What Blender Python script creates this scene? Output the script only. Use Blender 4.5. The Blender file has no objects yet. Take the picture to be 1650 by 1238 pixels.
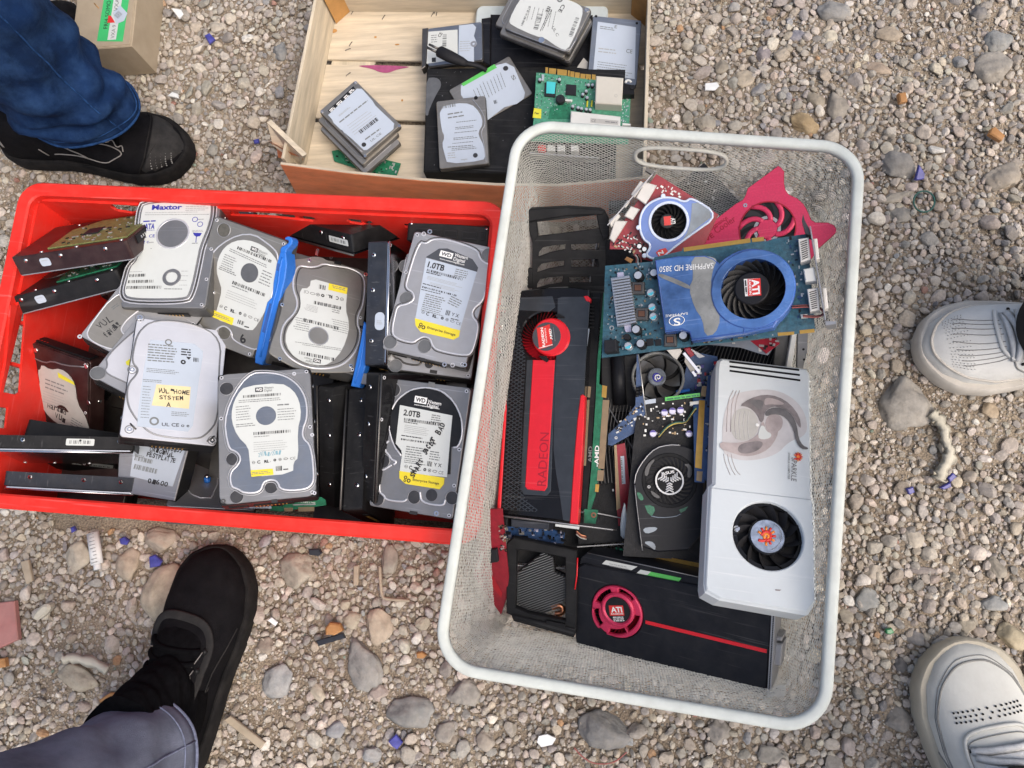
import bpy, bmesh, math, random
import numpy as np
from mathutils import Vector, Matrix, geometry
random.seed(7); RNG = np.random.default_rng(11)
S = bpy.context.scene; COL = S.collection
# ------------------------------------------------------------------ camera
# pinhole measured from the 380x600 mm basket rim and the 600x400 mm crate rim; nadir of the picture = (976, 899)
F, H, CX, CY = 1300., 1.07, 825., 619.
_up = -np.array([976-CX, -(899-CY), -F]); _up /= np.linalg.norm(_up)
_Y = np.array([0., 1, 0]) - _up*_up[1]; _Y /= np.linalg.norm(_Y)
RC = np.array([np.cross(_Y, _up), _Y, _up])          # world = RC @ cam
CAM = np.array([0., 0, H])
cd = bpy.data.cameras.new('camera'); cam = bpy.data.objects.new('camera', cd); COL.objects.link(cam)
cd.sensor_fit = 'HORIZONTAL'; cd.sensor_width = 36; cd.lens = 36*F/1650.; cd.clip_start = .02; cd.clip_end = 100
m = Matrix(RC.tolist()).to_4x4(); m.translation = CAM.tolist(); cam.matrix_world = m
S.camera = cam
# ------------------------------------------------------------------ world, sun, exposure
SUN_EL, SUN_AZ = math.radians(56), math.radians(122)   # azimuth from +Y, clockwise
w = bpy.data.worlds.new('World'); S.world = w; w.use_nodes = True
nt = w.node_tree; sky = nt.nodes.new('ShaderNodeTexSky'); sky.sky_type = 'NISHITA'; sky.sun_disc = False
sky.sun_elevation = SUN_EL; sky.sun_rotation = SUN_AZ; sky.air_density = 1.0; sky.dust_density = 6; sky.ozone_density = .6
bg = nt.nodes['Background']; bg.inputs[1].default_value = .15; nt.links.new(sky.outputs[0], bg.inputs[0])
sd = bpy.data.lights.new('sun', 'SUN'); sd.energy = 1.1; sd.angle = math.radians(55); sd.color = (1, .965, .92)
so = bpy.data.objects.new('sun', sd); COL.objects.link(so)
sv = Vector((math.sin(SUN_AZ)*math.cos(SUN_EL), math.cos(SUN_AZ)*math.cos(SUN_EL), math.sin(SUN_EL)))
so.rotation_euler = sv.to_track_quat('Z', 'Y').to_euler(); so.location = (0, 0, 3)
S.view_settings.view_transform = 'Standard'; S.view_settings.look = 'None'; S.view_settings.gamma = 1
S.view_settings.exposure = 0.40
S.cycles.max_bounces = 6; S.cycles.diffuse_bounces = 3; S.cycles.glossy_bounces = 3; S.cycles.transparent_max_bounces = 8

# ------------------------------------------------------------------ pixel -> world
def ray(px, py): return RC @ np.array([px-CX, -(py-CY), -F])
def P(px, py, z=0.):
    r = ray(px, py); return CAM + r*((z-H)/r[2])
def proj(p):
    c = RC.T @ (np.asarray(p)-CAM); return np.array([CX+F*c[0]/-c[2], CY-F*c[1]/-c[2]])
def rotv(v):
    a = np.linalg.norm(v)
    if a < 1e-9: return np.eye(3)
    k = v/a; K = np.array([[0, -k[2], k[1]], [k[2], 0, -k[0]], [-k[1], k[0], 0]])
    return np.eye(3)+math.sin(a)*K+(1-math.cos(a))*K@K

class Fr:
    """a plane in the world: origin o, axes x, y, normal n (metres)"""
    def __init__(s, o, M): s.o = np.asarray(o, float); s.M = np.asarray(M, float)
    def uv(s, q, h=0.):
        r = ray(*q); n = s.M[:, 2]; t = ((s.o+n*h-CAM)@n)/(r@n); d = CAM+r*t-s.o
        return (float(d@s.M[:, 0]), float(d@s.M[:, 1]))
    def uvs(s, qs, h=0.): return [s.uv(q, h) for q in qs]
    def mat(s):
        m = Matrix(s.M.tolist()).to_4x4(); m.translation = s.o.tolist(); return m
    def up(s, d): return Fr(s.o+s.M[:, 2]*d, s.M)
def orth(x, y):
    x = x/np.linalg.norm(x); n = np.cross(x, y); n /= np.linalg.norm(n); return np.stack([x, np.cross(n, x), n], 1)
def f3(a, za, b, zb, c, zc):
    """origin a, x towards b, c on the +y side"""
    A, B, C_ = P(*a, za), P(*b, zb), P(*c, zc); return Fr(A, orth(B-A, C_-A))
def fq(q, w, l, z0, st=10, sz=.015):
    """pose of a w x l rectangle whose corners TL,TR,BR,BL (None = hidden) are seen at pixels q"""
    loc = np.array([[-w/2, l/2, 0], [w/2, l/2, 0], [w/2, -l/2, 0], [-w/2, -l/2, 0]])
    ix = [i for i in range(4) if q[i]]
    e = lambda i, j: P(*q[j], z0)-P(*q[i], z0)
    if q[0] and q[1]: d = e(0, 1)
    elif q[3] and q[2]: d = e(3, 2)
    else:
        y = e(3, 0) if q[0] and q[3] else e(2, 1); d = np.array([y[1], -y[0], 0])
    yaw = math.atan2(d[1], d[0])
    p = np.array([*(P(*q[ix[0]], z0)-rotv(np.array([0, 0, yaw]))@loc[ix[0]]), yaw, 0, 0])
    Mf = lambda p: rotv(np.array([p[4], p[5], 0]))@rotv(np.array([0, 0, p[3]]))
    def res(p):
        r = []
        for i in ix: r += list((proj(p[:3]+Mf(p)@loc[i])-np.array(q[i]))/3)
        return np.array(r+[(p[2]-z0)/sz, p[4]/math.radians(st), p[5]/math.radians(st)])
    for _ in range(25):
        r = res(p); J = np.stack([(res(p+np.eye(6)[k]*1e-5)-r)/1e-5 for k in range(6)], 1)
        p = p-np.linalg.solve(J.T@J+1e-6*np.eye(6), J.T@r)
    return Fr(p[:3], Mf(p))
def Z(s, ox, oy):
    """pixels of an enlarged crop -> pixels of the photograph"""
    return lambda *pts: [(x/s+ox, y/s+oy) for x, y in pts] if isinstance(pts[0], tuple) else (pts[0]/s+ox, pts[1]/s+oy)

# ------------------------------------------------------------------ materials
MATS = {}
def lin(c):
    return tuple((v/12.92 if v <= .04045 else ((v+.055)/1.055)**2.4) for v in c)
def mk(name, col, rough=.5, metal=0., var=.12, vs=60., bump=0., bs=300., dust=0., coat=0., dustcol=(.32, .29, .25), spec=.5, trans=0., aniso=None, attr=None, alpha=1., scr=0.):
    """procedural surface: base colour mottled by noise, optional dirt and fine bump"""
    if name in MATS: return MATS[name]
    M = bpy.data.materials.new(name); M.use_nodes = True; t = M.node_tree; N = t.nodes; L = t.links
    b = N['Principled BSDF']; b.inputs['Roughness'].default_value = rough; b.inputs['Metallic'].default_value = metal
    b.inputs['Specular IOR Level'].default_value = spec
    if coat: b.inputs['Coat Weight'].default_value = coat; b.inputs['Coat Roughness'].default_value = .08
    if trans: b.inputs['Transmission Weight'].default_value = trans
    if alpha < 1: b.inputs['Alpha'].default_value = alpha
    tc = N.new('ShaderNodeTexCoord')
    vec = tc.outputs['Object']
    if aniso:
        mp = N.new('ShaderNodeMapping'); mp.inputs['Scale'].default_value = aniso; L.new(vec, mp.inputs[0]); vec = mp.outputs[0]
    n = N.new('ShaderNodeTexNoise'); n.inputs['Scale'].default_value = vs; n.inputs['Detail'].default_value = 5; n.inputs['Roughness'].default_value = .62; L.new(vec, n.inputs[0])
    r = N.new('ShaderNodeMapRange'); r.inputs[1].default_value = .3; r.inputs[2].default_value = .7; r.inputs[3].default_value = 1-var; r.inputs[4].default_value = 1+var; L.new(n.outputs[0], r.inputs[0])
    x = N.new('ShaderNodeMix'); x.data_type = 'RGBA'; x.blend_type = 'MULTIPLY'; x.inputs[0].default_value = 1
    if attr:
        a = N.new('ShaderNodeAttribute'); a.attribute_name = attr; L.new(a.outputs[0], x.inputs[6])
    else: x.inputs[6].default_value = (*col, 1)
    L.new(r.outputs[0], x.inputs[7]); out = x.outputs[2]
    if dust:
        n2 = N.new('ShaderNodeTexNoise'); n2.inputs['Scale'].default_value = 38; n2.inputs['Detail'].default_value = 8; n2.inputs['Roughness'].default_value = .7; L.new(tc.outputs['Object'], n2.inputs[0])
        r2 = N.new('ShaderNodeMapRange'); r2.inputs[1].default_value = .42; r2.inputs[2].default_value = .75; r2.inputs[3].default_value = dust*.15; r2.inputs[4].default_value = dust; L.new(n2.outputs[0], r2.inputs[0])
        y = N.new('ShaderNodeMix'); y.data_type = 'RGBA'; L.new(r2.outputs[0], y.inputs[0]); L.new(out, y.inputs[6]); y.inputs[7].default_value = (*dustcol, 1); out = y.outputs[2]
        rr = N.new('ShaderNodeMapRange'); rr.inputs[3].default_value = rough; rr.inputs[4].default_value = .85; L.new(r2.outputs[0], rr.inputs[0]); L.new(rr.outputs[0], b.inputs['Roughness'])
    for k in range(2 if scr else 0):      # fine scratches worn through in two directions
        mp = N.new('ShaderNodeMapping'); mp.inputs['Rotation'].default_value = (.3, .2, (.7, -1.1)[k]); mp.inputs['Scale'].default_value = (9, 330, 60); L.new(tc.outputs['Object'], mp.inputs[0])
        n4 = N.new('ShaderNodeTexNoise'); n4.inputs['Scale'].default_value = 1.; n4.inputs['Detail'].default_value = 2; L.new(mp.outputs[0], n4.inputs[0])
        r4 = N.new('ShaderNodeMapRange'); r4.inputs[1].default_value = .66; r4.inputs[2].default_value = .74; r4.inputs[3].default_value = 0; r4.inputs[4].default_value = scr; L.new(n4.outputs[0], r4.inputs[0])
        y = N.new('ShaderNodeMix'); y.data_type = 'RGBA'; L.new(r4.outputs[0], y.inputs[0]); L.new(out, y.inputs[6]); y.inputs[7].default_value = (*[min(.85, c*1.3+.12) for c in col], 1); out = y.outputs[2]
    L.new(out, b.inputs['Base Color'])
    if bump:
        n3 = N.new('ShaderNodeTexNoise'); n3.inputs['Scale'].default_value = bs; n3.inputs['Detail'].default_value = 4; L.new(vec, n3.inputs[0])
        bp = N.new('ShaderNodeBump'); bp.inputs['Strength'].default_value = bump; bp.inputs['Distance'].default_value = .001; L.new(n3.outputs[0], bp.inputs['Height']); L.new(bp.outputs[0], b.inputs['Normal'])
    MATS[name] = M; return M
def sr(r, g, b): return lin((r/255, g/255, b/255))
mk('red_plastic', (.72, .020, .012), .46, var=.13, vs=14, bump=.25, bs=160, dust=.22, dustcol=(.60, .13, .10), spec=.35, scr=0.4)
mk('white_paint', (.60, .635, .595), .5, var=.09, vs=35, bump=.2, bs=200, dust=.34, dustcol=(.42, .42, .37), spec=.3, scr=0)
mk('mesh_paint_shaded', (.50, .50, .455), .55, var=.15, vs=30, dust=.35, dustcol=(.33, .31, .26), spec=.3)  # wire paint, darker than the rim: shade on the mesh put into its colour
mk('crate_wood', (.56, .48, .36), .75, var=.26, vs=24, bump=.4, bs=120, aniso=(.35, 4, 4), dust=.32, dustcol=(.46, .42, .35))
mk('crate_wood_y', (.54, .465, .345), .75, var=.26, vs=24, bump=.4, bs=120, aniso=(4, .35, 4), dust=.32, dustcol=(.46, .42, .35))
mk('orange_board', (.70, .235, .105), .6, var=.2, vs=30, bump=.3, aniso=(.6, 3, 3), dust=.15)
mk('brown_wood', (.42, .22, .07), .7, var=.2, vs=40)
mk('stain_pink', (.34, .07, .17), .8, var=.3, vs=50)
mk('metal_lid', (.40, .405, .42), .42, .7, var=.08, vs=25, bump=.06, bs=900, dust=.22, scr=0.45)
mk('metal_grey', (.25, .255, .265), .42, .65, var=.1, vs=30, bump=.06, bs=900, dust=.22, scr=0.45)
mk('metal_warm', (.285, .275, .25), .42, .65, var=.1, vs=30, bump=.06, bs=900, dust=.20, scr=0.45)
mk('metal_bright', (.68, .68, .70), .34, .5, var=.05, vs=30, scr=0.3)
mk('metal_blue', (.17, .20, .25), .4, .65, var=.1, vs=30, dust=.22, scr=0.4)
mk('metal_shiny', (.75, .75, .75), .2, 1, var=.1)
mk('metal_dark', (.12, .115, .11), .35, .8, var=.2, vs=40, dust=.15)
mk('metal_sand', (.33, .31, .275), .36, .85, var=.14, vs=40, dust=.2, scr=0.4)
mk('cast_black', (.011, .011, .012), .38, .0, var=.3, vs=60, bump=.1, bs=700, dust=.2, dustcol=(.07, .07, .068), spec=.22, scr=0.25)
mk('cast_navy', (.020, .025, .036), .45, .0, var=.2, vs=60, bump=.1, bs=700, dust=.08, spec=.25, scr=0.3)
mk('cast_maroon', (.035, .012, .012), .28, .3, var=.3, vs=40, dust=.1)
mk('cast_grey', (.085, .086, .088), .45, .5, var=.2, vs=60, dust=.15)
mk('sticker_grey', (.14, .145, .15), .45, .4, var=.15, vs=80)
mk('sticker_dark', (.028, .030, .036), .45, .2, var=.25, vs=80, dust=.12)
mk('sticker_brown', (.105, .10, .085), .6, .2, var=.3, vs=90)
mk('paper', (.56, .585, .565), .55, var=.035, vs=30, dust=.05)
mk('paper_blue', (.44, .50, .58), .5, var=.035, vs=30, dust=.04)
mk('paper_dim', (.44, .43, .40), .6, var=.1, vs=40, dust=.12)
mk('paper_yellow', (.74, .60, .03), .5, var=.05)
mk('paper_lime', (.66, .62, .04), .5, var=.05)
mk('paper_green', (.10, .48, .10), .5, var=.08)
mk('note_yellow', (.72, .60, .34), .7, var=.05)
mk('ink', (.02, .02, .022), .6, var=.1)
mk('ink_grey', (.17, .18, .18), .6, var=.1)
mk('ink_pale', (.33, .34, .34), .6, var=.1)
mk('ink_blue', (.03, .03, .30), .5, var=.1)
mk('ink_white', (.78, .78, .76), .5, var=.05)
mk('ink_red', (.62, .03, .025), .45, var=.08)
mk('ink_orange', (.78, .23, .03), .5, var=.05)
mk('ink_pen', (.20, .36, .42), .6, var=.1)
mk('label_dark', (.055, .06, .07), .4, var=.1)
mk('label_black', (.012, .013, .015), .36, var=.2, dust=.04, spec=.25)
mk('blue_plastic', (.022, .16, .58), .4, var=.06, vs=30)
mk('pcb_green', (.015, .15, .075), .4, var=.35, vs=160, bump=.3, bs=500)
mk('pcb_lightgreen', (.06, .26, .16), .4, var=.35, vs=220, bump=.3, bs=500, dust=.1)
mk('pcb_olive', (.17, .19, .07), .4, var=.35, vs=160)
mk('pcb_red', (.27, .012, .025), .36, var=.2, vs=120, bump=.25, bs=500)
mk('pcb_teal', (.025, .098, .14), .4, var=.4, vs=230, bump=.4, bs=500, dust=.14)
mk('pcb_blue', (.014, .055, .16), .4, var=.25, vs=170, bump=.3, bs=500, dust=.1)
mk('pcb_black', (.010, .011, .014), .45, var=.4, vs=170, bump=.3, bs=500, dust=.06, spec=.2)
mk('gold', (.72, .42, .10), .34, .75, var=.12, vs=90)
mk('gold_dull', (.34, .25, .15), .45, .6, var=.12, vs=90)
mk('copper', (.55, .24, .13), .3, 1, var=.2)
mk('gloss_black', (.006, .006, .007), .12, var=.2, spec=.35, scr=0.15)
mk('satin_black', (.010, .011, .015), .36, var=.2, vs=30, dust=.22, dustcol=(.07, .07, .07), spec=.2, scr=0.25)
mk('panel_slate', (.030, .035, .042), .16, var=.15, spec=.5, scr=0.2)
mk('matte_black', (.010, .0105, .012), .55, var=.25, vs=50, bump=.1, dust=.22, dustcol=(.07, .07, .068), spec=.15, scr=0.2)
mk('grid_black', (.018, .018, .020), .4, var=.3, spec=.2)
mk('rubber_dark', (.014, .014, .016), .6, var=.2, spec=.2)
mk('card_red', (.60, .010, .022), .3, var=.06, coat=.2, scr=0.2)
mk('bright_red', (.66, .012, .02), .28, var=.06, coat=.3)
mk('dark_red', (.40, .010, .02), .4, var=.2)
mk('anodised_red', (.60, .030, .10), .42, .2, var=.12, vs=500, bump=.1, bs=1200, dust=.05, scr=0.2)
mk('deep_red', (.33, .01, .025), .42, .2, var=.1)
mk('cooler_blue', (.12, .21, .52), .3, var=.16, vs=22, coat=.3, dust=.08, scr=0.3)
mk('cooler_rim', (.60, .68, .82), .3, var=.08, coat=.2)
mk('clear_blue', (.050, .125, .33), .2, var=.65, vs=18, coat=.35, dust=.2, dustcol=(.20, .27, .34), scr=0.5)
mk('clear_blue_edge', (.032, .085, .30), .18, var=.4, vs=18, coat=.35, dust=.14, dustcol=(.14, .24, .40))
mk('clear_grey', (.21, .215, .21), .2, var=.5, vs=24, coat=.4, dust=.3, dustcol=(.26, .26, .22))
mk('smoke_clear', (.16, .20, .24), .15, .1, var=.5, vs=26, coat=.5, dust=.2)
mk('shroud_white', (.60, .645, .665), .5, var=.05, vs=9, dust=.10, spec=.3, scr=0.2)
mk('art_silver', (.20, .175, .175), .45, var=.55, vs=38)
mk('art_brown', (.37, .315, .305), .45, var=.35, vs=30)
mk('art_dark', (.135, .128, .128), .45, var=.35, vs=60)
mk('art_pale', (.52, .50, .50), .45, var=.12, vs=40)
mk('heatsink', (.62, .63, .64), .35, .8, var=.05)
mk('cap_black', (.010, .010, .011), .45, var=.2, spec=.2)
mk('cap_top', (.66, .68, .70), .3, .6, var=.06)
mk('cap_cyan', (.10, .50, .62), .35, var=.1)
mk('cap_lilac', (.55, .54, .68), .35, .3, var=.08)
mk('cap_violet', (.08, .06, .30), .4, var=.1)
mk('chip', (.020, .021, .024), .5, var=.2, spec=.2)
mk('chip_cyan', (.06, .50, .52), .4, var=.1)
mk('solder', (.55, .55, .53), .35, .7, var=.25, vs=300)
mk('white_plastic', (.66, .66, .62), .4, var=.05, dust=.06)
mk('beige_box', (.56, .53, .455), .5, var=.04, dust=.06)
mk('connector_white', (.62, .60, .56), .4, var=.06)
mk('tray_white', (.58, .66, .70), .3, .1, var=.06)
mk('tin', (.52, .49, .43), .33, .85, var=.15, vs=60)
mk('cardboard', (.36, .29, .20), .85, var=.1, vs=40, bump=.25, bs=300, dust=.2)
mk('tape_clear', (.42, .35, .25), .35, var=.08)
mk('box_green', (.05, .46, .14), .45, var=.05)
mk('denim', (.004, .016, .058), .9, var=.6, vs=17, bump=1.0, bs=900, spec=.1, dust=.55, dustcol=(.035, .085, .20))
mk('denim_light', (.014, .045, .13), .9, var=.5, vs=120, bump=.8, bs=700, spec=.1)
mk('denim_grey', (.125, .14, .19), .9, var=.4, vs=16, bump=1.0, bs=900, spec=.1, dust=.4, dustcol=(.23, .26, .33))
mk('denim_grey_seam', (.16, .18, .26), .9, var=.25, vs=160, bump=.8, bs=700, spec=.1)
mk('shoe_black', (.006, .006, .0075), .8, var=.3, vs=60, bump=.6, bs=800, dust=.015, spec=.06)
mk('shoe_knit', (.005, .005, .006), .9, var=.4, vs=140, bump=1.0, bs=1400, spec=.04)
mk('sole_black', (.008, .008, .009), .7, var=.3, bump=.3, dust=.05, spec=.08)
mk('toe_rubber', (.017, .017, .018), .65, var=.25, bump=.4, bs=500, dust=.07, spec=.12)
mk('thread', (.23, .22, .21), .7, var=.2)
mk('shoe_white', (.66, .665, .645), .58, var=.07, vs=22, bump=.3, bs=350, dust=.2, spec=.2)
mk('shoe_white2', (.64, .645, .605), .58, var=.06, vs=30, bump=.2, bs=350, dust=.2, spec=.2)
mk('sole_white', (.52, .49, .44), .65, var=.12, vs=30, dust=.35)
mk('sole_cream', (.46, .42, .33), .6, var=.1, vs=30, dust=.38)
mk('lace_white', (.66, .67, .67), .85, var=.12, vs=200, bump=.8, bs=1500, dust=.1, spec=.1)
mk('seam_grey', (.22, .22, .21), .7, var=.15)
mk('trouser_black', (.012, .012, .014), .9, var=.25, bump=.6, bs=800)
mk('sock', (.03, .03, .035), .9, var=.2, bump=.5, bs=900)
mk('glass_blue', (.03, .035, .27), .3, var=.4, vs=90, dust=.2)
mk('glass_green', (.02, .22, .08), .25, var=.25, vs=60)
mk('scrap_paper', (.52, .49, .40), .85, var=.15, vs=50, dust=.2)
mk('scrap_white', (.66, .68, .68), .7, var=.08)
mk('scrap_cream', (.56, .52, .42), .8, var=.08, vs=50, dust=.15)
mk('tile_pink', (.38, .16, .145), .8, var=.12, vs=60, dust=.2)
mk('scrap_orange', (.40, .19, .06), .8, var=.3, vs=60, dust=.25)
mk('stick', (.36, .30, .22), .85, var=.2, vs=40, dust=.2)
mk('wire_red', (.30, .07, .06), .6, var=.15, dust=.3)
mk('wire_green', (.02, .10, .08), .5, var=.1)
mk('wire_yellow', (.55, .42, .08), .5, var=.1)
mk('fan_hub', (.016, .016, .018), .4, var=.15, spec=.25)
mk('fan_blade', (.024, .024, .027), .4, var=.2, dust=.05, spec=.25)
mk('fan_smoke', (.085, .085, .085), .2, var=.25, coat=.4, dust=.1)
mk('badge_foil', (.42, .47, .55), .2, .7, var=.4, vs=120)
mk('stone', (1, 1, 1), .9, var=.24, vs=240, bump=.7, bs=700, attr='tint', dust=.42, dustcol=(.385, .34, .28), spec=.15)
mk('rock', (1, 1, 1), .9, var=.34, vs=55, bump=.9, bs=330, attr='tint', dust=.45, dustcol=(.36, .315, .25), spec=.2)

# ------------------------------------------------------------------ mesh building
def inset(poly, d):
    n = len(poly); out = []
    A = sum(poly[i][0]*poly[(i+1) % n][1]-poly[(i+1) % n][0]*poly[i][1] for i in range(n))
    sg = 1 if A > 0 else -1
    for i in range(n):
        p, q, r = poly[i-1], poly[i], poly[(i+1) % n]
        a = (q[0]-p[0], q[1]-p[1]); b = (r[0]-q[0], r[1]-q[1])
        la = math.hypot(*a) or 1e-9; lb = math.hypot(*b) or 1e-9
        na = (-a[1]/la*sg, a[0]/la*sg); nb = (-b[1]/lb*sg, b[0]/lb*sg)
        k = 1+na[0]*nb[0]+na[1]*nb[1]; k = max(k, .35)
        out.append((q[0]+(na[0]+nb[0])/k*d, q[1]+(na[1]+nb[1])/k*d))
    return out
def rrect(w, h, r, n=5, cx=0, cy=0):
    out = []
    for k, (sx, sy) in enumerate(((1, 1), (-1, 1), (-1, -1), (1, -1))):
        for i in range(n+1):
            a = math.pi/2*(k+i/n); out.append((cx+sx*(w/2-r)+r*math.cos(a), cy+sy*(h/2-r)+r*math.sin(a)))
    return out
def circ(c, r, n=28, a0=0., a1=2*math.pi, ry=None):
    full = abs(a1-a0-2*math.pi) < 1e-6; m = n if full else n+1
    return [(c[0]+r*math.cos(a0+(a1-a0)*i/n), c[1]+(ry or r)*math.sin(a0+(a1-a0)*i/n)) for i in range(m)]
def smooth(poly, it=2, closed=True):
    for _ in range(it):
        n = len(poly); o = []
        rng = range(n) if closed else range(n-1)
        if not closed: o.append(poly[0])
        for i in rng:
            p, q = poly[i], poly[(i+1) % n]
            o += [tuple(.75*a+.25*b for a, b in zip(p, q)), tuple(.25*a+.75*b for a, b in zip(p, q))]
        if not closed: o.append(poly[-1])
        poly = o
    return poly
GLYPH = {}
def glyphs(s, bold=0.):
    """flat outline of a string in Blender's own font: vertices, faces"""
    k = (s, bold)
    if k in GLYPH: return GLYPH[k]
    c = bpy.data.curves.new('t', 'FONT'); c.body = s; c.resolution_u = 3; c.offset = bold; c.fill_mode = 'FRONT'
    o = bpy.data.objects.new('t', c); COL.objects.link(o)
    bpy.context.view_layer.update(); e = o.evaluated_get(bpy.context.evaluated_depsgraph_get()); me = e.to_mesh()
    v = [(p.co.x, p.co.y) for p in me.vertices]; f = [tuple(p.vertices) for p in me.polygons]
    e.to_mesh_clear(); bpy.data.objects.remove(o); bpy.data.curves.remove(c)
    GLYPH[k] = (v, f); return v, f

class MB:
    def __init__(s): s.v = []; s.f = []; s.m = []; s.s = []
    def add(s, vs, fs, mat, sm=False):
        b = len(s.v); s.v += [tuple(map(float, p)) for p in vs]
        for f in fs: s.f.append(tuple(b+i for i in f)); s.m.append(mat); s.s.append(sm)
    def prism(s, poly, z0, z1, mat, ch=0., top=None, sm=False):
        """extruded outline with an optional chamfered top edge"""
        n = len(poly); A = sum(poly[i][0]*poly[(i+1) % n][1]-poly[(i+1) % n][0]*poly[i][1] for i in range(n))
        if A < 0: poly = poly[::-1]
        loops = [[(x, y, z0) for x, y in poly], [(x, y, z1-ch) for x, y in poly]]
        if ch: loops.append([(x, y, z1) for x, y in inset(poly, ch)])
        vs = [p for l in loops for p in l]; fs = []
        for k in range(len(loops)-1):
            for i in range(n):
                j = (i+1) % n; fs.append((k*n+i, k*n+j, (k+1)*n+j, (k+1)*n+i))
        s.add(vs, fs, mat, sm)
        cap = loops[-1]; s.add(cap, s.tess([[p[:2] for p in cap]]), top or mat)
        s.add(loops[0], [f[::-1] for f in s.tess([[p[:2] for p in loops[0]]])], mat)
    @staticmethod
    def tess(loops):
        fs = geometry.tessellate_polygon([[Vector((x, y, 0)) for x, y in l] for l in loops])
        pts = [p for l in loops for p in l]; o = []
        for a, b, c in fs:
            A, B, C_ = pts[a], pts[b], pts[c]
            o.append((a, b, c) if (B[0]-A[0])*(C_[1]-A[1])-(B[1]-A[1])*(C_[0]-A[0]) > 0 else (a, c, b))
        return o
    def plate(s, outer, holes, z0, z1, mat, ch=0., side=None):
        """extruded outline with holes through it"""
        def ccw(p, w):
            A = sum(p[i][0]*p[(i+1) % len(p)][1]-p[(i+1) % len(p)][0]*p[i][1] for i in range(len(p)))
            return p if (A > 0) == w else p[::-1]
        ls = [ccw(outer, True)]+[ccw(h, False) for h in holes]
        tops = [inset(ls[0], ch)]+[[tuple(q) for q in inset(h, -ch)] for h in ls[1:]] if ch else ls
        fs = s.tess(tops)
        s.add([(x, y, z1) for l in tops for x, y in l], fs, mat)
        s.add([(x, y, z0) for l in ls for x, y in l], [f[::-1] for f in s.tess(ls)], mat)
        for l, t in zip(ls, tops):
            n = len(l); vs = [(x, y, z0) for x, y in l]+[(x, y, z1-ch) for x, y in l]+([(x, y, z1) for x, y in t] if ch else [])
            s.add(vs, [(k*n+i, k*n+(i+1) % n, (k+1)*n+(i+1) % n, (k+1)*n+i) for k in range(2 if ch else 1) for i in range(n)], side or mat)
    def flat(s, poly, z, mat):
        s.add([(x, y, z) for x, y in poly], s.tess([poly]), mat)
    def box(s, x0, x1, y0, y1, z0, z1, mat, ch=0.):
        s.prism([(x0, y0), (x1, y0), (x1, y1), (x0, y1)], z0, z1, mat, ch)
    def obox(s, A, B, w, z0, z1, mat, ch=0.):
        """bar from A to B (2-D) of width w"""
        d = (B[0]-A[0], B[1]-A[1]); l = math.hypot(*d); n = (-d[1]/l*w/2, d[0]/l*w/2)
        s.prism([(A[0]-n[0], A[1]-n[1]), (B[0]-n[0], B[1]-n[1]), (B[0]+n[0], B[1]+n[1]), (A[0]+n[0], A[1]+n[1])], z0, z1, mat, ch)
    def cyl(s, c, r, z0, z1, mat, n=20, ch=0., top=None, r1=None):
        p = circ(c, r, n); s.prism(p, z0, z1, mat, ch, top)
    def ring(s, c, r0, r1, z0, z1, mat, n=36, ch=0.):
        s.plate(circ(c, r1, n), [circ(c, r0, n)], z0, z1, mat, ch)
    def tube(s, path, r, mat, n=8, closed=False, flat=1.):
        path = [Vector(p) for p in path]; N = len(path); vs = []; nrm = None
        for i in range(N):
            a = path[i-1] if (i or closed) else path[0]; b = path[(i+1) % N] if (i < N-1 or closed) else path[-1]
            t = (b-a).normalized() if (b-a).length else Vector((1, 0, 0))
            u = Vector((0, 0, 1)).cross(t)
            if u.length < .15: u = Vector((1, 0, 0)).cross(t) if nrm is None else nrm
            u.normalize(); nrm = u; v = t.cross(u); rr = r[i] if isinstance(r, (list, tuple)) else r
            for k in range(n):
                a = 2*math.pi*k/n; vs.append(path[i]+u*math.cos(a)*rr+v*math.sin(a)*rr*flat)
        fs = [(i*n+k, i*n+(k+1) % n, ((i+1) % N)*n+(k+1) % n, ((i+1) % N)*n+k) for i in range(N if closed else N-1) for k in range(n)]
        if not closed: fs += [tuple(range(n))[::-1], tuple((N-1)*n+k for k in range(n))]
        s.add(vs, fs, mat, True)
    def line2(s, pts, r, z, mat, closed=False, flat=.6, n=6):
        s.tube([(x, y, z) for x, y in pts], r, mat, n, closed, flat)
    def loft(s, rings, mat, caps=True, sm=True):
        n = len(rings[0]); vs = [p for r in rings for p in r]
        fs = [(i*n+k, i*n+(k+1) % n, (i+1)*n+(k+1) % n, (i+1)*n+k) for i in range(len(rings)-1) for k in range(n)]
        if caps: fs += [tuple(range(n))[::-1], tuple((len(rings)-1)*n+k for k in range(n))]
        s.add(vs, fs, mat, sm)
    def text(s, st, A, B, z, mat, h=None, bold=.012, lift=0.):
        """a string whose baseline runs from A to B; h = letter height (default natural)"""
        v, f = glyphs(st, bold)
        if not v: return
        x0 = min(p[0] for p in v); x1 = max(p[0] for p in v); y1 = max(p[1] for p in v)
        d = Vector((B[0]-A[0], B[1]-A[1])); L = d.length; d /= L; q = Vector((-d.y, d.x))
        kx = L/(x1-x0); ky = h/y1 if h else kx
        vs = [(A[0]+d.x*(p[0]-x0)*kx+q.x*p[1]*ky, A[1]+d.y*(p[0]-x0)*kx+q.y*p[1]*ky, z) for p in v]
        s.add(vs, f, mat)
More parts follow.
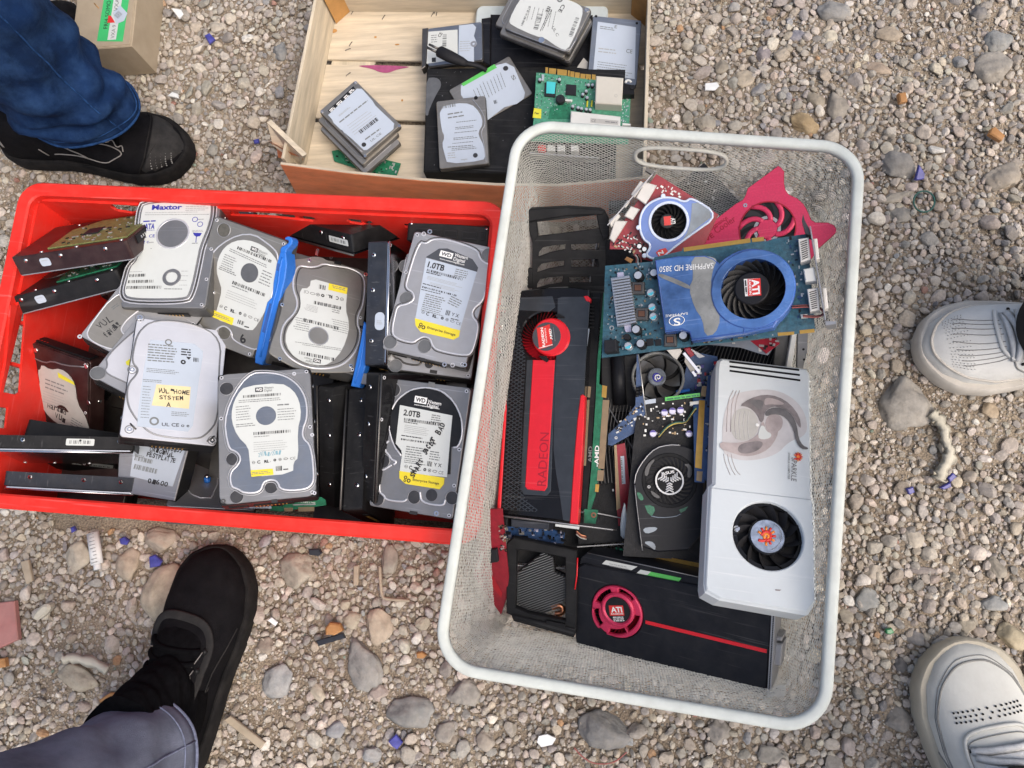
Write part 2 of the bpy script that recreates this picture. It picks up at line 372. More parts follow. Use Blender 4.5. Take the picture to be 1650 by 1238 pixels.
    def hand(s, st, A, B, z, mat, h, bold=.02, jit=.25):
        """hand lettering: each letter set a little unevenly"""
        d = Vector((B[0]-A[0], B[1]-A[1])); n = len(st); q = Vector((-d.y, d.x)).normalized()
        rr = random.Random(st)
        for i, c in enumerate(st):
            if c == ' ': continue
            a = i/n; b = (i+.85)/n; j0 = rr.uniform(-jit, jit)*h*.35; j1 = j0+rr.uniform(-jit, jit)*h*.5
            s.text(c, (A[0]+d.x*a+q.x*j0, A[1]+d.y*a+q.y*j0), (A[0]+d.x*b+q.x*j1, A[1]+d.y*b+q.y*j1), z, mat, h*rr.uniform(.85, 1.2), bold)
    def bars(s, A, B, h, z, mat, n=34, seed=0):
        rr = random.Random(seed+n); d = Vector((B[0]-A[0], B[1]-A[1])); q = Vector((-d.y, d.x)).normalized()*h; x = 0; w = []
        for i in range(n): w.append(rr.choice((1, 1, 2, 3)))
        T = sum(w); x = 0
        for i, k in enumerate(w):
            if i % 2 == 0:
                a = Vector(A)+d*(x/T); b = Vector(A)+d*((x+k)/T)
                s.add([(a.x, a.y, z), (b.x, b.y, z), (b.x+q.x, b.y+q.y, z), (a.x+q.x, a.y+q.y, z)], [(0, 1, 2, 3)], mat)
            x += k
    def lines(s, A, B, h, rows, z, mat, gap=2., seed=1, fill=.8):
        """rows of small print too fine to read: broken strokes"""
        rr = random.Random(seed); d = Vector((B[0]-A[0], B[1]-A[1])); L = d.length; q = Vector((-d.y, d.x)).normalized()
        for k in range(rows):
            x = 0; end = L*rr.uniform(fill, 1); o = Vector(A)-q*(h*gap*k)
            while x < end:
                l = min(rr.uniform(1.5, 5)*h, end-x); a = o+d*(x/L); b = o+d*((x+l)/L)
                s.add([(a.x, a.y, z), (b.x, b.y, z), (b.x+q.x*h, b.y+q.y*h, z), (a.x+q.x*h, a.y+q.y*h, z)], [(0, 1, 2, 3)], mat)
                x += l+h*.7
    def build(s, name, parent=None, fr=None):
        me = bpy.data.meshes.new(name); me.from_pydata(s.v, [], s.f)
        ms = list(dict.fromkeys(s.m))
        for k in ms: me.materials.append(MATS[k])
        ix = {k: i for i, k in enumerate(ms)}
        me.polygons.foreach_set('material_index', [ix[k] for k in s.m]); me.polygons.foreach_set('use_smooth', s.s)
        me.update(); o = bpy.data.objects.new(name, me); COL.objects.link(o)
        if parent: o.parent = parent
        if fr: o.matrix_world = fr.mat()
        return o
def tag(o, label=None, cat=None, group=None, kind=None):
    if label: o['label'] = label
    if cat: o['category'] = cat
    if group: o['group'] = group
    if kind: o['kind'] = kind
    return o
def thing(name, label, cat, fr, group=None):
    o = bpy.data.objects.new(name, None); COL.objects.link(o); o.empty_display_size = .02
    o.matrix_world = fr.mat(); return tag(o, label, cat, group)
def part(name, mb, par): return mb.build(name, par)
def dup(root):
    r = root.copy(); COL.objects.link(r)
    for ch in list(root.children):
        c = ch.copy(); COL.objects.link(c); c.parent = r
        for g in list(ch.children):
            d = g.copy(); COL.objects.link(d); d.parent = c
    return r
# ================================================================== GROUND
def vnoise(x, y, sc, seed):
    r = np.random.default_rng(seed); g = r.random((64, 64)); u = (x*sc) % 63; v = (y*sc) % 63
    i = u.astype(int); j = v.astype(int); a = u-i; b = v-j; a = a*a*(3-2*a); b = b*b*(3-2*b)
    return (g[i, j]*(1-a)+g[i+1, j]*a)*(1-b)+(g[i, j+1]*(1-a)+g[i+1, j+1]*a)*b
def fbm(x, y, sc, seed): return (vnoise(x, y, sc, seed)+.5*vnoise(x, y, sc*2.1, seed+1)+.25*vnoise(x, y, sc*4.3, seed+2))/1.75
def ground():
    M = bpy.data.materials.new('soil'); M.use_nodes = True; t = M.node_tree; N = t.nodes; L = t.links; b = N['Principled BSDF']
    tc = N.new('ShaderNodeTexCoord'); v = tc.outputs['Object']
    n1 = N.new('ShaderNodeTexNoise'); n1.inputs['Scale'].default_value = 7; n1.inputs['Detail'].default_value = 8; n1.inputs['Roughness'].default_value = .65; L.new(v, n1.inputs[0])
    n2 = N.new('ShaderNodeTexNoise'); n2.inputs['Scale'].default_value = 420; n2.inputs['Detail'].default_value = 4; L.new(v, n2.inputs[0])
    vo = N.new('ShaderNodeTexVoronoi'); vo.inputs['Scale'].default_value = 330; L.new(v, vo.inputs[0])
    r = N.new('ShaderNodeValToRGB'); e = r.color_ramp.elements; e[0].position = .32; e[0].color = (.15, .115, .082, 1); e[1].position = .7; e[1].color = (.36, .30, .225, 1); L.new(n1.outputs[0], r.inputs[0])
    mx = N.new('ShaderNodeMix'); mx.data_type = 'RGBA'; mx.blend_type = 'MULTIPLY'; mx.inputs[0].default_value = .75
    r2 = N.new('ShaderNodeMapRange'); r2.inputs[1].default_value = .3; r2.inputs[2].default_value = .7; r2.inputs[3].default_value = .55; r2.inputs[4].default_value = 1.5; L.new(n2.outputs[0], r2.inputs[0])
    L.new(r.outputs[0], mx.inputs[6]); L.new(r2.outputs[0], mx.inputs[7]); L.new(mx.outputs[2], b.inputs['Base Color'])
    ad = N.new('ShaderNodeMath'); ad.operation = 'SUBTRACT'; L.new(n2.outputs[0], ad.inputs[0]); L.new(vo.outputs[0], ad.inputs[1])
    bp = N.new('ShaderNodeBump'); bp.inputs['Strength'].default_value = .9; bp.inputs['Distance'].default_value = .002; L.new(ad.outputs[0], bp.inputs['Height']); L.new(bp.outputs[0], b.inputs['Normal'])
    b.inputs['Roughness'].default_value = .95
    xs = np.concatenate([[-40, -8, -3.5], np.linspace(-1.9, 1.55, 330), [3.5, 8, 40]]); ys = np.concatenate([[-40, -8, -3], np.linspace(-1.1, 1.8, 290), [3.5, 8, 40]])
    X, Y = np.meshgrid(xs, ys, indexing='ij'); Zz = -.003+.010*(fbm(X+3, Y+5, 6, 3)-.5)+.004*(vnoise(X+3, Y+3, 55, 8)-.5)
    nx, ny = X.shape; vs = np.stack([X, Y, Zz], -1).reshape(-1, 3)
    I = np.arange(nx*ny).reshape(nx, ny); q = np.stack([I[:-1, :-1], I[1:, :-1], I[1:, 1:], I[:-1, 1:]], -1).reshape(-1, 4)
    me = bpy.data.meshes.new('ground'); me.from_pydata(vs.tolist(), [], q.tolist()); me.materials.append(M); me.polygons.foreach_set('use_smooth', [True]*len(q))
    o = bpy.data.objects.new('ground', me); COL.objects.link(o); o['kind'] = 'structure'
ground()
def ico(level):
    bm = bmesh.new(); bmesh.ops.create_icosphere(bm, subdivisions=level, radius=1)
    v = np.array([p.co[:] for p in bm.verts]); f = np.array([[q.index for q in p.verts] for p in bm.faces]); bm.free(); return v, f
def stone_shape(v, rng, planes=11, soft=9, lump=.1):
    """a pebble: a sphere cut by random planes, edges worn round"""
    n = rng.normal(size=(planes, 3)); n /= np.linalg.norm(n, axis=1)[:, None]; h = rng.uniform(.55, .95, planes)
    d = np.clip(v@n.T, 0, None)/h
    r = (1+np.sum(d**soft, 1))**(-1/soft)
    k = rng.normal(size=(3, 3))*2.2; r *= 1+lump*np.sin(v@k[0]+1)*np.sin(v@k[1]+2)+lump*.4*np.sin(v@k[2]*2.7)
    return v*r[:, None]
PAL = np.array([[.45, .40, .345], [.385, .345, .30], [.51, .46, .40], [.33, .31, .285], [.39, .355, .315], [.30, .285, .265], [.44, .385, .31], [.54, .50, .45], [.35, .30, .245], [.265, .27, .275], [.43, .365, .315]])
PW = np.array([18, 17, 14, 13, 14, 7, 8, 5, 7, 2.5, 6.]); PW /= PW.sum()
BIG = [  # px, py, width px, height px, angle deg, colour, label
 (1350, 170, 40, 54, 8, (.27, .245, .21), 'tall rounded grey brown cobble behind the mesh basket, beside the ochre one'),
 (1297, 198, 52, 40, -25, (.36, .26, .14), 'smooth ochre cobble just behind the white rim of the mesh basket'),
 (1452, 265, 58, 52, 0, (.22, .215, .205), 'square grey slab with a blue shard at its right'),
 (1603, 108, 62, 54, -20, (.30, .28, .25), 'large rounded grey cobble near the right edge behind the basket'),
 (1612, 65, 48, 42, -40, (.24, .25, .25), 'blue grey cobble just behind the largest rounded cobble on the right'),
 (1343, 15, 58, 36, -15, (.25, .25, .245), 'grey cobble cut by the top border of the photo'),
 (1437, 53, 46, 26, -5, (.36, .30, .23), 'tan cobble with a flat top, above the ochre cobble'),
 (1620, 283, 64, 46, 10, (.34, .30, .25), 'pale tan flat stone half sunk in soil at the right edge'),
 (1453, 343, 38, 30, 10, (.25, .24, .22), 'round grey cobble beside the thin wire ring'),
 (1447, 315, 56, 19, 14, (.34, .31, .26), 'long narrow tan pebble above the wire ring'),
 (1197, 127, 38, 34, 25, (.40, .34, .26), 'tan cobble beside the white paper scrap behind the basket'),
 (1283, 55, 32, 18, 0, (.21, .21, .25), 'bluish oval pebble next to a pale round pebble'),
 (1338, 57, 24, 22, 20, (.50, .46, .37), 'pale cream round pebble next to a bluish oval pebble'),
 (1417, 108, 44, 22, -18, (.37, .29, .22), 'pinkish tan lopsided stone between two rows of gravel'),
 (1315, 160, 28, 36, 20, (.30, .26, .20), 'brown grey pebble touching the tall cobble'),
 (1162, 107, 24, 28, 0, (.26, .23, .185), 'dark olive brown egg shaped pebble near the paper scrap'),
 (1137, 197, 34, 30, 0, (.33, .30, .25), 'dusty tan cobble against the back of the basket'),
 (1232, 88, 24, 36, 10, (.27, .24, .25), 'mauve grey upright flat stone half buried behind the basket'),
 (583, 1069, 50, 84, 28, (.235, .235, .23), 'big grey leaf shaped cobble left of the basket corner'),
 (660, 1146, 74, 50, -4, (.20, .205, .205), 'broad dark grey cobble with a blue shard below it'),
 (608, 1010, 46, 56, 12, (.40, .33, .255), 'tan wedge shaped stone with an orange tip'),
 (746, 1119, 52, 44, 15, (.265, .25, .23), 'brown grey cobble under the front corner of the basket'),
 (477, 920, 54, 52, 0, (.33, .30, .25), 'mottled tan flat cobble right of the black shoe toe'),
 (447, 1097, 46, 56, -30, (.27, .28, .29), 'pale blue grey slab beside the black shoe'),
 (627, 905, 26, 52, 5, (.30, .275, .235), 'narrow upright grey stone below the red crate'),
 (566, 1000, 28, 27, 0, (.41, .36, .28), 'round tan pebble beside the orange plastic piece'),
 (608, 1119, 31, 28, 0, (.36, .30, .27), 'pinkish grey pebble under the tip of the leaf shaped cobble'),
 (540, 1179, 32, 27, 25, (.25, .26, .28), 'blue grey oval pebble near the bottom of the photo'),
 (513, 1119, 32, 22, -38, (.44, .39, .31), 'beige brick shaped pebble left of the pinkish pebble'),
 (720, 1182, 36, 34, 0, (.28, .26, .235), 'cracked grey stone beside the broad dark cobble'),
 (273, 958, 84, 84, 15, (.43, .375, .285), 'large pale tan stone the black shoe is resting against'),
 (206, 909, 42, 46, 10, (.40, .34, .265), 'tan cobble left of a blue shard, under the red crate'),
 (123, 896, 44, 42, 20, (.43, .385, .31), 'pale tan cobble beside the printed paper tube'),
 (254, 872, 52, 40, 0, (.36, .31, .255), 'pinkish tan cobble just below the red crate rim'),
 (122, 1094, 66, 34, -20, (.38, .335, .26), 'sandy flat stone under the cream plastic strip'),
 (428, 1044, 28, 30, 0, (.27, .225, .19), 'small brown cobble touching the black shoe sole'),
 (1461, 652, 84, 96, 8, (.30, .285, .26), 'wide flat grey slab in front of the white leather shoe toe'),
 (1595, 663, 34, 32, 40, (.36, .285, .20), 'ochre round pebble below the white leather shoe'),
 (1472, 869, 34, 28, -20, (.46, .41, .34), 'pale cream cobble in the gravel right of the basket'),
 (1409, 920, 30, 30, 0, (.42, .37, .31), 'pinkish cream round pebble beside the basket rim'),
 (1398, 966, 44, 38, 0, (.27, .28, .275), 'blue grey flat stone beside the basket rim'),
 (1489, 920, 54, 14, -3, (.25, .22, .21), 'thin purple grey sliver of stone right of the basket'),
 (1608, 915, 26, 38, 30, (.27, .245, .205), 'dark upright pebble near the right edge'),
 (1605, 973, 42, 26, 0, (.29, .30, .30), 'flat blue grey stone above the perforated shoe'),
 (1560, 1010, 30, 29, 0, (.39, .35, .28), 'square tan pebble right behind the perforated shoe toe'),
 (1631, 1025, 56, 42, -10, (.40, .345, .24), 'yellowish large cobble at the right edge behind the perforated shoe'),
 (1612, 1100, 72, 86, 20, (.30, .265, .235), 'big brown grey slab on the right of the perforated shoe'),
 (1446, 1163, 44, 48, 0, (.28, .26, .235), 'grey cobble left of the perforated shoe'),
 (1477, 1030, 30, 30, 20, (.255, .245, .24), 'grey triangular stone above the perforated shoe toe'),
 (1455, 1072, 24, 26, 0, (.12, .12, .125), 'near black pebble left of the perforated shoe toe'),
 (976, 1178, 86, 56, -8, (.165, .17, .175), 'largest dark slate cobble below the front of the basket'),
 (1160, 1182, 38, 42, 0, (.28, .26, .235), 'grey tan cobble under the front rim of the basket'),
 (1247, 1220, 48, 32, 5, (.29, .275, .245), 'grey cobble cut by the bottom border below the basket'),
 (783, 1193, 32, 30, 40, (.34, .30, .255), 'tan angular pebble near the foil scrap below the basket'),
 (450, 81, 22, 32, 10, (.21, .22, .225), 'blue grey stone against the left side of the wooden crate'),
 (348, 42, 26, 20, 0, (.42, .38, .32), 'pale pebble between cardboard box and wooden crate'),
 (1580, 18, 30, 34, 20, (.18, .175, .175), 'dark grey cobble at the top right corner'),
 (1655, 1180, 46, 60, 0, (.30, .27, .24), 'brown stone cut by the lower right border'),
]
KEEP = []   # x, y, r of everything placed, for the gravel
def big_stones():
    v, f = ico(4)
    for k, (px, py, wp, hp, a, c, lab) in enumerate(BIG):
        rng = np.random.default_rng(100+k); p = P(px, py, .004); s = 1/np.linalg.norm(proj(p+np.array([.5, 0, 0]))-proj(p-np.array([.5, 0, 0])))
        wx, wy = wp*s/2*1.08, hp*s/2*1.08; hz = min(wx, wy)*.62
        q = stone_shape(v, rng, 10, 30, .05); kk = rng.normal(size=(6, 3))*6; q = q*(1+.018*sum(np.sin(v@kk[i]+i) for i in range(6)))[:, None]; q /= np.abs(q).max(0)
        q = q*np.array([wx, wy, hz]); ca, sa = math.cos(math.radians(a)), math.sin(math.radians(a))
        q = q@np.array([[ca, sa, 0], [-sa, ca, 0], [0, 0, 1]])
        me = bpy.data.meshes.new('stone'); me.from_pydata(q.tolist(), [], f.tolist()); me.polygons.foreach_set('use_smooth', [True]*len(f))
        at = me.attributes.new('tint', 'FLOAT_COLOR', 'POINT'); at.data.foreach_set('color', np.tile([*c, 1], len(q)).astype(np.float32)); me.materials.append(MATS['rock'])
        o = bpy.data.objects.new('stone', me); COL.objects.link(o); o.location = (p[0], p[1], -hz*.06); tag(o, lab, 'stone', 'larger stones lying in the gravel')
        KEEP.append((p[0], p[1], (wx+wy)/2*.93))
big_stones()
def gravel():
    rng = np.random.default_rng(5); x0, x1, y0, y1 = -1.16, .82, -.42, 1.02
    red = (-.775, -.12, .02, .455); wood = (-.44, .045, .555, .9)
    grid = {}; cs = .026
    def put(x, y, r): grid.setdefault((int(x//cs), int(y//cs)), []).append((x, y, r))
    for x, y, r in KEEP: 
        n = max(1, int(r/.008))
        for i in range(-n, n+1):
            for j in range(-n, n+1):
                dx, dy = i*r/n, j*r/n
                if dx*dx+dy*dy <= r*r*.9: put(x+dx, y+dy, .006)
    out = []
    def free(x, y, r, k):
        i, j = int(x//cs), int(y//cs)
        for a in (i-1, i, i+1):
            for b in (j-1, j, j+1):
                for (u, v, q) in grid.get((a, b), ()):
                    if (x-u)**2+(y-v)**2 < ((r+q)*k)**2: return False
        return True
    for n, ra, rb, k, thin in ((3000, .0075, .0120, .90, .5), (110000, .0042, .0075, .74, .95), (110000, .0027, .0045, .74, .9), (110000, .0013, .0027, .8, 1)):
        X = rng.uniform(x0, x1, n); Y = rng.uniform(y0, y1, n); Rr = ra+(rb-ra)*rng.random(n)**1.7
        dens = fbm(X+2, Y+2, 5.5, 21)
        for x, y, r, d, t in zip(X, Y, Rr, dens, rng.random(n)):
            if red[0] < x < red[1] and red[2] < y < red[3]: continue
            if wood[0] < x < wood[1] and wood[2] < y < wood[3]: continue
            lim = min(1, max(.26, (d-.30)*6))
            if ra > .002 and t > max(lim, 1-thin if ra < .004 else 0)*1.0: continue
            if ra > .002 and not free(x, y, r, k): continue
            if ra <= .002 and not free(x, y, r*.3, .62): continue
            if ra > .002: put(x, y, r)
            out.append((x, y, r))
    X = rng.uniform(-1.85, 1.5, 62000); Y = rng.uniform(-1.05, 1.75, 62000); Rr = .0042+.0050*rng.random(62000)**2
    for x, y, r in zip(X, Y, Rr):      # coarser scatter round about, beyond the picture
        if x0-.004 < x < x1+.004 and y0-.004 < y < y1+.004: continue
        if free(x, y, r, .8): put(x, y, r); out.append((x, y, r))
    G = np.array(out); n = len(G); print('gravel', n)
    g = G[:, 2]; base = -.003+.010*(fbm(G[:, 0]+3, G[:, 1]+5, 6, 3)-.5)
    V = []; Fa = []; T = []; off = 0
    cols = PAL[rng.choice(len(PAL), n, p=PW)]*rng.uniform(.76, 1.22, (n, 1))*(1+rng.normal(size=(n, 3))*.018)
    odd = rng.random(n); cols[odd < .003] = (.40, .24, .13); cols[(odd > .003) & (odd < .005)] = (.30, .15, .12); cols[(odd > .005) & (odd < .0065)] = (.20, .27, .22); cols[(odd > .014) & (odd < .022)] = (.64, .62, .57)
    far = (G[:, 0] < x0) | (G[:, 0] > x1) | (G[:, 1] < y0) | (G[:, 1] > y1); gs = np.where(far, .003, g)
    for lv, a, b in ((1, 0, .0042), (2, .0042, .0085), (3, .0085, 1)):
        bv, bf = ico(lv); ids = np.where((gs >= a) & (gs < b))[0]; var = [stone_shape(bv, np.random.default_rng(900+i), 9, 26, .05) for i in range(28)]
        pick = rng.integers(0, 28, len(ids))
        for i in range(28):
            q = ids[pick == i]; m = len(q)
            if not m: continue
            th = rng.uniform(0, 2*np.pi, m); r = g[q]; sx = rng.uniform(.95, 1.3, m); sy = rng.uniform(.78, 1.05, m); sz = rng.uniform(.42, .75, m)
            tx, ty = rng.normal(0, .35, m), rng.normal(0, .35, m)
            b0 = var[i]*np.ones((m, 1, 1)); b0 = b0*np.stack([sx, sy, sz], 1)[:, None, :]
            z = b0[..., 2]*np.cos(tx)[:, None]+b0[..., 1]*np.sin(tx)[:, None]; y = b0[..., 1]*np.cos(tx)[:, None]-b0[..., 2]*np.sin(tx)[:, None]
            x = b0[..., 0]*np.cos(ty)[:, None]+z*np.sin(ty)[:, None]; z = z*np.cos(ty)[:, None]-b0[..., 0]*np.sin(ty)[:, None]
            c, s = np.cos(th)[:, None], np.sin(th)[:, None]
            vv = np.stack([(x*c-y*s)*r[:, None]+G[q, 0][:, None], (x*s+y*c)*r[:, None]+G[q, 1][:, None], z*r[:, None]+(base[q]+r*rng.uniform(.18, .55, m))[:, None]], -1)
            V.append(vv.reshape(-1, 3)); nv = len(bv)
            Fa.append((bf[None]+(off+np.arange(m)*nv)[:, None, None]).reshape(-1, 3)); off += m*nv
            T.append(np.repeat(np.concatenate([cols[q], np.ones((m, 1))], 1), nv, 0))
    V = np.concatenate(V).astype(np.float32); Fa = np.concatenate(Fa).astype(np.int32); T = np.concatenate(T).astype(np.float32)
    me = bpy.data.meshes.new('gravel'); me.vertices.add(len(V)); me.vertices.foreach_set('co', V.ravel())
    me.loops.add(Fa.size); me.loops.foreach_set('vertex_index', Fa.ravel()); me.polygons.add(len(Fa))
    me.polygons.foreach_set('loop_start', np.arange(0, Fa.size, 3, dtype=np.int32)); me.polygons.foreach_set('use_smooth', np.zeros(len(Fa), bool)); me.update(calc_edges=True)
    at = me.attributes.new('tint', 'FLOAT_COLOR', 'POINT'); at.data.foreach_set('color', T.ravel()); me.materials.append(MATS['stone'])
    o = bpy.data.objects.new('gravel', me); COL.objects.link(o); tag(o, 'loose grey and tan gravel covering the soil', 'gravel', None, 'stuff'); print('gravel tris', len(Fa))
gravel()

# ================================================================== RED CRATE (600 x 400 x 200 mm)
RF = fq([(20, 288), (830, 332), (779, 877), (-82, 815)], .622, .4, .197, st=.6, sz=.006)
RL, RW = RF.o[2], .0
def red_crate():
    T = thing('plastic_crate', 'red plastic crate heaped with hard drives', 'crate', RF)
    a, b = .311, .2; rim = MB()
    outer = rrect(2*a-.012, 2*b, .028, 6); inner = rrect(2*a-.034-.012, 2*b-.034, .016, 6)
    rim.plate(outer, [inner], -.012, 0, 'red_plastic', .0022)
    # the skirt under the rim's outer edge
    rim.plate(rrect(2*a-.0125, 2*b-.0005, .028, 6), [rrect(2*a-.018, 2*b-.006, .026, 6)], -.024, -.0121, 'red_plastic')
    part('rim', rim, T)
    D = .19
    def wall(A, B, holes_px, name='wall', lean=.012):
        """A,B: rim-inner ends (local); wall leans inwards 12 mm over its height"""
        A3, B3 = Vector((*A, -.0121)), Vector((*B, -.0121)); x = (B3-A3).normalized(); L = (B3-A3).length
        inw = Vector((0, 0, 1)).cross(x)   # inward for counter-clockwise walking
        dn = (inw*lean+Vector((0, 0, -D+.012))).normalized()
        fw = Fr(RF.o+RF.M@np.array(A3), RF.M@np.stack([np.array(x), np.array(-dn), np.array(x.cross(-dn))], 1))
        holes = []
        for h in holes_px: holes.append([fw.uv(q) for q in h])
        m = MB(); t = .003
        m.plate([(0, 0), (L, 0), (L, -D+.012), (0, -D+.012)], holes, -t, 0, 'red_plastic')
        for i in range(1, 7):      # stiffening ribs outside
            m.box(L*i/7-.002, L*i/7+.002, -D+.02, -.014, .0001, .008, 'red_plastic')
        o = m.build(name, T); o.matrix_world = fw.mat()
        o.matrix_parent_inverse = Matrix(); o.matrix_local = RF.mat().inverted() @ fw.mat()
    ai, bi = a-.023, b-.017
    rr = lambda q0, q1, q2, q3: smooth([q0, q1, q2, q3], 0)
    wall((-ai, -bi-.006), (ai, -bi-.006), [], lean=-.004)
    wall((ai, -bi), (ai, bi), [])
    wall((ai, bi), (-ai, bi), [[(182, 326), (222, 329), (228, 336), (214, 341), (190, 337), (178, 331)],
                               [(372, 337), (440, 340), (502, 346), (513, 350), (505, 354), (440, 347), (372, 344)],
                               [(562, 349), (598, 353), (603, 357), (595, 361), (565, 356), (559, 352)],
                               [(650, 357), (658, 358), (660, 364), (652, 363)]])
    wall((-ai, bi), (-ai, -bi), [[(14, 492), (36, 492), (38, 505), (29, 632), (22, 636), (2, 632)], [(-6, 656), (10, 656), (6, 690), (-10, 690)]])
    fl = MB(); q = [(-ai+.010, -bi+.010), (ai-.010, -bi+.010), (ai-.010, bi-.010), (-ai+.010, bi-.010)]
    fl.prism(q, -D-.004, -D, 'red_plastic'); part('floor_panel', fl, T)
red_crate()

# ================================================================== WHITE MESH BASKET (380 x 600 mm)
BF = fq([(828, 193), (1400, 230), (1338, 1188), (692, 1083)], .38, .6, .247, st=.5, sz=.01)
def basket():
    T = thing('mesh_basket', 'white wire mesh basket full of graphics cards', 'basket', BF)
    rim = MB(); pts = rrect(.38-.0125, .6-.0125, .039, 10); ring = []
    prof = [(-.00625, -.0025), (-.0060, -.0002), (-.0046, .0012), (-.002, .0016), (.0018, .0014), (.0040, .0004), (.0050, -.0025), (.0046, -.008), (-.001, -.0095), (-.0056, -.008)]
    loops = [[(x, y, h) for x, y in inset(pts, i)] for i, h in prof]
    n = len(pts); vs = [p for l in loops for p in l]; k = len(loops)
    rim.add(vs, [((a % k)*n+i, (a % k)*n+(i+1) % n, ((a+1) % k)*n+(i+1) % n, ((a+1) % k)*n+i) for a in range(k) for i in range(n)], 'white_paint', True)
    part('rim', rim, T)
    floor = -BF.o[2]+.017
    base = rrect(.38-.0125, .6-.0125, .039, 24)
    # resample the outline evenly
    def even(poly, m):
        p = np.array(poly+[poly[0]]); d = np.r_[0, np.cumsum(np.linalg.norm(np.diff(p, axis=0), axis=1))]
        t = np.arange(m)/m*d[-1]; return np.stack([np.interp(t, d, p[:, 0]), np.interp(t, d, p[:, 1])], 1)
    NC = 288; pf = np.array([(.004, -.010), (.012, -.06), (.020, floor+.07), (.027, floor+.022), (.034, floor+.008), (.046, floor), (.056, floor)])
    d = np.r_[0, np.cumsum(np.linalg.norm(np.diff(pf, axis=0), axis=1))]; NR = int(d[-1]/.0022); tt = np.linspace(0, d[-1], NR)
    ins = np.interp(tt, d, pf[:, 0]); zz = np.interp(tt, d, pf[:, 1])
    rows = []
    e0 = even(base, NC*2); cen = e0.copy()
    nrm = np.roll(e0, -1, 0)-np.roll(e0, 1, 0); nrm = np.stack([-nrm[:, 1], nrm[:, 0]], 1); nrm /= np.linalg.norm(nrm, axis=1)[:, None]
    for j in range(NR):
        q = e0+nrm*ins[j]; rows.append(np.concatenate([q[(j % 2)::2], np.full((NC, 1), zz[j])], 1))
    V = np.stack(rows); V += RNG.normal(0, .00022, V.shape)
    E = []; hole = BF.mat().inverted()
    hc = Vector(P(1097, 251, .212)); hc = hole @ hc
    def inhole(p): return p[1] > .25 and ((p[0]-hc.x)/.050)**2+((p[2]-hc.z)/.0165)**2 < 1
    for j in range(NR-1):
        for i in range(NC):
            a = V[j, i]; s = (i+1) % NC if j % 2 else (i-1) % NC
            for b in (V[j+1, i], V[j+1, s]):
                if not (inhole(a) or inhole(b)): E.append((a, b))
    lim = inset(base, .053); L2 = np.array(lim); mx, my = L2.max(0)
    cx, cy = .0031, .0023
    ni, nj = int(mx/cx)+1, int(my/cy)+1
    def inside(x, y):
        r = .012; return abs(x) < mx and abs(y) < my and not (abs(x) > mx-r and abs(y) > my-r and math.hypot(abs(x)-mx+r, abs(y)-my+r) > r)
    sag = lambda x, y: floor-.0001+.0015*math.sin(x*19+1)*math.sin(y*13)
    pv = {}
    def pt(i, j):
        if (i, j) not in pv:
            pv[i, j] = np.array([i*cx, j*cy, sag(i*cx, j*cy)])+RNG.normal(0, .0002, 3)
        return pv[i, j]
    for j in range(-nj, nj+1):
        for i in range(-ni, ni+1):
            if (i+j) % 2: continue
            for s in (-1, 1):
                if inside(i*cx, j*cy) and inside((i+s)*cx, (j+1)*cy): E.append((pt(i, j), pt(i+s, j+1)))
    A = np.array([e[0] for e in E]); B = np.array([e[1] for e in E]); t = B-A; t /= np.linalg.norm(t, axis=1)[:, None]
    up = np.where(np.abs(t[:, 2:3]) > .9, np.array([[1., 0, 0]]), np.array([[0, 0, 1.]])); u = np.cross(t, up); u /= np.linalg.norm(u, axis=1)[:, None]; v = np.cross(t, u)
    r = .00025; c = [u*r+v*r, u*r-v*r, -u*r-v*r, -u*r+v*r]
    vs = np.stack([A+q for q in c]+[B+q for q in c], 1).reshape(-1, 3); n = len(E); o = np.arange(n)[:, None, None]*8
    fs = (np.array([[0, 1, 5, 4], [1, 2, 6, 5], [2, 3, 7, 6], [3, 0, 4, 7]])[None]+o).reshape(-1, 4)
    me = bpy.data.meshes.new('wire_mesh'); me.from_pydata(vs.tolist(), [], fs.tolist()); me.materials.append(MATS['mesh_paint_shaded'])
    ob = bpy.data.objects.new('wire_mesh', me); COL.objects.link(ob); ob.parent = T
    h = MB(); w = []
    wz = lambda z: np.interp(-z, [.010, .06, .2], [.004, .012, .02])
    for i in range(40):
        a = 2*math.pi*i/40; ex = abs(math.cos(a))**.55*math.copysign(1, math.cos(a)); z = hc.z+.0175*math.copysign(abs(math.sin(a))**.8, math.sin(a))
        w.append((hc.x+.051*ex, .3-.00625-wz(z)-.001, z))
    h.tube(w, .0024, 'mesh_paint_shaded', 8, True); part('handle_ring', h, T)
basket()

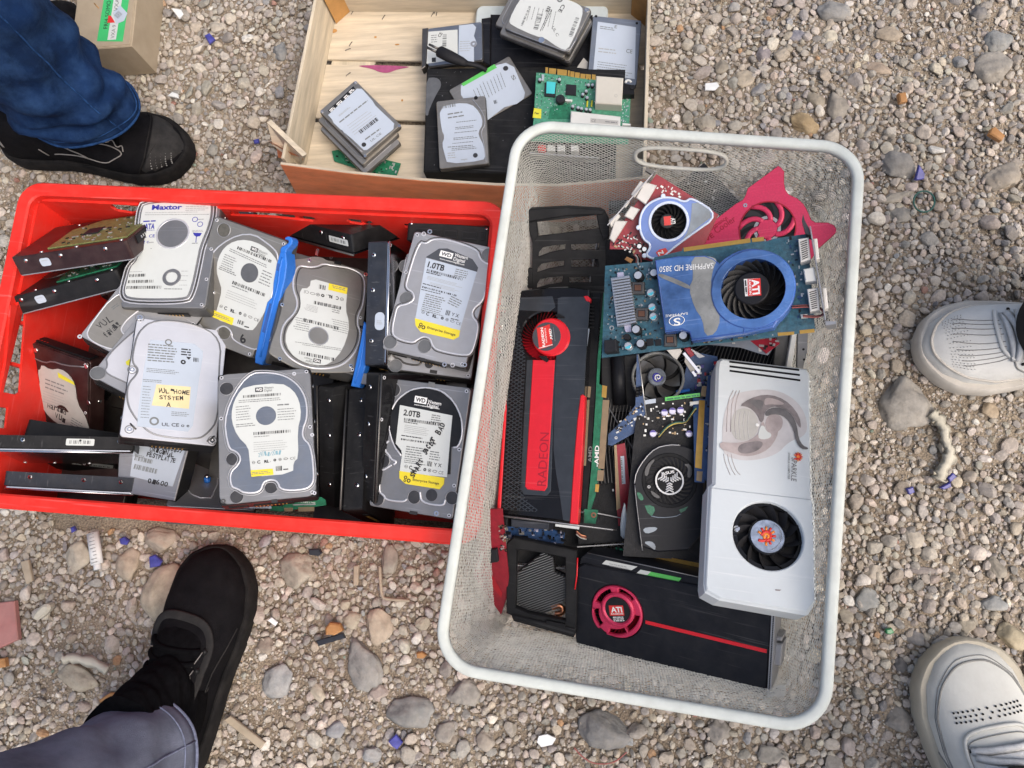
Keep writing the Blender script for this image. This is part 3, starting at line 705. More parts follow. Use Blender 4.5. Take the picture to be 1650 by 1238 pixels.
# ================================================================== WOODEN CRATE
WZ, WF = .085, .012
def wood_crate():
    FL, BL, BR, FRr = P(452, 262, WZ), P(513, -38, WZ), P(1050, -38, WZ), P(1041, 284, WZ)
    fr = Fr((FL+BR)/2*np.array([1, 1, 0])+np.array([0, 0, WF]), np.eye(3))
    T = thing('wooden_crate', 'pale wooden fruit crate with orange front holding small drives', 'crate', fr)
    o = fr.o; loc = lambda p: (p[0]-o[0], p[1]-o[1])
    l = [loc(p) for p in (FL, BL, BR, FRr)]
    h = WZ-WF
    fl = l[0]; bl = l[1]; br = l[2]; f2 = l[3]
    mixp = lambda p, q, t: (p[0]+(q[0]-p[0])*t, p[1]+(q[1]-p[1])*t)
    # floor boards with gaps
    ts = [(0, .205), (.215, .475), (.492, .60), (.604, 1.0)]
    tt = lambda y: (P(500, y, WF)[1]-o[1]-fl[1])/(bl[1]-fl[1]); ts = [(.0, tt(197)), (tt(190), tt(105)), (tt(97), 1.0)]
    for a, b in ts:
        m = MB(); m.prism([mixp(fl, bl, a), mixp(f2, br, a), mixp(f2, br, b), mixp(fl, bl, b)], -.004, RNG.uniform(-.0003, .0003), 'crate_wood', .0006); part('floor_board', m, T)
    m = MB()      # cross batten seen in the gap
    m.prism([mixp(bl, br, .02), mixp(bl, br, .16), mixp(mixp(fl, f2, .16), mixp(bl, br, .16), .5), mixp(mixp(fl, f2, .02), mixp(bl, br, .02), .5)], -.009, -.0042, 'crate_wood_y'); part('batten', m, T)
    m = MB(); t = .0045
    m.obox((fl[0]+t/2, fl[1]+.006), (bl[0]+t/2, bl[1]), t, .0004, h, 'crate_wood_y', .0006); part('side_board', m, T)
    m = MB(); m.obox((f2[0]-t/2, f2[1]), (br[0]-t/2, br[1]), t, .0004, h, 'crate_wood_y', .0006); part('side_board', m, T)
    m = MB(); m.obox((bl[0]+t, bl[1]-t/2), (br[0]-t, br[1]-t/2), t, .0004, h, 'crate_wood', .0006); part('back_board', m, T)
    # front board bows outwards; pale ply inside, orange outside
    bow = [loc(P(x, y, WZ)) for x, y in ((452, 263), (560, 277), (680, 289), (800, 297), (900, 298), (980, 291), (1041, 286))]
    m = MB(); d = [(p[0], p[1]-.0028) for p in bow]; bot = [(p[0], p[1]-.017) for p in bow]
    n = len(bow)
    up = lambda pl, z, dy: [(p[0], p[1]+dy, z) for p in pl]
    m.loft([[a, b, c, e] for a, b, c, e in zip(up(bow, h, .0016), up(bow, h, -.0016), up(bot, -.004, -.0016), up(bot, -.004, .0016))], 'crate_wood', sm=False)
    bd = part('front_board', m, T)
    m = MB(); m.loft([[a, b, c, e] for a, b, c, e in zip(up(bow, h-.001, -.0017), up(bow, h-.001, -.0023), up(bot, -.004, -.0023), up(bot, -.004, -.0017))], 'orange_board', sm=False); m.build('paint', bd)
    # corner posts
    def post(c, sx, sy, s=.026):
        m = MB(); m.prism([(c[0]+sx*.0046, c[1]+sy*.0046), (c[0]+sx*s, c[1]+sy*.0046), (c[0]+sx*.0046, c[1]+sy*s)], .0006, h+.003, 'brown_wood', .0008, 'crate_wood'); part('corner_post', m, T)
    post(bl, 1, -1); post(br, -1, -1)
    # the split front corner: a splayed board end sticking out to the left
    A, B, C_, D = (loc(P(429, 196, .10)), loc(P(433, 226, .085)), loc(P(478, 262, .06)), loc(P(489, 254, .085)))
    m = MB(); z = [.10-WF, .072-WF, .03-WF, .075-WF]
    q = [A, D, C_, B]; zz = [.098-WF, .088-WF, .050-WF, .070-WF]
    m.add([(x, y, k) for (x, y), k in zip(q, zz)]+[(x+.004, y+.006, k-.004) for (x, y), k in zip(q, zz)], [(0, 1, 2, 3), (7, 6, 5, 4), (0, 4, 5, 1), (1, 5, 6, 2), (2, 6, 7, 3), (3, 7, 4, 0)], 'crate_wood'); part('split_board', m, T)
    m = MB(); m.add([(*loc(P(x, y, z)), z-WF) for x, y, z in ((432, 227, .078), (489, 256, .080), (487, 262, .05), (448, 254, .035), (446, 240, .05))], [(0, 4, 3, 2, 1)], 'orange_board'); part('split_board', m, T)
    # dye stain and staples
    m = MB(); m.flat(smooth([loc(P(x, y, WF+.0008)) for x, y in ((572, 106), (600, 105), (640, 106), (665, 108), (640, 112), (626, 118), (612, 117), (600, 111))], 2), .0008, 'stain_pink'); part('dye_stain', m, T)
    for i, (x, y, rx, ry) in enumerate(((537, 50, 7, 4), (605, 60, 2.2, 2), (648, 162, 1.8, 2.2), (560, 225, 3, 2), (640, 72, 4, 1.5))):
        m = MB(); c = loc(P(x, y, WF+.0008)); m.flat(circ(c, rx*.0009, 14, ry=ry*.0009), .0009, 'brown_wood'); part('knot', m, T)
    for x, y, a in ((566, 24, 60), (559, 20, 100), (616, 32, 60), (563, 75, 60), (557, 82, 20), (558, 123, 40), (700, 22, 70), (695, 27, 60), (703, 26, 80), (494, 172, 110)):
        c = loc(P(x, y, WF)); a = math.radians(a); q = (c[0]+.008*math.cos(a), c[1]+.008*math.sin(a)); m = MB(); m.tube([(*c, .0002), (*c, .0012), (*q, .0012), (*q, .0002)], .0006, 'metal_dark', 6); part('staple', m, T)
wood_crate()
# ================================================================== HARD DRIVES
class Gear:
    """a thing built in the frame of its visible face; outlines are read off the photograph through zz and laid on that face"""
    def __init__(s, name, label, cat, fr, zz=None, group=None):
        s.T = thing(name, label, cat, fr, group); s.fr = fr; s.zz = zz or (lambda *p: p[0] if len(p) == 1 else (list(p) if isinstance(p[0], tuple) else p)); s.parts = {}
    def mb(s, n):
        if n not in s.parts: s.parts[n] = MB()
        return s.parts[n]
    def p(s, q, h=0.): return s.fr.uv(s.zz(*q), h)
    def ps(s, qs, h=0.): return [s.p(q, h) for q in qs]
    def k(s, q, h=0.):
        a, b = s.p(q, h), s.p((q[0]+4, q[1]), h); c = s.p((q[0], q[1]+4), h); return (math.hypot(b[0]-a[0], b[1]-a[1])*math.hypot(c[0]-a[0], c[1]-a[1]))**.5/4
    def shape(s, part, qs, z0, z1, mat, ch=0., it=0, top=None): s.mb(part).prism(smooth(s.ps(qs, z1), it) if it else s.ps(qs, z1), z0, z1, mat, ch, top)
    def flat(s, part, qs, z, mat, it=0): s.mb(part).flat(smooth(s.ps(qs, z), it) if it else s.ps(qs, z), z, mat)
    def line(s, part, qs, z, r, mat, closed=False, it=2, flat=.7): s.mb(part).line2(smooth(s.ps(qs, z), it, closed), r, z, mat, closed, flat)
    def disc(s, part, q, r, z0, z1, mat, ch=0., n=28, top=None): s.mb(part).cyl(s.p(q, z1), r*s.k(q, z1), z0, z1, mat, n, ch, top)
    def ring(s, part, q, r0, r1, z0, z1, mat, ch=0.): kk = s.k(q, z1); s.mb(part).ring(s.p(q, z1), r0*kk, r1*kk, z0, z1, mat, 40, ch)
    def text(s, part, st, A, B, z, mat, h=None, bold=.012): s.mb(part).text(st, s.p(A, z), s.p(B, z), z, mat, h*s.k(A, z) if h else None, bold)
    def hand(s, part, st, A, B, z, mat, h, bold=.02): s.mb(part).hand(st, s.p(A, z), s.p(B, z), z, mat, h*s.k(A, z), bold)
    def bars(s, part, A, B, h, z, mat, n=40): s.mb(part).bars(s.p(A, z), s.p(B, z), h*s.k(A, z), z, mat, n)
    def lines(s, part, A, B, h, rows, z, mat, gap=2., seed=1, fill=.8): s.mb(part).lines(s.p(A, z), s.p(B, z), h*s.k(A, z), rows, z, mat, gap, seed, fill)
    def done(s, sub=()):
        """sub: pairs (child, parent part)"""
        up = dict(sub); ob = {}
        for n in sorted(s.parts, key=lambda n: n in up):
            nm = n.split('#')[0]; ob[n] = s.parts[n].build(nm, ob[up[n]] if n in up else s.T)
        return s.T
def sidescrews(m, w, l, th, mat='metal_shiny'):
    for sx in (-1, 1):
        for y in (-.045, .015, .057):
            m.tube([(sx*(w/2-.001), y*l/.147, -th*.72), (sx*(w/2+.0005), y*l/.147, -th*.72)], .0026, mat, 12)
            m.tube([(sx*(w/2-.001), y*l/.147, -th*.72), (sx*(w/2+.0007), y*l/.147, -th*.72)], .0013, 'cap_black', 8)
def drive(label, fr, zz=None, lid='metal_lid', body='cast_black', outline=None, w=.1016, l=.147, th=.026, group=None, name='hard_drive', cat='hard drive', rnd=.004):
    g = Gear(name, label, cat, fr, zz, group)
    b = g.mb('body'); b.prism(rrect(w, l, .003, 3), -th, -.003, body, .0007)
    b.prism(rrect(w-.006, l-.006, .004, 3), -.0031, -.0016, body)
    if l > .12:
        sidescrews(b, w, l, th); c = g.mb('connector'); c.box(-.018, .024, -l/2-.0012, -l/2+.004, -th+.002, -th+.010, 'cap_black'); c.box(-.044, -.0239, -l/2-.0010, -l/2+.004, -th+.003, -th+.010, 'cap_black')
        for i in range(9): c.box(-.016+i*.004, -.0148+i*.004, -l/2-.0015, -l/2-.0011, -th+.004, -th+.008, 'gold')
    if lid:
        if outline: g.shape('lid', outline, -.0022, 0, lid, .0006, 1)
        else: g.mb('lid').prism(rrect(w-.0012, l-.0012, rnd, 5), -.0022, 0, lid, .0006)
        if l > .12:
            for x, y in ((-.046, .069), (.046, .069), (.046, -.069), (.047, .004), (-.047, .022), (.047, -.036)): g.mb('lid').ring((x, y), .0010, .0021, -.0001, .0006, 'metal_bright', 12, .0002); g.mb('lid').flat(circ((x, y), .0011, 8), .0003, 'cap_black')
    return g
LZ, IZ = .0013, .0015      # label and ink heights over the lid
def sticker(g, q, r, mat='sticker_dark'):
    g.ring('lid', q, r*1.0, r*1.1, -.0002, .0007, 'metal_lid', .0003); g.disc('lid', q, r, .0001, .0003, mat)
def wdbox(g, A, B, h, z, mat, ink, part='label', western=None, wh=None):
    """boxed two-letter mark from A to B (baseline corners)"""
    a, b = g.p(A, z), g.p(B, z); d = Vector((b[0]-a[0], b[1]-a[1])); n = Vector((-d.y, d.x)).normalized(); hh = h*g.k(A, z); m = g.mb(part)
    q = [a, b, (b[0]+n.x*hh, b[1]+n.y*hh), (a[0]+n.x*hh, a[1]+n.y*hh)]; m.flat(q, z, mat)
    d2 = d*.1; m.text('WD', (a[0]+d2.x+n.x*hh*.2, a[1]+d2.y+n.y*hh*.2), (b[0]-d2.x+n.x*hh*.2, b[1]-d2.y+n.y*hh*.2), z+.00015, ink, hh*.62, .03)
def symbols(g, A, B, h, z, part='label', mat='ink'):
    """the row of approval marks: rings, discs and letters"""
    a, b = Vector(g.p(A, z)), Vector(g.p(B, z)); d = b-a; u = d.normalized(); n = Vector((-u.y, u.x)); H_ = h*g.k(A, z)*.8; m = g.mb(part); at = lambda t, v=.5: tuple(a+d*t+n*H_*v)
    m.ring(at(.05), H_*.36, H_*.44, z-.0001, z+.00002, mat, 18); m.flat([at(.022, .45), at(.078, .45), at(.078, .55), at(.022, .55)], z, mat)
    m.text('C', tuple(a+d*.13), tuple(a+d*.20), z, mat, H_*.95, .03); m.text('RL', tuple(a+d*.29), tuple(a+d*.40), z, mat, H_*.85, .05); m.flat(circ(at(.43, .12), H_*.1, 8), z, mat)
    m.ring(at(.53), H_*.15, H_*.42, z-.0001, z+.00002, mat, 18); m.ring(at(.65), H_*.34, H_*.44, z-.0001, z+.00002, mat, 18); m.flat(circ(at(.65), H_*.17, 10), z, mat)
    m.line2([tuple(Vector(at(.78))+u*H_*.6*math.cos(t)+n*H_*.28*math.sin(t)) for t in np.linspace(0, 6.2, 16)], .00022, z, mat, True)
    m.text('CE', tuple(a+d*.88), tuple(a+d*1.0), z, mat, H_*.8, -.01)
DR = 'hard drives heaped in the red crate'
def drives():
    # ---- white labelled drive, upper left
    z = Z(4.125, 0, 280); fr = fq([(226, 320), (359, 320), None, (193, 495)], .1016, .147, .203, 8)
    g = drive('hard drive whose white label starts with the word Maxtor in blue', fr, z, 'metal_grey', 'cast_grey', group=DR)
    lab = [(965, 194), (1390, 189), (1412, 214), (1398, 330), (1335, 480), (1318, 560), (1290, 700), (1262, 800), (1235, 836), (862, 836), (822, 795), (850, 690), (868, 620), (912, 580), (922, 520), (908, 470), (926, 380), (940, 250)]
    for off, mt in ((-.0022, 'metal_bright'), (-.0042, 'metal_dark'), (-.006, 'metal_bright')): g.mb('lid').line2(inset(smooth(g.ps(lab), 2), off if sum(1 for _ in lab) else 0), .0008, .0002, mt, True)
    g.shape('lid', lab, 0, .0011, 'metal_grey', .0005, 2); g.mb('label').flat(inset(smooth(g.ps(lab), 2), .0008), LZ, 'paper')
    g.disc('lid', (1147, 397), 94, .0012, .0016, 'metal_grey', .0003, 40); g.ring('lid', (1147, 397), 94, 106, .0012, .0018, 'metal_bright', .0003)
    g.ring('lid', (1140, 688), 36, 58, .0012, .0020, 'metal_grey', .0004)
    g.text('label', 'Maxtor', (1008, 240), (1208, 236), IZ, 'ink_blue', 34, .035); g.lines('label', (1235, 222), (1392, 218), 5, 3, IZ, 'ink_pale', 2.6); g.lines('label', (965, 262), (1385, 256), 4, 1, IZ, 'ink_pale'); g.lines('label', (962, 275), (1392, 272), 3, 1, IZ, 'ink_grey', fill=1)
    g.text('label', 'ATA', (958, 370), (1026, 368), IZ, 'ink_blue', 40, .03); g.lines('label', (952, 322), (1034, 318), 9, 1, IZ, 'ink_blue', fill=1); g.lines('label', (948, 380), (1028, 377), 3, 1, IZ, 'ink_blue', fill=1)
    g.text('label', 'UL. CE', (930, 425), (1028, 423), IZ, 'ink_blue', 20); g.text('label', '@ c', (928, 464), (988, 462), IZ, 'ink_blue', 24); g.lines('label', (985, 462), (1028, 460), 8, 1, IZ, 'ink_pale')
    g.flat('label', [(1282, 392), (1342, 395), (1330, 415), (1305, 420), (1290, 410)], IZ, 'ink_blue'); g.flat('label', [(1303, 418), (1308, 418), (1304, 458), (1299, 458)], IZ, 'ink_blue'); g.lines('label', (1275, 466), (1322, 464), 5, 1, IZ, 'ink_grey')
    g.ring('label', (1296, 304), 14, 18, LZ, IZ, 'ink_blue'); g.lines('label', (1316, 306), (1362, 304), 4, 1, IZ, 'ink_grey'); g.ring('label', (1330, 336), 14, 18, LZ, IZ, 'ink_blue'); g.lines('label', (1278, 380), (1360, 378), 4, 2, IZ, 'ink_pale')
    for A, B, n in (((858, 688), (968, 684), 30), ((850, 728), (1022, 724), 44), ((840, 767), (1076, 764), 60)): g.bars('label', A, B, 20, IZ, 'ink', n)
    g.lines('label', (862, 655), (960, 652), 4, 1, IZ, 'ink_pale'); g.lines('label', (1205, 650), (1260, 650), 4, 4, IZ, 'ink_pale', 8); g.lines('label', (1090, 768), (1235, 770), 5, 1, IZ, 'ink_grey'); g.lines('label', (1000, 500), (1010, 500), 4, 1, IZ, 'ink_grey')
    g.done([('label', 'lid')])
    # ---- drive with a blue rail and a marker 6
    z = Z(4.42, 260, 320); fr = fq([(350, 349), (459, 388), (412, 582), (286, 530)], .1016, .147, .193, 12)
    g = drive('grey hard drive with a blue rail on its right side and a marker 6', fr, z, 'metal_warm', 'cast_grey', group=DR)
    con = [(615, 225), (365, 355), (290, 575), (300, 612), (342, 650), (338, 705), (300, 738), (222, 740), (193, 850), (248, 922), (375, 962), (402, 920), (452, 903), (503, 948), (503, 1008), (668, 1085), (705, 1050), (815, 560), (838, 420), (800, 350)]
    g.shape('lid', con, 0, .0009, 'metal_warm', .0007, 2); g.line('lid', con, .0004, .0011, 'metal_bright', True)
    g.shape('label', [(392, 520), (402, 430), (445, 350), (520, 302), (610, 293), (720, 330), (805, 410), (832, 470), (812, 580), (775, 715), (745, 790), (680, 905), (640, 948), (520, 905), (375, 855), (402, 770), (432, 650), (412, 590)], .0009, LZ, 'paper', 0, 1)
    g.disc('lid', (627, 530), 66, .001, .0016, 'sticker_grey', .0003, 36)
    for q in ((443, 225), (275, 672), (190, 913), (447, 955)): sticker(g, q, 46, 'sticker_brown')
    wdbox(g, (632, 368), (683, 388), 30, IZ, 'ink', 'ink_white'); g.text('label', 'Western', (690, 380), (752, 403), IZ, 'ink_grey', 18); g.text('label', 'Digital', (686, 400), (736, 418), IZ, 'ink_grey', 18)
    g.bars('label', (538, 360), (785, 462), 20, IZ, 'ink', 50); g.lines('label', (487, 360), (805, 505), 5, 2, IZ, 'ink_grey', 2.6); g.lines('label', (450, 400), (545, 440), 5, 6, IZ, 'ink_grey', 3.2); g.lines('label', (720, 515), (800, 550), 7, 5, IZ, 'ink_grey', 3); g.lines('label', (412, 490), (545, 545), 6, 2, IZ, 'ink_grey', 2)
    g.bars('label', (503, 608), (738, 702), 22, IZ, 'ink', 50); g.lines('label', (500, 625), (640, 680), 6, 1, IZ, 'ink_grey'); g.lines('label', (470, 655), (700, 745), 4, 4, IZ, 'ink_pale', 4)
    symbols(g, (408, 775), (692, 880), 30, IZ); g.flat('label', [(377, 797), (517, 853), (505, 903), (360, 843)], IZ, 'paper_yellow'); g.lines('label', (380, 822), (500, 868), 5, 2, .00165, 'ink_grey', 2.2); g.bars('label', (540, 890), (582, 905), 28, IZ, 'ink', 11); g.lines('label', (590, 915), (628, 925), 8, 1, IZ, 'ink', fill=1)
    g.hand('marker_digit', '6', (565, 1032), (612, 1030), .0011, 'ink', 62, .03)
    g.line('lid', [(335, 735), (360, 755), (368, 770)], .001, .0006, 'ink', it=1); g.flat('lid', [(412, 1045), (455, 1062), (450, 1088), (405, 1070)], .0003, 'ink')
    g.shape('mounting_rail', [(846, 372), (884, 384), (892, 470), (880, 570), (852, 680), (752, 1120), (716, 1188), (664, 1172), (664, 1128), (738, 790), (752, 738), (788, 700), (795, 600), (818, 470)], -.020, .0030, 'blue_plastic', .0012)
    g.shape('mounting_rail', [(842, 380), (850, 345), (885, 330), (906, 312), (900, 296), (880, 292), (876, 280), (902, 268), (928, 280), (934, 308), (918, 338), (890, 362), (884, 392)], -.012, .0030, 'blue_plastic', .001, 1)
    g.line('mounting_rail', [(862, 420), (840, 520), (832, 610), (790, 760), (705, 1130)], .0032, .0014, 'blue_plastic', it=1)
    g.shape('mounting_rail', [(826, 460), (850, 468), (842, 520), (820, 512)], .0029, .0031, 'clear_blue_edge'); g.shape('mounting_rail', [(770, 745), (795, 755), (740, 960), (716, 950)], .0028, .0031, 'clear_blue_edge')
    g.done([('label', 'lid'), ('marker_digit', 'lid')])
    # ---- drive with its label upside down
    fr = fq([(464, 400), (597, 440), (577, 605), (432, 568)], .1016, .147, .150, 16)
    out = [(905, 455), (945, 432), (1040, 425), (1065, 412), (1140, 415), (1180, 440), (1235, 448), (1285, 470), (1430, 508), (1472, 545), (1462, 700), (1440, 900), (1402, 1095), (1390, 1230), (1300, 1240), (1000, 1235), (775, 1110), (765, 1075), (835, 880), (885, 640)]
    g = drive('grey hard drive whose label with a yellow tag lies upside down', fr, z, 'metal_warm', 'cast_grey', out, group=DR)
    con = [(978, 475), (1050, 490), (1110, 486), (1155, 464), (1230, 480), (1335, 492), (1425, 535), (1452, 600), (1438, 760), (1400, 830), (1396, 900), (1422, 960), (1392, 1085), (1300, 1185), (1180, 1215), (1040, 1205), (920, 1145), (855, 1060), (848, 980), (872, 890), (950, 820), (975, 740), (935, 640), (945, 540)]
    g.shape('lid', con, 0, .0011, 'metal_warm', .0009, 2); g.line('lid', con, .0004, .0014, 'metal_bright', True); g.mb('lid').line2(inset(smooth(g.ps(con), 2), .0032), .0007, .0011, 'metal_dark', True)
    g.shape('label', [(1068, 568), (1200, 605), (1326, 648), (1312, 790), (1335, 870), (1335, 950), (1290, 1080), (1205, 1178), (1090, 1200), (955, 1140), (885, 1045), (888, 940), (950, 850), (992, 760), (985, 640), (1055, 640)], .0011, LZ, 'paper', 0, 1)
    g.disc('lid', (1120, 978), 62, .0012, .0017, 'metal_warm', .0003, 36); g.ring('lid', (1120, 978), 60, 68, .0012, .0018, 'metal_lid', .0002)
    wdbox(g, (1137, 1148), (1084, 1138), 30, IZ, 'ink', 'ink_white'); g.text('label', 'Western', (1078, 1142), (1020, 1128), IZ, 'ink_grey', 15); g.text('label', 'Digital', (1080, 1162), (1030, 1150), IZ, 'ink_grey', 15)
    g.flat('label', [(1193, 604), (1327, 636), (1320, 682), (1188, 650)], IZ, 'paper_yellow'); g.lines('label', (1310, 652), (1205, 628), 5, 2, .00165, 'ink_grey', 2.4)
    symbols(g, (1300, 708), (1015, 652), 34, IZ); g.bars('label', (1170, 622), (1125, 612), 34, IZ, 'ink', 11)
    for A, B, n in (((1280, 770), (1085, 728), 40), ((1262, 915), (1008, 850), 50), ((1230, 1135), (975, 1085), 44)): g.bars('label', A, B, 24, IZ, 'ink', n)
    g.lines('label', (1268, 815), (1205, 800), 6, 3, IZ, 'ink_grey', 2.6); g.lines('label', (1110, 812), (1008, 785), 4, 5, IZ, 'ink_pale', 2.6); g.lines('label', (1325, 960), (1200, 930), 4, 6, IZ, 'ink_grey', 4); g.lines('label', (1050, 945), (930, 920), 5, 6, IZ, 'ink_grey', 3.4); g.lines('label', (1280, 1080), (945, 1030), 4, 2, IZ, 'ink_grey', 3)
    for q in ((1055, 438), (862, 755), (845, 1140), (1455, 540), (1420, 915), (1350, 1190)): g.disc('lid', q, 14, 0, .0012, 'metal_shiny', .0003, 14); g.disc('lid', q, 6, .0012, .0013, 'cap_black', 0, 8)
    g.shape('body', [(1105, 355), (1125, 360), (1112, 410), (1095, 400)], -.004, -.001, 'metal_shiny'); g.shape('body', [(1235, 440), (1285, 452), (1280, 475), (1230, 462)], -.002, .0004, 'cap_black')
    g.done([('label', 'lid')])
    # ---- silver 1.0TB drive
    z = Z(4.42, 560, 320); fr = fq([(672, 373), (793, 399), (753.5, 599.5), (614, 557.5)], .1016, .147, .205, 9)
    g = drive('bright silver hard drive with a dark label cap reading 1.0TB', fr, z, 'metal_lid', 'cast_grey', group=DR)
    con = [(508, 308), (560, 325), (602, 290), (705, 290), (925, 362), (940, 425), (975, 460), (1040, 475), (985, 650), (962, 732), (892, 785), (885, 840), (928, 885), (925, 955), (890, 1090), (850, 1122), (645, 1085), (605, 1050), (592, 1000), (548, 980), (498, 1002), (468, 1030), (360, 1003), (312, 958), (345, 800), (360, 765), (430, 752), (476, 720), (470, 670), (418, 640), (420, 590)]
    g.shape('lid', con, 0, .0010, 'metal_lid', .0008, 2); g.line('lid', con, .0004, .0013, 'metal_bright', True); g.mb('lid').line2(inset(smooth(g.ps(con), 2), -.0022), .0006, .0002, 'metal_dark', True)
    g.flat('label', [(560, 424), (922, 521), (798, 945), (482, 858)], LZ, 'paper_blue'); g.shape('label', [(557, 418), (652, 357), (712, 356), (890, 432), (930, 492), (922, 523)], .0010, .0014, 'label_dark'); g.shape('label', [(480, 853), (802, 940), (793, 985), (755, 1006), (520, 950), (484, 905)], .0010, .0014, 'paper_yellow')
    g.text('label', '1.0TB', (568, 487), (684, 517), .0016, 'ink', 42, .03); wdbox(g, (652, 408), (742, 432), 42, .0016, 'ink_white', 'label_dark'); g.text('label', 'Western', (760, 412), (854, 436), .0016, 'ink_white', 24); g.text('label', 'Digital', (752, 440), (832, 460), .0016, 'ink_white', 24); g.text('label', 'www.westerndigital.com', (655, 432), (830, 478), .0016, 'ink_white', 11)
    g.text('label', 'Enterprise Storage', (566, 925), (766, 980), .0016, 'ink', 18)
    for q, r in (((522, 897), 12), ((540, 918), 14), ((512, 915), 9)): g.ring('label', q, r*.5, r, .0014, .0016, 'ink')
    g.bars('label', (563, 518), (823, 588), 18, IZ, 'ink', 60); g.lines('label', (560, 528), (685, 560), 6, 1, IZ, 'ink'); g.lines('label', (770, 505), (872, 530), 6, 4, IZ, 'ink_grey', 2.5); g.lines('label', (570, 555), (820, 620), 3, 3, IZ, 'ink_pale', 3); g.lines('label', (590, 600), (800, 655), 3, 3, IZ, 'ink_pale', 3)
    g.lines('label', (535, 608), (690, 650), 6, 1, IZ, 'ink'); g.bars('label', (530, 635), (780, 700), 12, IZ, 'ink', 50); g.lines('label', (525, 650), (690, 690), 5, 1, IZ, 'ink'); g.lines('label', (555, 683), (710, 722), 7, 6, IZ, 'ink_grey', 2.2); g.lines('label', (735, 700), (828, 745), 7, 4, IZ, 'ink_grey', 2.4); g.lines('label', (530, 770), (690, 815), 5, 3, IZ, 'ink_grey', 2.6)
    symbols(g, (520, 818), (805, 905), 30, IZ); g.bars('label', (695, 828), (725, 836), 36, IZ, 'ink', 11); g.text('label', 'Y X', (738, 835), (790, 850), IZ, 'ink', 24); g.lines('label', (735, 858), (795, 872), 6, 1, IZ, 'ink', fill=1)
    for q in ((417, 712), (303, 1022), (548, 1052), (1003, 400)): sticker(g, q, 46, 'sticker_grey')
    for q in ((690, 1182), (835, 1185), (585, 235)): g.ring('lid', q, 8, 17, 0, .0008, 'metal_shiny', .0002); g.disc('lid', q, 8, 0, .0002, 'cap_black', 0, 10)
    for q in ((748, 1187), (542, 252), (450, 790)): g.ring('lid', q, 10, 16, 0, .0005, 'metal_bright', .0002)
    g.flat('lid', [(508, 1128), (555, 1140), (550, 1160), (505, 1150)], .0003, 'ink'); g.done([('label', 'lid')])
    # ---- the silver drive below it
    fr = fq([(648, 404), (792, 428), (763, 612), (622, 592)], .1016, .147, .150, 3)
    g = drive('silver hard drive lying unlabelled directly under the 1.0TB one', fr, z, 'metal_lid', 'cast_grey', group=DR)
    for q in ((342, 1190), (412, 482)): sticker(g, q, 44, 'sticker_grey')
    g.line('lid', [(318, 1105), (330, 1130), (375, 1145), (400, 1175), (500, 1190), (525, 1172), (520, 1150)], .0004, .0012, 'metal_dark', it=2); g.line('lid', [(420, 420), (370, 640), (330, 900), (300, 1100)], .0004, .001, 'metal_bright', it=2); g.disc('lid', (580, 1180), 30, .0001, .0003, 'sticker_dark'); g.flat('lid', [(588, 1218), (640, 1226), (636, 1250), (584, 1242)], .0003, 'ink')
    for q in ((335, 930),): g.ring('lid', q, 8, 15, 0, .0007, 'metal_shiny')
    g.done()
    # ---- 2.0TB drive with marker writing
    z = Z(4.42, 520, 570); fr = fq([(626, 604), (757, 629), (729, 835), (594.5, 820)], .1016, .147, .196, 9)
    g = drive('steel hard drive with a round black label reading 2.0TB and marker writing', fr, z, 'metal_grey', 'cast_black', group=DR)
    rim = [(560, 728), (505, 655), (470, 540), (480, 420), (530, 325), (620, 258), (730, 238), (845, 262), (935, 340), (990, 460), (994, 585), (964, 664), (930, 668)]
    g.shape('label', [(562, 722), (510, 650), (476, 540), (486, 425), (536, 332), (624, 265), (730, 246), (840, 270), (928, 346), (982, 462), (986, 582), (958, 656), (916, 665), (908, 860), (550, 855)], 0, .0012, 'label_black', .0002)
    g.flat('label', [(550, 366), (924, 441), (905, 640), (885, 880), (546, 848), (564, 725), (560, 690), (520, 640)], .0014, 'paper'); g.shape('label', [(545, 835), (866, 885), (862, 930), (832, 966), (590, 928), (546, 888)], .0008, .0015, 'paper_yellow')
    g.line('lid', rim, .0004, .0011, 'metal_bright', it=1)
    g.text('label', '2.0TB', (573, 437), (692, 456), .0017, 'ink', 40, .03); wdbox(g, (650, 346), (736, 362), 46, .0014, 'ink_white', 'label_black'); g.text('label', 'Western', (745, 352), (842, 370), .0014, 'ink_white', 24); g.text('label', 'Digital', (742, 378), (820, 392), .0014, 'ink_white', 24); g.text('label', 'www.westerndigital.com', (650, 366), (830, 398), .0014, 'ink_white', 11)
    z3 = .0017; g.bars('label', (578, 478), (860, 520), 20, z3, 'ink', 60); g.lines('label', (578, 488), (700, 508), 5, 1, z3, 'ink'); g.lines('label', (776, 440), (850, 452), 7, 4, z3, 'ink_grey', 2.2); g.lines('label', (585, 510), (770, 540), 3, 5, z3, 'ink_pale', 4)
    g.lines('label', (560, 585), (740, 612), 6, 1, z3, 'ink'); g.bars('label', (557, 615), (810, 650), 12, z3, 'ink', 50); g.lines('label', (595, 665), (740, 685), 7, 5, z3, 'ink_grey', 2.4); g.lines('label', (765, 700), (842, 712), 7, 4, z3, 'ink_grey', 2.4); g.lines('label', (582, 748), (740, 770), 5, 3, z3, 'ink_grey', 2.6)
    symbols(g, (578, 815), (858, 862), 32, z3); g.bars('label', (742, 800), (775, 806), 34, z3, 'ink', 11); g.text('label', 'Y X', (790, 802), (845, 810), z3, 'ink', 24)
    g.text('label', 'Enterprise Storage', (640, 905), (828, 934), z3, 'ink', 17)
    for q, r in (((590, 882), 12), ((612, 905), 14), ((584, 905), 9)): g.ring('label', q, r*.5, r, .0015, .0017, 'ink')
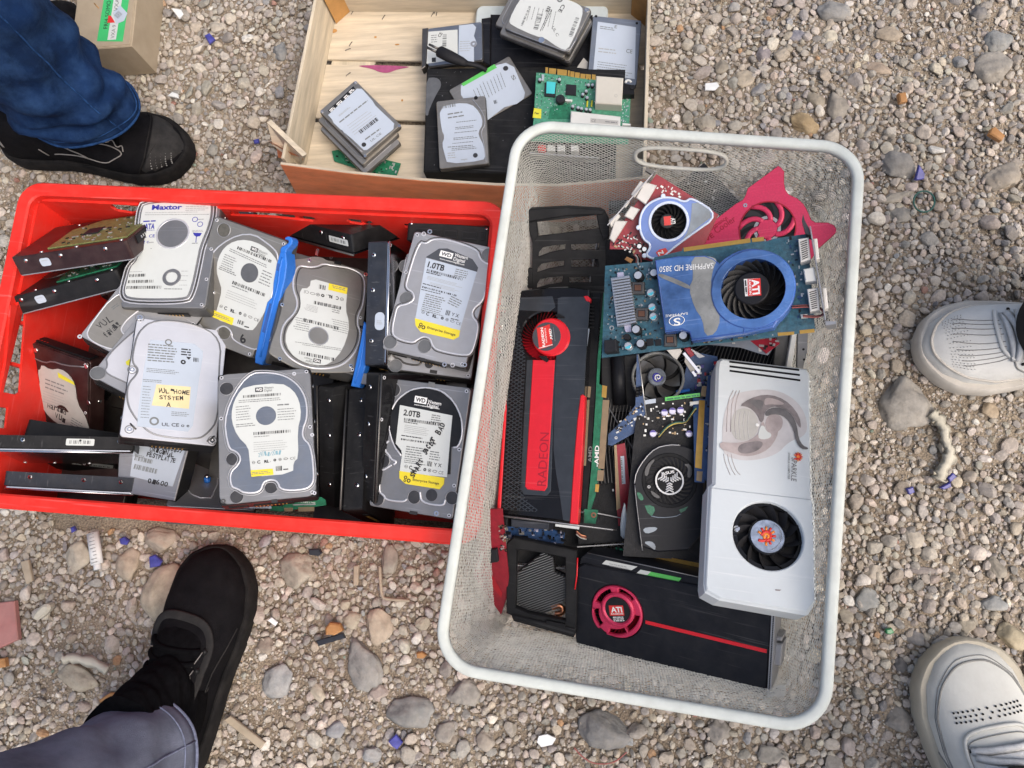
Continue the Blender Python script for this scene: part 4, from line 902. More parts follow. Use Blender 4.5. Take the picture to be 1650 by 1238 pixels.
    g.hand('label', 'SMART', (650, 888), (722, 758), .0019, 'ink', 40, .04); g.hand('label', 'Sector', (735, 722), (808, 606), .0019, 'ink', 36, .04); g.hand('label', 'BAD', (832, 582), (872, 498), .0019, 'ink', 38, .04)
    for q in ((505, 258), (430, 765), (390, 1035), (650, 1022), (920, 1028)): sticker(g, q, 45, 'sticker_dark')
    g.disc('lid', (775, 1008), 42, .0001, .0003, 'sticker_dark')
    for ln in ([(470, 622), (446, 640), (442, 690), (472, 722), (490, 755), (530, 768), (505, 790)], [(490, 792), (440, 826), (412, 828), (398, 985), (436, 1008), (450, 1042), (575, 1056), (600, 1035)], [(692, 985), (702, 1062), (862, 1086), (872, 1040)]): g.line('lid', ln, .0004, .0013, 'metal_bright')
    g.flat('lid', [(620, 1118), (676, 1126), (672, 1150), (616, 1142)], .0003, 'ink'); g.ring('lid', (808, 1138), 8, 18, 0, .0008, 'metal_shiny'); g.flat('lid', [(755, 200), (800, 208), (795, 245), (748, 238)], .0003, 'metal_sand')
    g.done([('label', 'lid')])
    # ---- blue grey drive in the middle of the crate
    z = Z(4.585, 330, 570); fr = fq([(353, 603), (496, 592), (516, 801), (348.5, 814)], .1016, .147, .222, 12)
    g = drive('blue grey hard drive at the front middle of the crate with four black dots', fr, z, 'metal_grey', 'cast_black', group=DR, rnd=.010)
    con = [(310, 145), (480, 138), (600, 165), (700, 240), (752, 350), (755, 480), (722, 555), (722, 625), (785, 680), (806, 900), (795, 965), (740, 1005), (560, 1010), (540, 945), (490, 928), (432, 945), (410, 1025), (290, 1030), (240, 995), (195, 985), (185, 880), (250, 820), (268, 770), (235, 722), (170, 700), (140, 440)]
    g.shape('lid', con, 0, .0009, 'metal_blue', .0007, 2); g.line('lid', con, .0004, .0012, 'metal_bright', True); g.mb('lid').line2(inset(smooth(g.ps(con), 2), -.0026), .0007, .0002, 'metal_lid', True)
    g.shape('label', [(300, 240), (560, 215), (650, 265), (700, 350), (712, 460), (685, 560), (692, 770), (655, 800), (652, 885), (345, 912), (330, 780), (322, 690), (240, 610), (198, 500), (200, 400), (240, 300)], .0009, LZ, 'paper', 0, 1)
    g.disc('lid', (452, 458), 72, .001, .0016, 'metal_blue', .0003, 36)
    wdbox(g, (372, 285), (430, 281), 34, IZ, 'ink', 'ink_white'); g.text('label', 'Western', (440, 262), (508, 256), IZ, 'ink_grey', 18); g.text('label', 'Digital', (440, 282), (496, 277), IZ, 'ink_grey', 18)
    g.bars('label', (283, 328), (570, 308), 20, IZ, 'ink', 60); g.lines('label', (250, 350), (615, 325), 5, 2, IZ, 'ink_grey', 2.8); g.lines('label', (228, 398), (345, 386), 5, 6, IZ, 'ink_grey', 4); g.lines('label', (535, 385), (640, 378), 10, 1, IZ, 'ink_grey'); g.lines('label', (537, 415), (680, 405), 5, 5, IZ, 'ink_grey', 4); g.lines('label', (230, 530), (385, 515), 6, 2, IZ, 'ink_grey', 2.6)
    g.bars('label', (360, 602), (640, 582), 22, IZ, 'ink', 60); g.lines('label', (362, 618), (500, 608), 5, 1, IZ, 'ink_grey'); g.lines('label', (360, 660), (620, 640), 4, 5, IZ, 'ink_pale', 4.2)
    g.hand('label', '29/11/2011', (395, 762), (560, 745), IZ, 'ink_pen', 34, .0); symbols(g, (345, 818), (670, 780), 30, IZ); g.flat('label', [(338, 862), (502, 850), (508, 895), (345, 910)], IZ, 'paper_yellow'); g.lines('label', (348, 882), (490, 870), 5, 2, .00165, 'ink_grey', 2.4); g.bars('label', (526, 868), (570, 864), 36, IZ, 'ink', 13); g.lines('label', (580, 860), (622, 856), 8, 1, IZ, 'ink', fill=1)
    for q in ((160, 258), (207, 778), (235, 1057), (490, 985)): sticker(g, q, 47, 'sticker_dark')
    for q in ((660, 148), (793, 600), (810, 1030)): g.ring('lid', q, 6, 14, 0, .0007, 'metal_bright')
    g.ring('lid', (135, 1090), 8, 18, 0, .0008, 'metal_dark'); g.flat('lid', [(490, 1080), (535, 1076), (538, 1100), (493, 1102)], .0003, 'ink'); g.done([('label', 'lid')])
    # ---- shiny drive with a paper note
    z = Z(4.125, 0, 560); fr = fq([(219, 508), (368, 537), (349, 718), (191.5, 705)], .1016, .147, .205, 16)
    g = drive('shiny silver hard drive with a yellow note reading VUL-HOME SYSTEM', fr, z, 'metal_bright', 'cast_black', group=DR)
    con = [(1027, -185), (1290, -160), (1470, -60), (1452, 170), (1448, 480), (1380, 570), (1310, 612), (1050, 590), (960, 540), (872, 430), (845, 350), (850, 245), (912, 180), (920, 140), (880, 100), (888, 20), (920, -105)]
    g.shape('lid', con, 0, .0010, 'metal_bright', .0008, 2); g.line('lid', con, .0002, .0013, 'metal_grey', True)
    g.shape('label', [(1000, -52), (1290, -25), (1348, 25), (1348, 60), (1320, 230), (1282, 520), (1250, 560), (912, 525), (918, 420), (958, 130)], .0009, LZ, 'paper_blue', 0, 0)
    g.flat('label', [(1040, 245), (1268, 262), (1256, 408), (1008, 385)], IZ, 'note_yellow')
    g.hand('label', 'VUL-HOME', (1048, 302), (1262, 312), .0017, 'ink', 32, .02); g.hand('label', 'SYSTEM', (1060, 345), (1222, 352), .0017, 'ink', 28, .02); g.hand('label', 'A', (1105, 392), (1140, 394), .0017, 'ink', 32, .02)
    g.lines('label', (985, -18), (1180, -2), 8, 7, IZ, 'ink_grey', 2.4, 4); g.lines('label', (1205, 15), (1280, 22), 9, 3, IZ, 'ink', 2.1); g.lines('label', (975, 140), (1200, 160), 4, 3, IZ, 'ink_grey', 3); g.lines('label', (950, 260), (1010, 265), 4, 12, IZ, 'ink_grey', 5); g.lines('label', (950, 215), (1100, 225), 4, 2, IZ, 'ink_grey', 3); g.lines('label', (1140, 430), (1260, 438), 4, 3, IZ, 'ink_grey', 3)
    g.ring('label', (1120, -35), 14, 22, LZ, IZ, 'ink_grey'); g.ring('label', (1218, 97), 6, 16, LZ, IZ, 'ink'); g.bars('label', (1285, 95), (1320, 98), 30, IZ, 'ink', 9); g.flat('label', [(1238, 62), (1270, 65), (1258, 80), (1250, 80)], IZ, 'ink'); g.ring('label', (1025, 490), 18, 30, LZ, IZ, 'ink_grey'); g.text('label', 'UL CE o e', (1075, 522), (1258, 530), IZ, 'ink', 24)
    for q in ((860, 545), (1410, 618), (878, 148), (930, -200)): g.ring('lid', q, 8, 16, 0, .0009, 'metal_shiny'); g.ring('lid', q, 24, 30, 0, .0004, 'metal_grey')
    g.line('lid', [(865, 505), (905, 545)], .0006, .0009, 'metal_dark', it=0); g.line('lid', [(1375, 625), (1425, 590)], .0006, .0009, 'metal_dark', it=0); g.done([('label', 'lid')])
    # ---- two silver drives tucked under the previous ones
    z = Z(8.25, 100, 440); fr = fq([(251, 386), (372, 452), (255, 608), (121, 544)], .1016, .147, .160, 10)
    g = drive('dusty silver hard drive with VUL scribbled in marker, half under its neighbours', fr, z, 'metal_lid', 'cast_black', group=DR)
    con = [(760, 200), (330, 745), (345, 880), (560, 990), (760, 1030), (860, 960), (870, 870), (780, 770), (800, 700), (900, 580), (1300, 300)]
    g.shape('lid', con, 0, .0010, 'metal_warm', .0008, 2); g.line('lid', con, .0004, .0011, 'metal_bright', True); sticker(g, (748, 930), 92, 'sticker_grey')
    g.hand('lid', 'VUL', (505, 750), (690, 625), .0012, 'ink', 85, .0); g.hand('lid', 'fival!', (600, 865), (790, 690), .0012, 'ink', 70, .0); g.lines('lid', (660, 470), (760, 400), 14, 2, .0012, 'ink_grey'); g.ring('lid', (235, 845), 12, 30, 0, .0006, 'metal_bright'); g.done()
    z = Z(4.125, 0, 560); fr = fq([(268, 450), (390, 520), (279, 672), (140.6, 606)], .1016, .147, .178, 10)
    g = drive('bright hard drive corner with one grey dot, pinned under the shiny one', fr, z, 'metal_lid', 'cast_black', group=DR)
    con = [(700, 60), (720, 120), (690, 165), (830, 230), (1100, 350), (1250, 60), (1000, -200)]
    g.shape('lid', con, 0, .0010, 'metal_bright', .0008, 2); g.line('lid', con, .0003, .0011, 'metal_grey', True); sticker(g, (650, 170), 46, 'sticker_grey'); g.flat('label', [(835, 95), (866, 75), (860, 122), (840, 115)], LZ, 'paper_lime'); g.done([('label', 'lid')])
drives()
def flipdrive(label, fr, green='pcb_green', base='cast_black', frac=(.0, .5), w=.147, l=.1016, tagc='paper_blue', clear=None):
    """a drive lying circuit board up, long side along x; its near long side carries a small oval sticker"""
    g = Gear('hard_drive', label, 'hard drive', fr, None, DR); b = g.mb('body')
    b.prism(rrect(w, l, .003, 3), -.0245, -.002, base, .0008); b.prism(rrect(w-.001, l-.001, .003, 3), -.026, -.0246, 'metal_lid')
    for x in (-.057, -.012, .045):
        b.tube([(x, -l/2+.001, -.008), (x, -l/2-.0006, -.008)], .0025, 'metal_shiny', 12)
        b.tube([(x+.02, l/2-.006, -.003), (x+.02, l/2-.006, -.0012)], .0022, 'metal_shiny', 10); b.tube([(x+.02, -l/2+.006, -.003), (x+.02, -l/2+.006, -.0012)], .0022, 'metal_shiny', 10)
    m = g.mb('circuit_board'); x0 = -w/2+w*frac[0]; x1 = w/2-.004; m.prism([(x0, -l/2+.012), (x1, -l/2+.012), (x1, l/2-.008), (x0+.03, l/2-.008), (x0, l/2-.03)], -.0021, -.0005, green)
    rr = random.Random(label)
    for _ in range(46):
        x, y = rr.uniform(x0+.008, x1-.012), rr.uniform(-l/2+.016, l/2-.012); a, c = rr.uniform(.001, .005), rr.uniform(.001, .003); m.box(x, x+a, y, y+c, -.0006, rr.uniform(0, .0008), rr.choice(('solder', 'chip', 'solder', 'cap_black')))
    m.box(x0+.03, x0+.05, -.01, .01, -.0006, .0010, 'chip', .0002); m.prism(circ((x0-.02, .01), .022, 24), -.0021, -.0012, 'metal_dark') if frac[0] > .3 else None
    s = Gear.mb(g, 'sticker'); q = rrect(.013, .010, .003, 4, -.034, -.013)
    s.add([(x, -l/2-.0004, y) for x, y in q], [tuple(range(len(q)))], tagc); s.add([(x, -l/2-.0006, y) for x, y in rrect(.008, .0004, .0001, 1, -.034, -.011)], [tuple(range(8))], 'ink_pale')
    c = g.mb('connector'); c.box(w/2-.006, w/2+.0014, -.03, .03, -.014, -.004, 'cap_black', .0005)
    for i in range(4): c.box(w/2+.0012, w/2+.0018, -.02+i*.005, -.018+i*.005, -.011, -.008, 'metal_shiny')
    g.done()
def pcbdrives():
    flipdrive('black hard drive tilted circuit board up, upper of two at the left end', fq([(94, 361), None, (206, 383), (6.5, 418)], .147, .1016, .165, 40), 'pcb_olive', 'cast_maroon', (.28, 1))
    flipdrive('black hard drive tilted circuit board up, lower of two at the left end', fq([(80, 424), None, (190, 430), (0, 485)], .147, .1016, .135, 40), 'pcb_green', 'cast_black', (.42, 1))
pcbdrives()
def sideframe(q, lid=1, z=.15, st=12, sz=.015, w=.026, l=.147, W=.1016):
    """the frame of a drive standing on edge, from the four corners of its upturned long side; lid on the +x (1) or -x (-1) flank"""
    s = fq(q, w, l, z, st, sz); x, y, n = s.M[:, 0], s.M[:, 1], s.M[:, 2]
    if lid > 0: return Fr(s.o+x*w/2-n*W/2, np.stack([-n, y, x], 1)), s
    return Fr(s.o-x*w/2-n*W/2, np.stack([n, y, -x], 1)), s
def edge_drives():
    # local helper: a drive on edge, with optional paper tag on the upturned side (side-face metres)
    def edge(label, q, lid, z, body, lidm, tags=(), st=12, oval=None, W=.1016, th=.026):
        l_ = .0725; fr, s = sideframe(q, lid, z, st, w=th, W=W); g = drive(label, fr, None, lidm, body, group=DR, w=W, th=th)
        m = MB()
        if oval: x, y, a, b = oval; m.flat(rrect(a, b, min(a, b)*.45, 5, x, y), .0006, 'paper_blue'); m.lines((x-a*.3, y), (x+a*.3, y), .0006, 3, .0008, 'ink_pale', 3)
        for x, y, a, b in tags:
            m.flat(rrect(a, b, .0012, 2, x, y), .0006, 'paper')
            if b > a: m.bars((x+a*.25, y-b*.38), (x+a*.25, y+b*.38), a*.5, .0008, 'ink_grey', 22)
            else: m.bars((x-a*.38, y-b*.25), (x+a*.38, y-b*.25), b*.5, .0008, 'ink_grey', 22)
        sx = W/2-.0006; sg = 1 if abs(np.dot(fr.M[:, 0], s.M[:, 2])+1) > .5 else -1
        g.mb('lid').tube([(sx*sg, -l_, .0004), (sx*sg, l_, .0004)], .0013, 'metal_shiny' if lidm != 'gloss_black' else 'metal_dark', 8)
        T = g.done()
        if m.v: o = m.build('sticker', T); o.matrix_local = fr.mat().inverted() @ s.mat()
    edge('dark navy hard drive standing on edge, oval sticker facing up', [(595, 388), (625.5, 389), (621, 590), (589.5, 587)], 1, .195, 'cast_navy', 'metal_shiny', oval=(.004, -.022, .012, .021))
    zz = Z(4.953, 490, 590)
    edge('glossy black hard drive on edge in the middle of the upright row', zz((350, 170), (495, 172), (462, 1140), (290, 1160)), -1, .175, 'cast_black', 'gloss_black')
    edge('thin black hard drive on edge squeezed against the 2.0TB drive', zz((505, 20), (610, 50), (545, 1105), (468, 1110)), 1, .165, 'cast_black', 'gloss_black')
    edge('black hard drive on edge right beside the blue grey drive', zz((95, 160), (235, 165), (225, 1150), (130, 1090)), -1, .15, 'cast_black', 'gloss_black')
    zt = Z(6.875, 380, 320)
    edge('black hard drive leaning on the back wall with a small white serial sticker', zt((1300, 440), (1285, 590), (520, 400), (440, 200)), 1, .16, 'cast_black', 'gloss_black', ((-.001, .048, .008, .036),), 20)
    edge('grey hard drive on edge behind the one with the blue rail', zt((60, 175), (275, 185), (40, 900), (-160, 900)), -1, .135, 'cast_grey', 'metal_shiny', st=12)
    edge('maroon black hard drive on edge with two narrow stickers behind the blue rail', zt((290, 185), (480, 195), (270, 900), (90, 900)), 1, .135, 'cast_maroon', 'metal_dark', ((-.005, .055, .004, .016), (.010, .046, .005, .024)))
    z9 = Z(4.583, 0, 680)
    edge('black hard drive on edge with a bent metal strip and a white serial sticker', z9((1016, 140), (1012, 205), (-60, 205), (-60, 95)), 1, .165, 'cast_black', 'metal_shiny', ((-.002, .015, .008, .030),), 7, th=.018)
    edge('navy hard drive on edge along the front wall with three bright screws', z9((1004, 410), (998, 545), (20, 475), (28, 372)), 1, .158, 'cast_navy', 'metal_shiny', st=7, th=.020)
    # flat black drive with a long white serial strip
    fr = fq(z9((330, 180), (1002, 235), (985, 420), (305, 350)), .147, .1016, .150, 12, .006)
    g = drive('black hard drive with a long narrow white serial strip near the front', fr, z9, None, 'cast_black', w=.147, l=.1016, group=DR); g.flat('sticker', [(533, 290), (837, 322), (832, 347), (530, 312)], -.0012, 'paper'); g.bars('sticker', (560, 312), (815, 340), 14, -.001, 'ink_grey', 40); g.shape('body', [(850, 255), (1000, 262), (985, 412), (845, 400)], -.003, 0, 'cap_black', .0006); g.disc('body', (668, 245), 10, -.003, -.001, 'metal_shiny'); g.done()
    # silver labelled drive with marker words
    fr = f3(z9(860, 520), .150, z9(1290, 590), .152, z9(880, 60), .150)
    g = Gear('hard_drive', 'silver labelled hard drive with ORIGINAL FESTPLATTE written in marker', 'hard drive', fr, z9, DR); pl = [(880, 60), (1425, 80), (1292, 590), (860, 520)]
    g.shape('body', pl, -.026, -.0021, 'cast_black', .0006); g.shape('lid', [(886, 66), (1418, 86), (1287, 584), (866, 515)], -.002, 0, 'metal_lid', .0006)
    g.flat('label', [(1000, 120), (1385, 160), (1275, 478), (960, 400)], .0006, 'paper_blue')
    g.hand('label', 'A1795000857', (1110, 185), (1345, 232), .0008, 'ink', 32, .03); g.hand('label', 'ORIGINAL', (1102, 215), (1285, 262), .0008, 'ink', 30, .03); g.hand('label', 'FESTPLATTE', (1080, 255), (1295, 305), .0008, 'ink', 30, .03)
    g.bars('label', (990, 282), (1125, 312), 30, .0008, 'ink_grey', 30); g.bars('label', (985, 345), (1155, 385), 34, .0008, 'ink_grey', 40); g.lines('label', (975, 240), (1080, 262), 5, 2, .0008, 'ink_grey'); g.hand('label', '01600', (1090, 450), (1240, 478), .0008, 'ink', 30, .02); g.done([('label', 'lid')])
    # plain silver drive with a blue headed screw
    fr = fq(z9((1395, 170), (1900, 150), (1820, 680), (1296, 588)), .1016, .147, .18, 8)
    g = drive('plain grey hard drive left of the blue grey one with a blue headed screw', fr, z9, 'metal_lid', 'cast_grey', group=DR)
    con = [(1440, 190), (1480, 185), (1620, 185), (1600, 560), (1440, 560), (1350, 460)]
    g.line('lid', con, .0004, .0010, 'metal_bright', True, 1); m = g.mb('screw'); a = g.p((1530, 440)); m.tube([(a[0], a[1], 0), (a[0], a[1], .006)], .004, 'blue_plastic', 14); m.tube([(a[0], a[1], .006), (a[0]-.001, a[1], .009)], .0028, 'metal_shiny', 12); g.done()
    # drive with a peanut shaped label; maroon paints in the crate's red reflection
    z2 = Z(4.125, 0, 560); A, B, C_ = P(38, 548, .165), P(153, 588, .172), P(52, 690, .105)
    x = (B-A)/np.linalg.norm(B-A); n = np.cross(B-A, A-C_); M = orth(B-A, A-C_); o = A+M[:, 0]*.0508-M[:, 1]*.0735
    g = drive('maroon black hard drive with a white peanut shaped label, sloping at the left', Fr(o, M), z2, 'cast_maroon', 'cast_maroon', group=DR)
    g.shape('label', [(250, 150), (268, 148), (275, 113), (330, 150), (400, 140), (460, 185), (498, 250), (510, 370), (565, 460), (596, 555), (560, 575), (500, 568), (420, 530), (330, 470), (265, 375), (245, 305), (268, 255)], 0, .0008, 'paper_dim', 0, 1)
    g.flat('label', [(382, 165), (488, 228), (497, 252), (388, 200)], .001, 'paper_lime'); g.flat('label', smooth([(372, 400), (395, 380), (430, 390), (465, 440), (420, 415)], 2), .001, 'cast_maroon'); g.hand('label', 'Harald', (315, 400), (440, 450), .001, 'ink', 30, .01); g.hand('label', 'Vul', (365, 465), (435, 505), .001, 'ink', 30, .01)
    g.lines('label', (300, 215), (460, 275), 8, 3, .001, 'ink_grey', 3); g.lines('label', (285, 290), (450, 350), 4, 5, .001, 'ink_pale', 4); g.lines('label', (475, 470), (560, 520), 5, 4, .001, 'ink_grey', 3)
    for q in ((182, 178), (570, 128), (585, 370), (292, 485), (235, 20)): g.disc('lid', q, 13, 0, .0012, 'metal_shiny', .0003, 12)
    g.line('lid', [(200, 60), (300, 105), (345, 90), (430, 120), (560, 130)], .0004, .001, 'metal_grey', it=1)
    c = g.mb('socket'); c.box(-.046, .046, .0736, .0755, -.021, -.006, 'cap_black', .0004)
    for i in range(4): c.box(-.038+i*.0045, -.0358+i*.0045, .0755, .0758, -.011, -.009, 'metal_shiny')
    g.done([('label', 'lid')])
    # black drive standing on its end by the back wall
    z5 = Z(4.42, 560, 320); s = fq(z5((428, 130), (1012, 182), (1006, 345), (424, 305)), .1016, .026, .165, 14); x, y, n = s.M[:, 0], s.M[:, 1], s.M[:, 2]
    fr = Fr(s.o+y*.013-n*.0735, np.stack([-x, n, y], 1)); g = drive('black hard drive standing on end at the back right with its sockets up', fr, None, 'cast_black', 'cast_black', group=DR)
    c = g.mb('socket'); l = .0735
    for a, b in ((-.046, -.040), (-.036, -.018), (-.012, .004), (.008, .040)): c.box(a, b, l, l+.0016, -.020, -.010, 'chip', .0004); c.box(a+.001, b-.001, l+.0016, l+.0018, -.018, -.012, 'cap_black')
    for xx in (-.047, .046): c.tube([(xx, l, -.006), (xx, l+.0012, -.006)], .002, 'metal_shiny', 10)
    g.done()
    # green board peeping out below the blue grey drive
    z4 = Z(4.585, 330, 570); fr = f3(z4(500, 1170), .165, z4(880, 1130), .165, z4(800, 1000), .165)
    g = Gear('circuit_board', 'green drive circuit board edge peeping out at the front wall', 'circuit board', fr, z4); g.shape('board', [(480, 1160), (560, 1168), (895, 1120), (890, 1080), (860, 1060), (500, 1000)], -.0016, 0, 'pcb_green', .0002)
    g.text('board', 'XCRBT1740', (690, 1100), (815, 1108), .0003, 'ink_white', 10); g.flat('board', [(650, 1112), (818, 1108), (818, 1118), (650, 1122)], .0003, 'solder'); g.shape('gold_contacts', [(585, 1140), (650, 1138), (650, 1165), (588, 1168)], 0, .0006, 'gold_dull'); g.shape('gold_contacts', [(690, 1135), (808, 1132), (808, 1165), (690, 1168)], 0, .0006, 'gold_dull'); g.done()
    fr = f3(z4(270, 1140), .172, z4(490, 1140), .172, z4(300, 1000), .172); g = Gear('hard_drive', 'dark hard drive end with a barcode strip under the blue grey drive', 'hard drive', fr, z4, DR); g.shape('body', [(255, 1130), (560, 1125), (570, 1090), (560, 700), (240, 710)], -.026, -.001, 'cast_black', .0005); g.flat('sticker', [(268, 1110), (490, 1108), (494, 1145), (268, 1142)], -.0008, 'paper_blue'); g.bars('sticker', (285, 1138), (480, 1136), 26, -.0006, 'ink_grey', 36); g.done()
    # second blue rail
    fr = f3((580, 600), .17, (590, 545), .175, (560, 570), .17); g = Gear('mounting_rail', 'loose blue plastic drive rail beside the upright navy drive', 'rail', fr); g.shape('rail', [(586, 518), (597, 530), (589, 588), (579, 625), (565, 622), (572, 590), (581, 548)], -.012, 0, 'blue_plastic', .001); g.line('rail', [(589, 530), (582, 580), (572, 618)], .0004, .0011, 'blue_plastic', it=1)
    g.shape('clip', [(578, 600), (590, 602), (592, 620), (575, 618)], -.008, -.001, 'metal_grey', .0005); g.done()
    # drives buried at the bottom
    lab = 'dark hard drive buried at the bottom of the red crate'
    rr = random.Random(3); first = None
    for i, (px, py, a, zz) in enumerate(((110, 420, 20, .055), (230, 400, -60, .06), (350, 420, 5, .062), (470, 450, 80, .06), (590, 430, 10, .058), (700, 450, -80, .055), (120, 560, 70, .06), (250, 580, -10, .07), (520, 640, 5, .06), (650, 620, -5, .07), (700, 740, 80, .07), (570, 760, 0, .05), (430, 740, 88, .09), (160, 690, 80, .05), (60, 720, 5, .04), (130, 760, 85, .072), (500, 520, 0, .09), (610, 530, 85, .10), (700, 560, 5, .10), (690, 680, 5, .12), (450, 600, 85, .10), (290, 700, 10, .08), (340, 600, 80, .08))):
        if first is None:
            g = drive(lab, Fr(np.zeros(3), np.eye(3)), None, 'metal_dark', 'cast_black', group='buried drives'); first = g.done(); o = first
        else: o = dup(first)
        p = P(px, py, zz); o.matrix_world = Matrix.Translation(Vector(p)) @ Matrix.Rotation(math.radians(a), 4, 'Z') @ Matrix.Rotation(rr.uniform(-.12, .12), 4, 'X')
edge_drives()
# ================================================================== GRAPHICS CARDS
GR = 'graphics cards and coolers piled in the mesh basket'
def blades(g, part, q, r0, r1, n, z0, z1, mat, swirl=.5, width=.55, cw=1):
    """swept fan blades between radii r0..r1 (photo pixels) about q"""
    m = g.mb(part); c = g.p(q, z1); k = g.k(q, z1); r0 *= k; r1 *= k
    for i in range(n):
        a = 2*math.pi*i/n; w = 2*math.pi/n*width; L = []; Rr = []
        for j in range(6):
            t = j/5; r = r0+(r1-r0)*t; b = a+cw*swirl*t; L.append((c[0]+r*math.cos(b), c[1]+r*math.sin(b), z1)); Rr.append((c[0]+r*math.cos(b+cw*w), c[1]+r*math.sin(b+cw*w), z0))
        for d in (0, -.0009):
            vs = [(x, y, z+d) for x, y, z in L]+[(x, y, z+d) for x, y, z in Rr]; m.add(vs, [(j, j+1, 7+j, 6+j) for j in range(5)], mat, True)
def bits(g, part, poly, n, seed, z=0., mats=('solder', 'chip', 'chip', 'cap_black', 'solder', 'gold_dull'), sz=(.001, .004), hz=.0014):
    """scatter of small soldered parts inside an outline"""
    m = g.mb(part); P2 = g.ps(poly, z); xs = [p[0] for p in P2]; ys = [p[1] for p in P2]; rr = random.Random(seed); c = 0; t = 0
    def ins(x, y):
        o = False
        for i in range(len(P2)):
            (a, b), (c_, d) = P2[i-1], P2[i]
            if (b > y) != (d > y) and x < (c_-a)*(y-b)/(d-b)+a: o = not o
        return o
    while c < n and t < n*20:
        t += 1; x, y = rr.uniform(min(xs), max(xs)), rr.uniform(min(ys), max(ys))
        if not ins(x, y): continue
        a, b = rr.uniform(*sz), rr.uniform(sz[0], sz[1]*.6)
        if rr.random() < .5: a, b = b, a
        m.box(x, x+a, y, y+b, z-.0001, z+rr.uniform(.0003, hz), rr.choice(mats)); c += 1
def can(g, part, q, r, h, body='cap_black', top='cap_top'):
    k = g.k(q); c = g.p(q, h); m = g.mb(part); m.cyl(c, r*k, 0, h, body, 18, .0006); m.cyl(c, r*k*.8, h-.0001, h+.0003, top, 18)
def comb(g, part, A, B, z0, z1, n, wid, mat):
    """pins or fins: n thin bars across the strip from edge A (2 px points) to edge B"""
    m = g.mb(part); a0, a1 = g.p(A[0], z1), g.p(A[1], z1); b0, b1 = g.p(B[0], z1), g.p(B[1], z1)
    for i in range(n):
        t = (i+.5)/n; m.obox((a0[0]+(a1[0]-a0[0])*t, a0[1]+(a1[1]-a0[1])*t), (b0[0]+(b1[0]-b0[0])*t, b0[1]+(b1[1]-b0[1])*t), wid, z0, z1, mat)
def big_black_red():
    zA, zB, z10 = Z(4.423, 780, 320), Z(3.87, 740, 580), Z(6.19, 790, 450)
    fr = fq([(822, 474), (950, 465), (931, 845), (802, 829)], .093, .268, .150, 10)
    g = Gear('graphics_card', 'long glossy black graphics card with red fan and red bar reading RADEON', 'graphics card', fr, zB, GR)
    out = [(822, 476), (835, 468), (880, 463), (925, 462), (950, 466), (944, 600), (931, 843), (802, 829), (806, 760), (814, 620)]
    I = lambda q: q; g.zz = lambda *p: p
    O = [g.fr.uv(q) for q in out]; hole = circ(g.fr.uv(z10(550, 565)), 246*g.k(z10(550, 565))/6.19, 48)
    b = g.mb('shroud'); b.prism(O, -.034, -.0165, 'gloss_black'); b.plate(inset(O, .0004), [hole], -.0164, 0, 'gloss_black', .0016)
    g.zz = zB
    g.shape('shroud', [(612, -385), (640, -395), (800, -395), (815, -380), (790, 0), (770, 380), (735, 800), (690, 1010), (645, 1000), (625, 850), (600, 700), (585, 560), (592, 200), (605, -40)], -.001, .0008, 'panel_slate', .0006)
    g.shape('shroud', [(372, -390), (580, -398), (600, -330), (560, -300), (370, -310), (362, -330)], -.001, .0006, 'panel_slate', .0005)
    g.shape('shroud', [(420, 0), (602, 0), (570, 820), (545, 848), (400, 840), (380, 800)], -.001, .0007, 'panel_slate', .0005)
    g.shape('red_bar', [(458, 0), (596, 0), (548, 795), (530, 818), (425, 808), (410, 790)], 0, .0016, 'card_red', .0007)
    g.text('red_bar', 'RADEON', (540, 788), (560, 455), .00175, 'deep_red', 56, .0)
    for L in ([(755, 222), (768, 215), (782, 225), (775, 420), (738, 1026), (688, 1020), (712, 660), (735, 380)], [(287, 205), (294, 300), (256, 935), (234, 930)]): g.shape('side_trim', L, -.012, .0022, 'bright_red', .001)
    m = g.mb('grille'); lo = g.ps([(312, -330), (355, -330), (415, 0), (395, 380), (395, 840), (500, 950), (265, 930), (290, 520), (302, 0)])
    xs = [p[0] for p in lo]; ys = [p[1] for p in lo]; pl = lo
    def ins(x, y):
        o = False
        for i in range(len(pl)):
            (a, b_), (c_, d) = pl[i-1], pl[i]
            if (b_ > y) != (d > y) and x < (c_-a)*(y-b_)/(d-b_)+a: o = not o
        return o
    st = .0046
    for s in (1, -1):
        y = min(ys)-.06
        while y < max(ys)+.06:
            run = None; x = min(xs)
            while x < max(xs):
                yy = y+s*(x-min(xs))*.62
                if ins(x, yy): run = (x, yy) if run is None else run; last = (x, yy)
                elif run is not None:
                    if last[0]-run[0] > .002: m.obox(run, last, .0010, -.0002, .0007, 'panel_slate')
                    run = None
                x += .0008
            if run is not None and last[0]-run[0] > .002: m.obox(run, last, .0010, -.0002, .0007, 'panel_slate')
            y += st
    g.zz = z10; q = (550, 565)
    blades(g, 'fan', q, 130, 238, 40, -.008, -.0006, 'dark_red', -.25, .42); g.disc('fan', q, 236, -.0163, -.0155, 'cap_black', 0, 40)
    g.shape('fan', [(x, y) for x, y in circ((604, 575), 190, 44)], -.015, .0030, 'bright_red', .0018); g.disc('fan', (560, 572), 142, .0026, .0036, 'label_dark', .0004, 40)
    g.shape('fan', [(650, 352), (690, 345), (735, 372), (740, 385), (690, 384), (655, 372)], 0, .0034, 'cap_black'); g.shape('fan', [(480, 762), (560, 770), (582, 815), (560, 828), (515, 800)], 0, .0034, 'cap_black')
    g.shape('badge', [(463, 488), (530, 472), (592, 448), (605, 560), (622, 658), (555, 680), (488, 700), (476, 600)], .0036, .0039, 'ink_red'); g.line('badge', [(480, 690), (555, 672), (622, 652)],  .0040, .0004, 'ink_white', it=1)
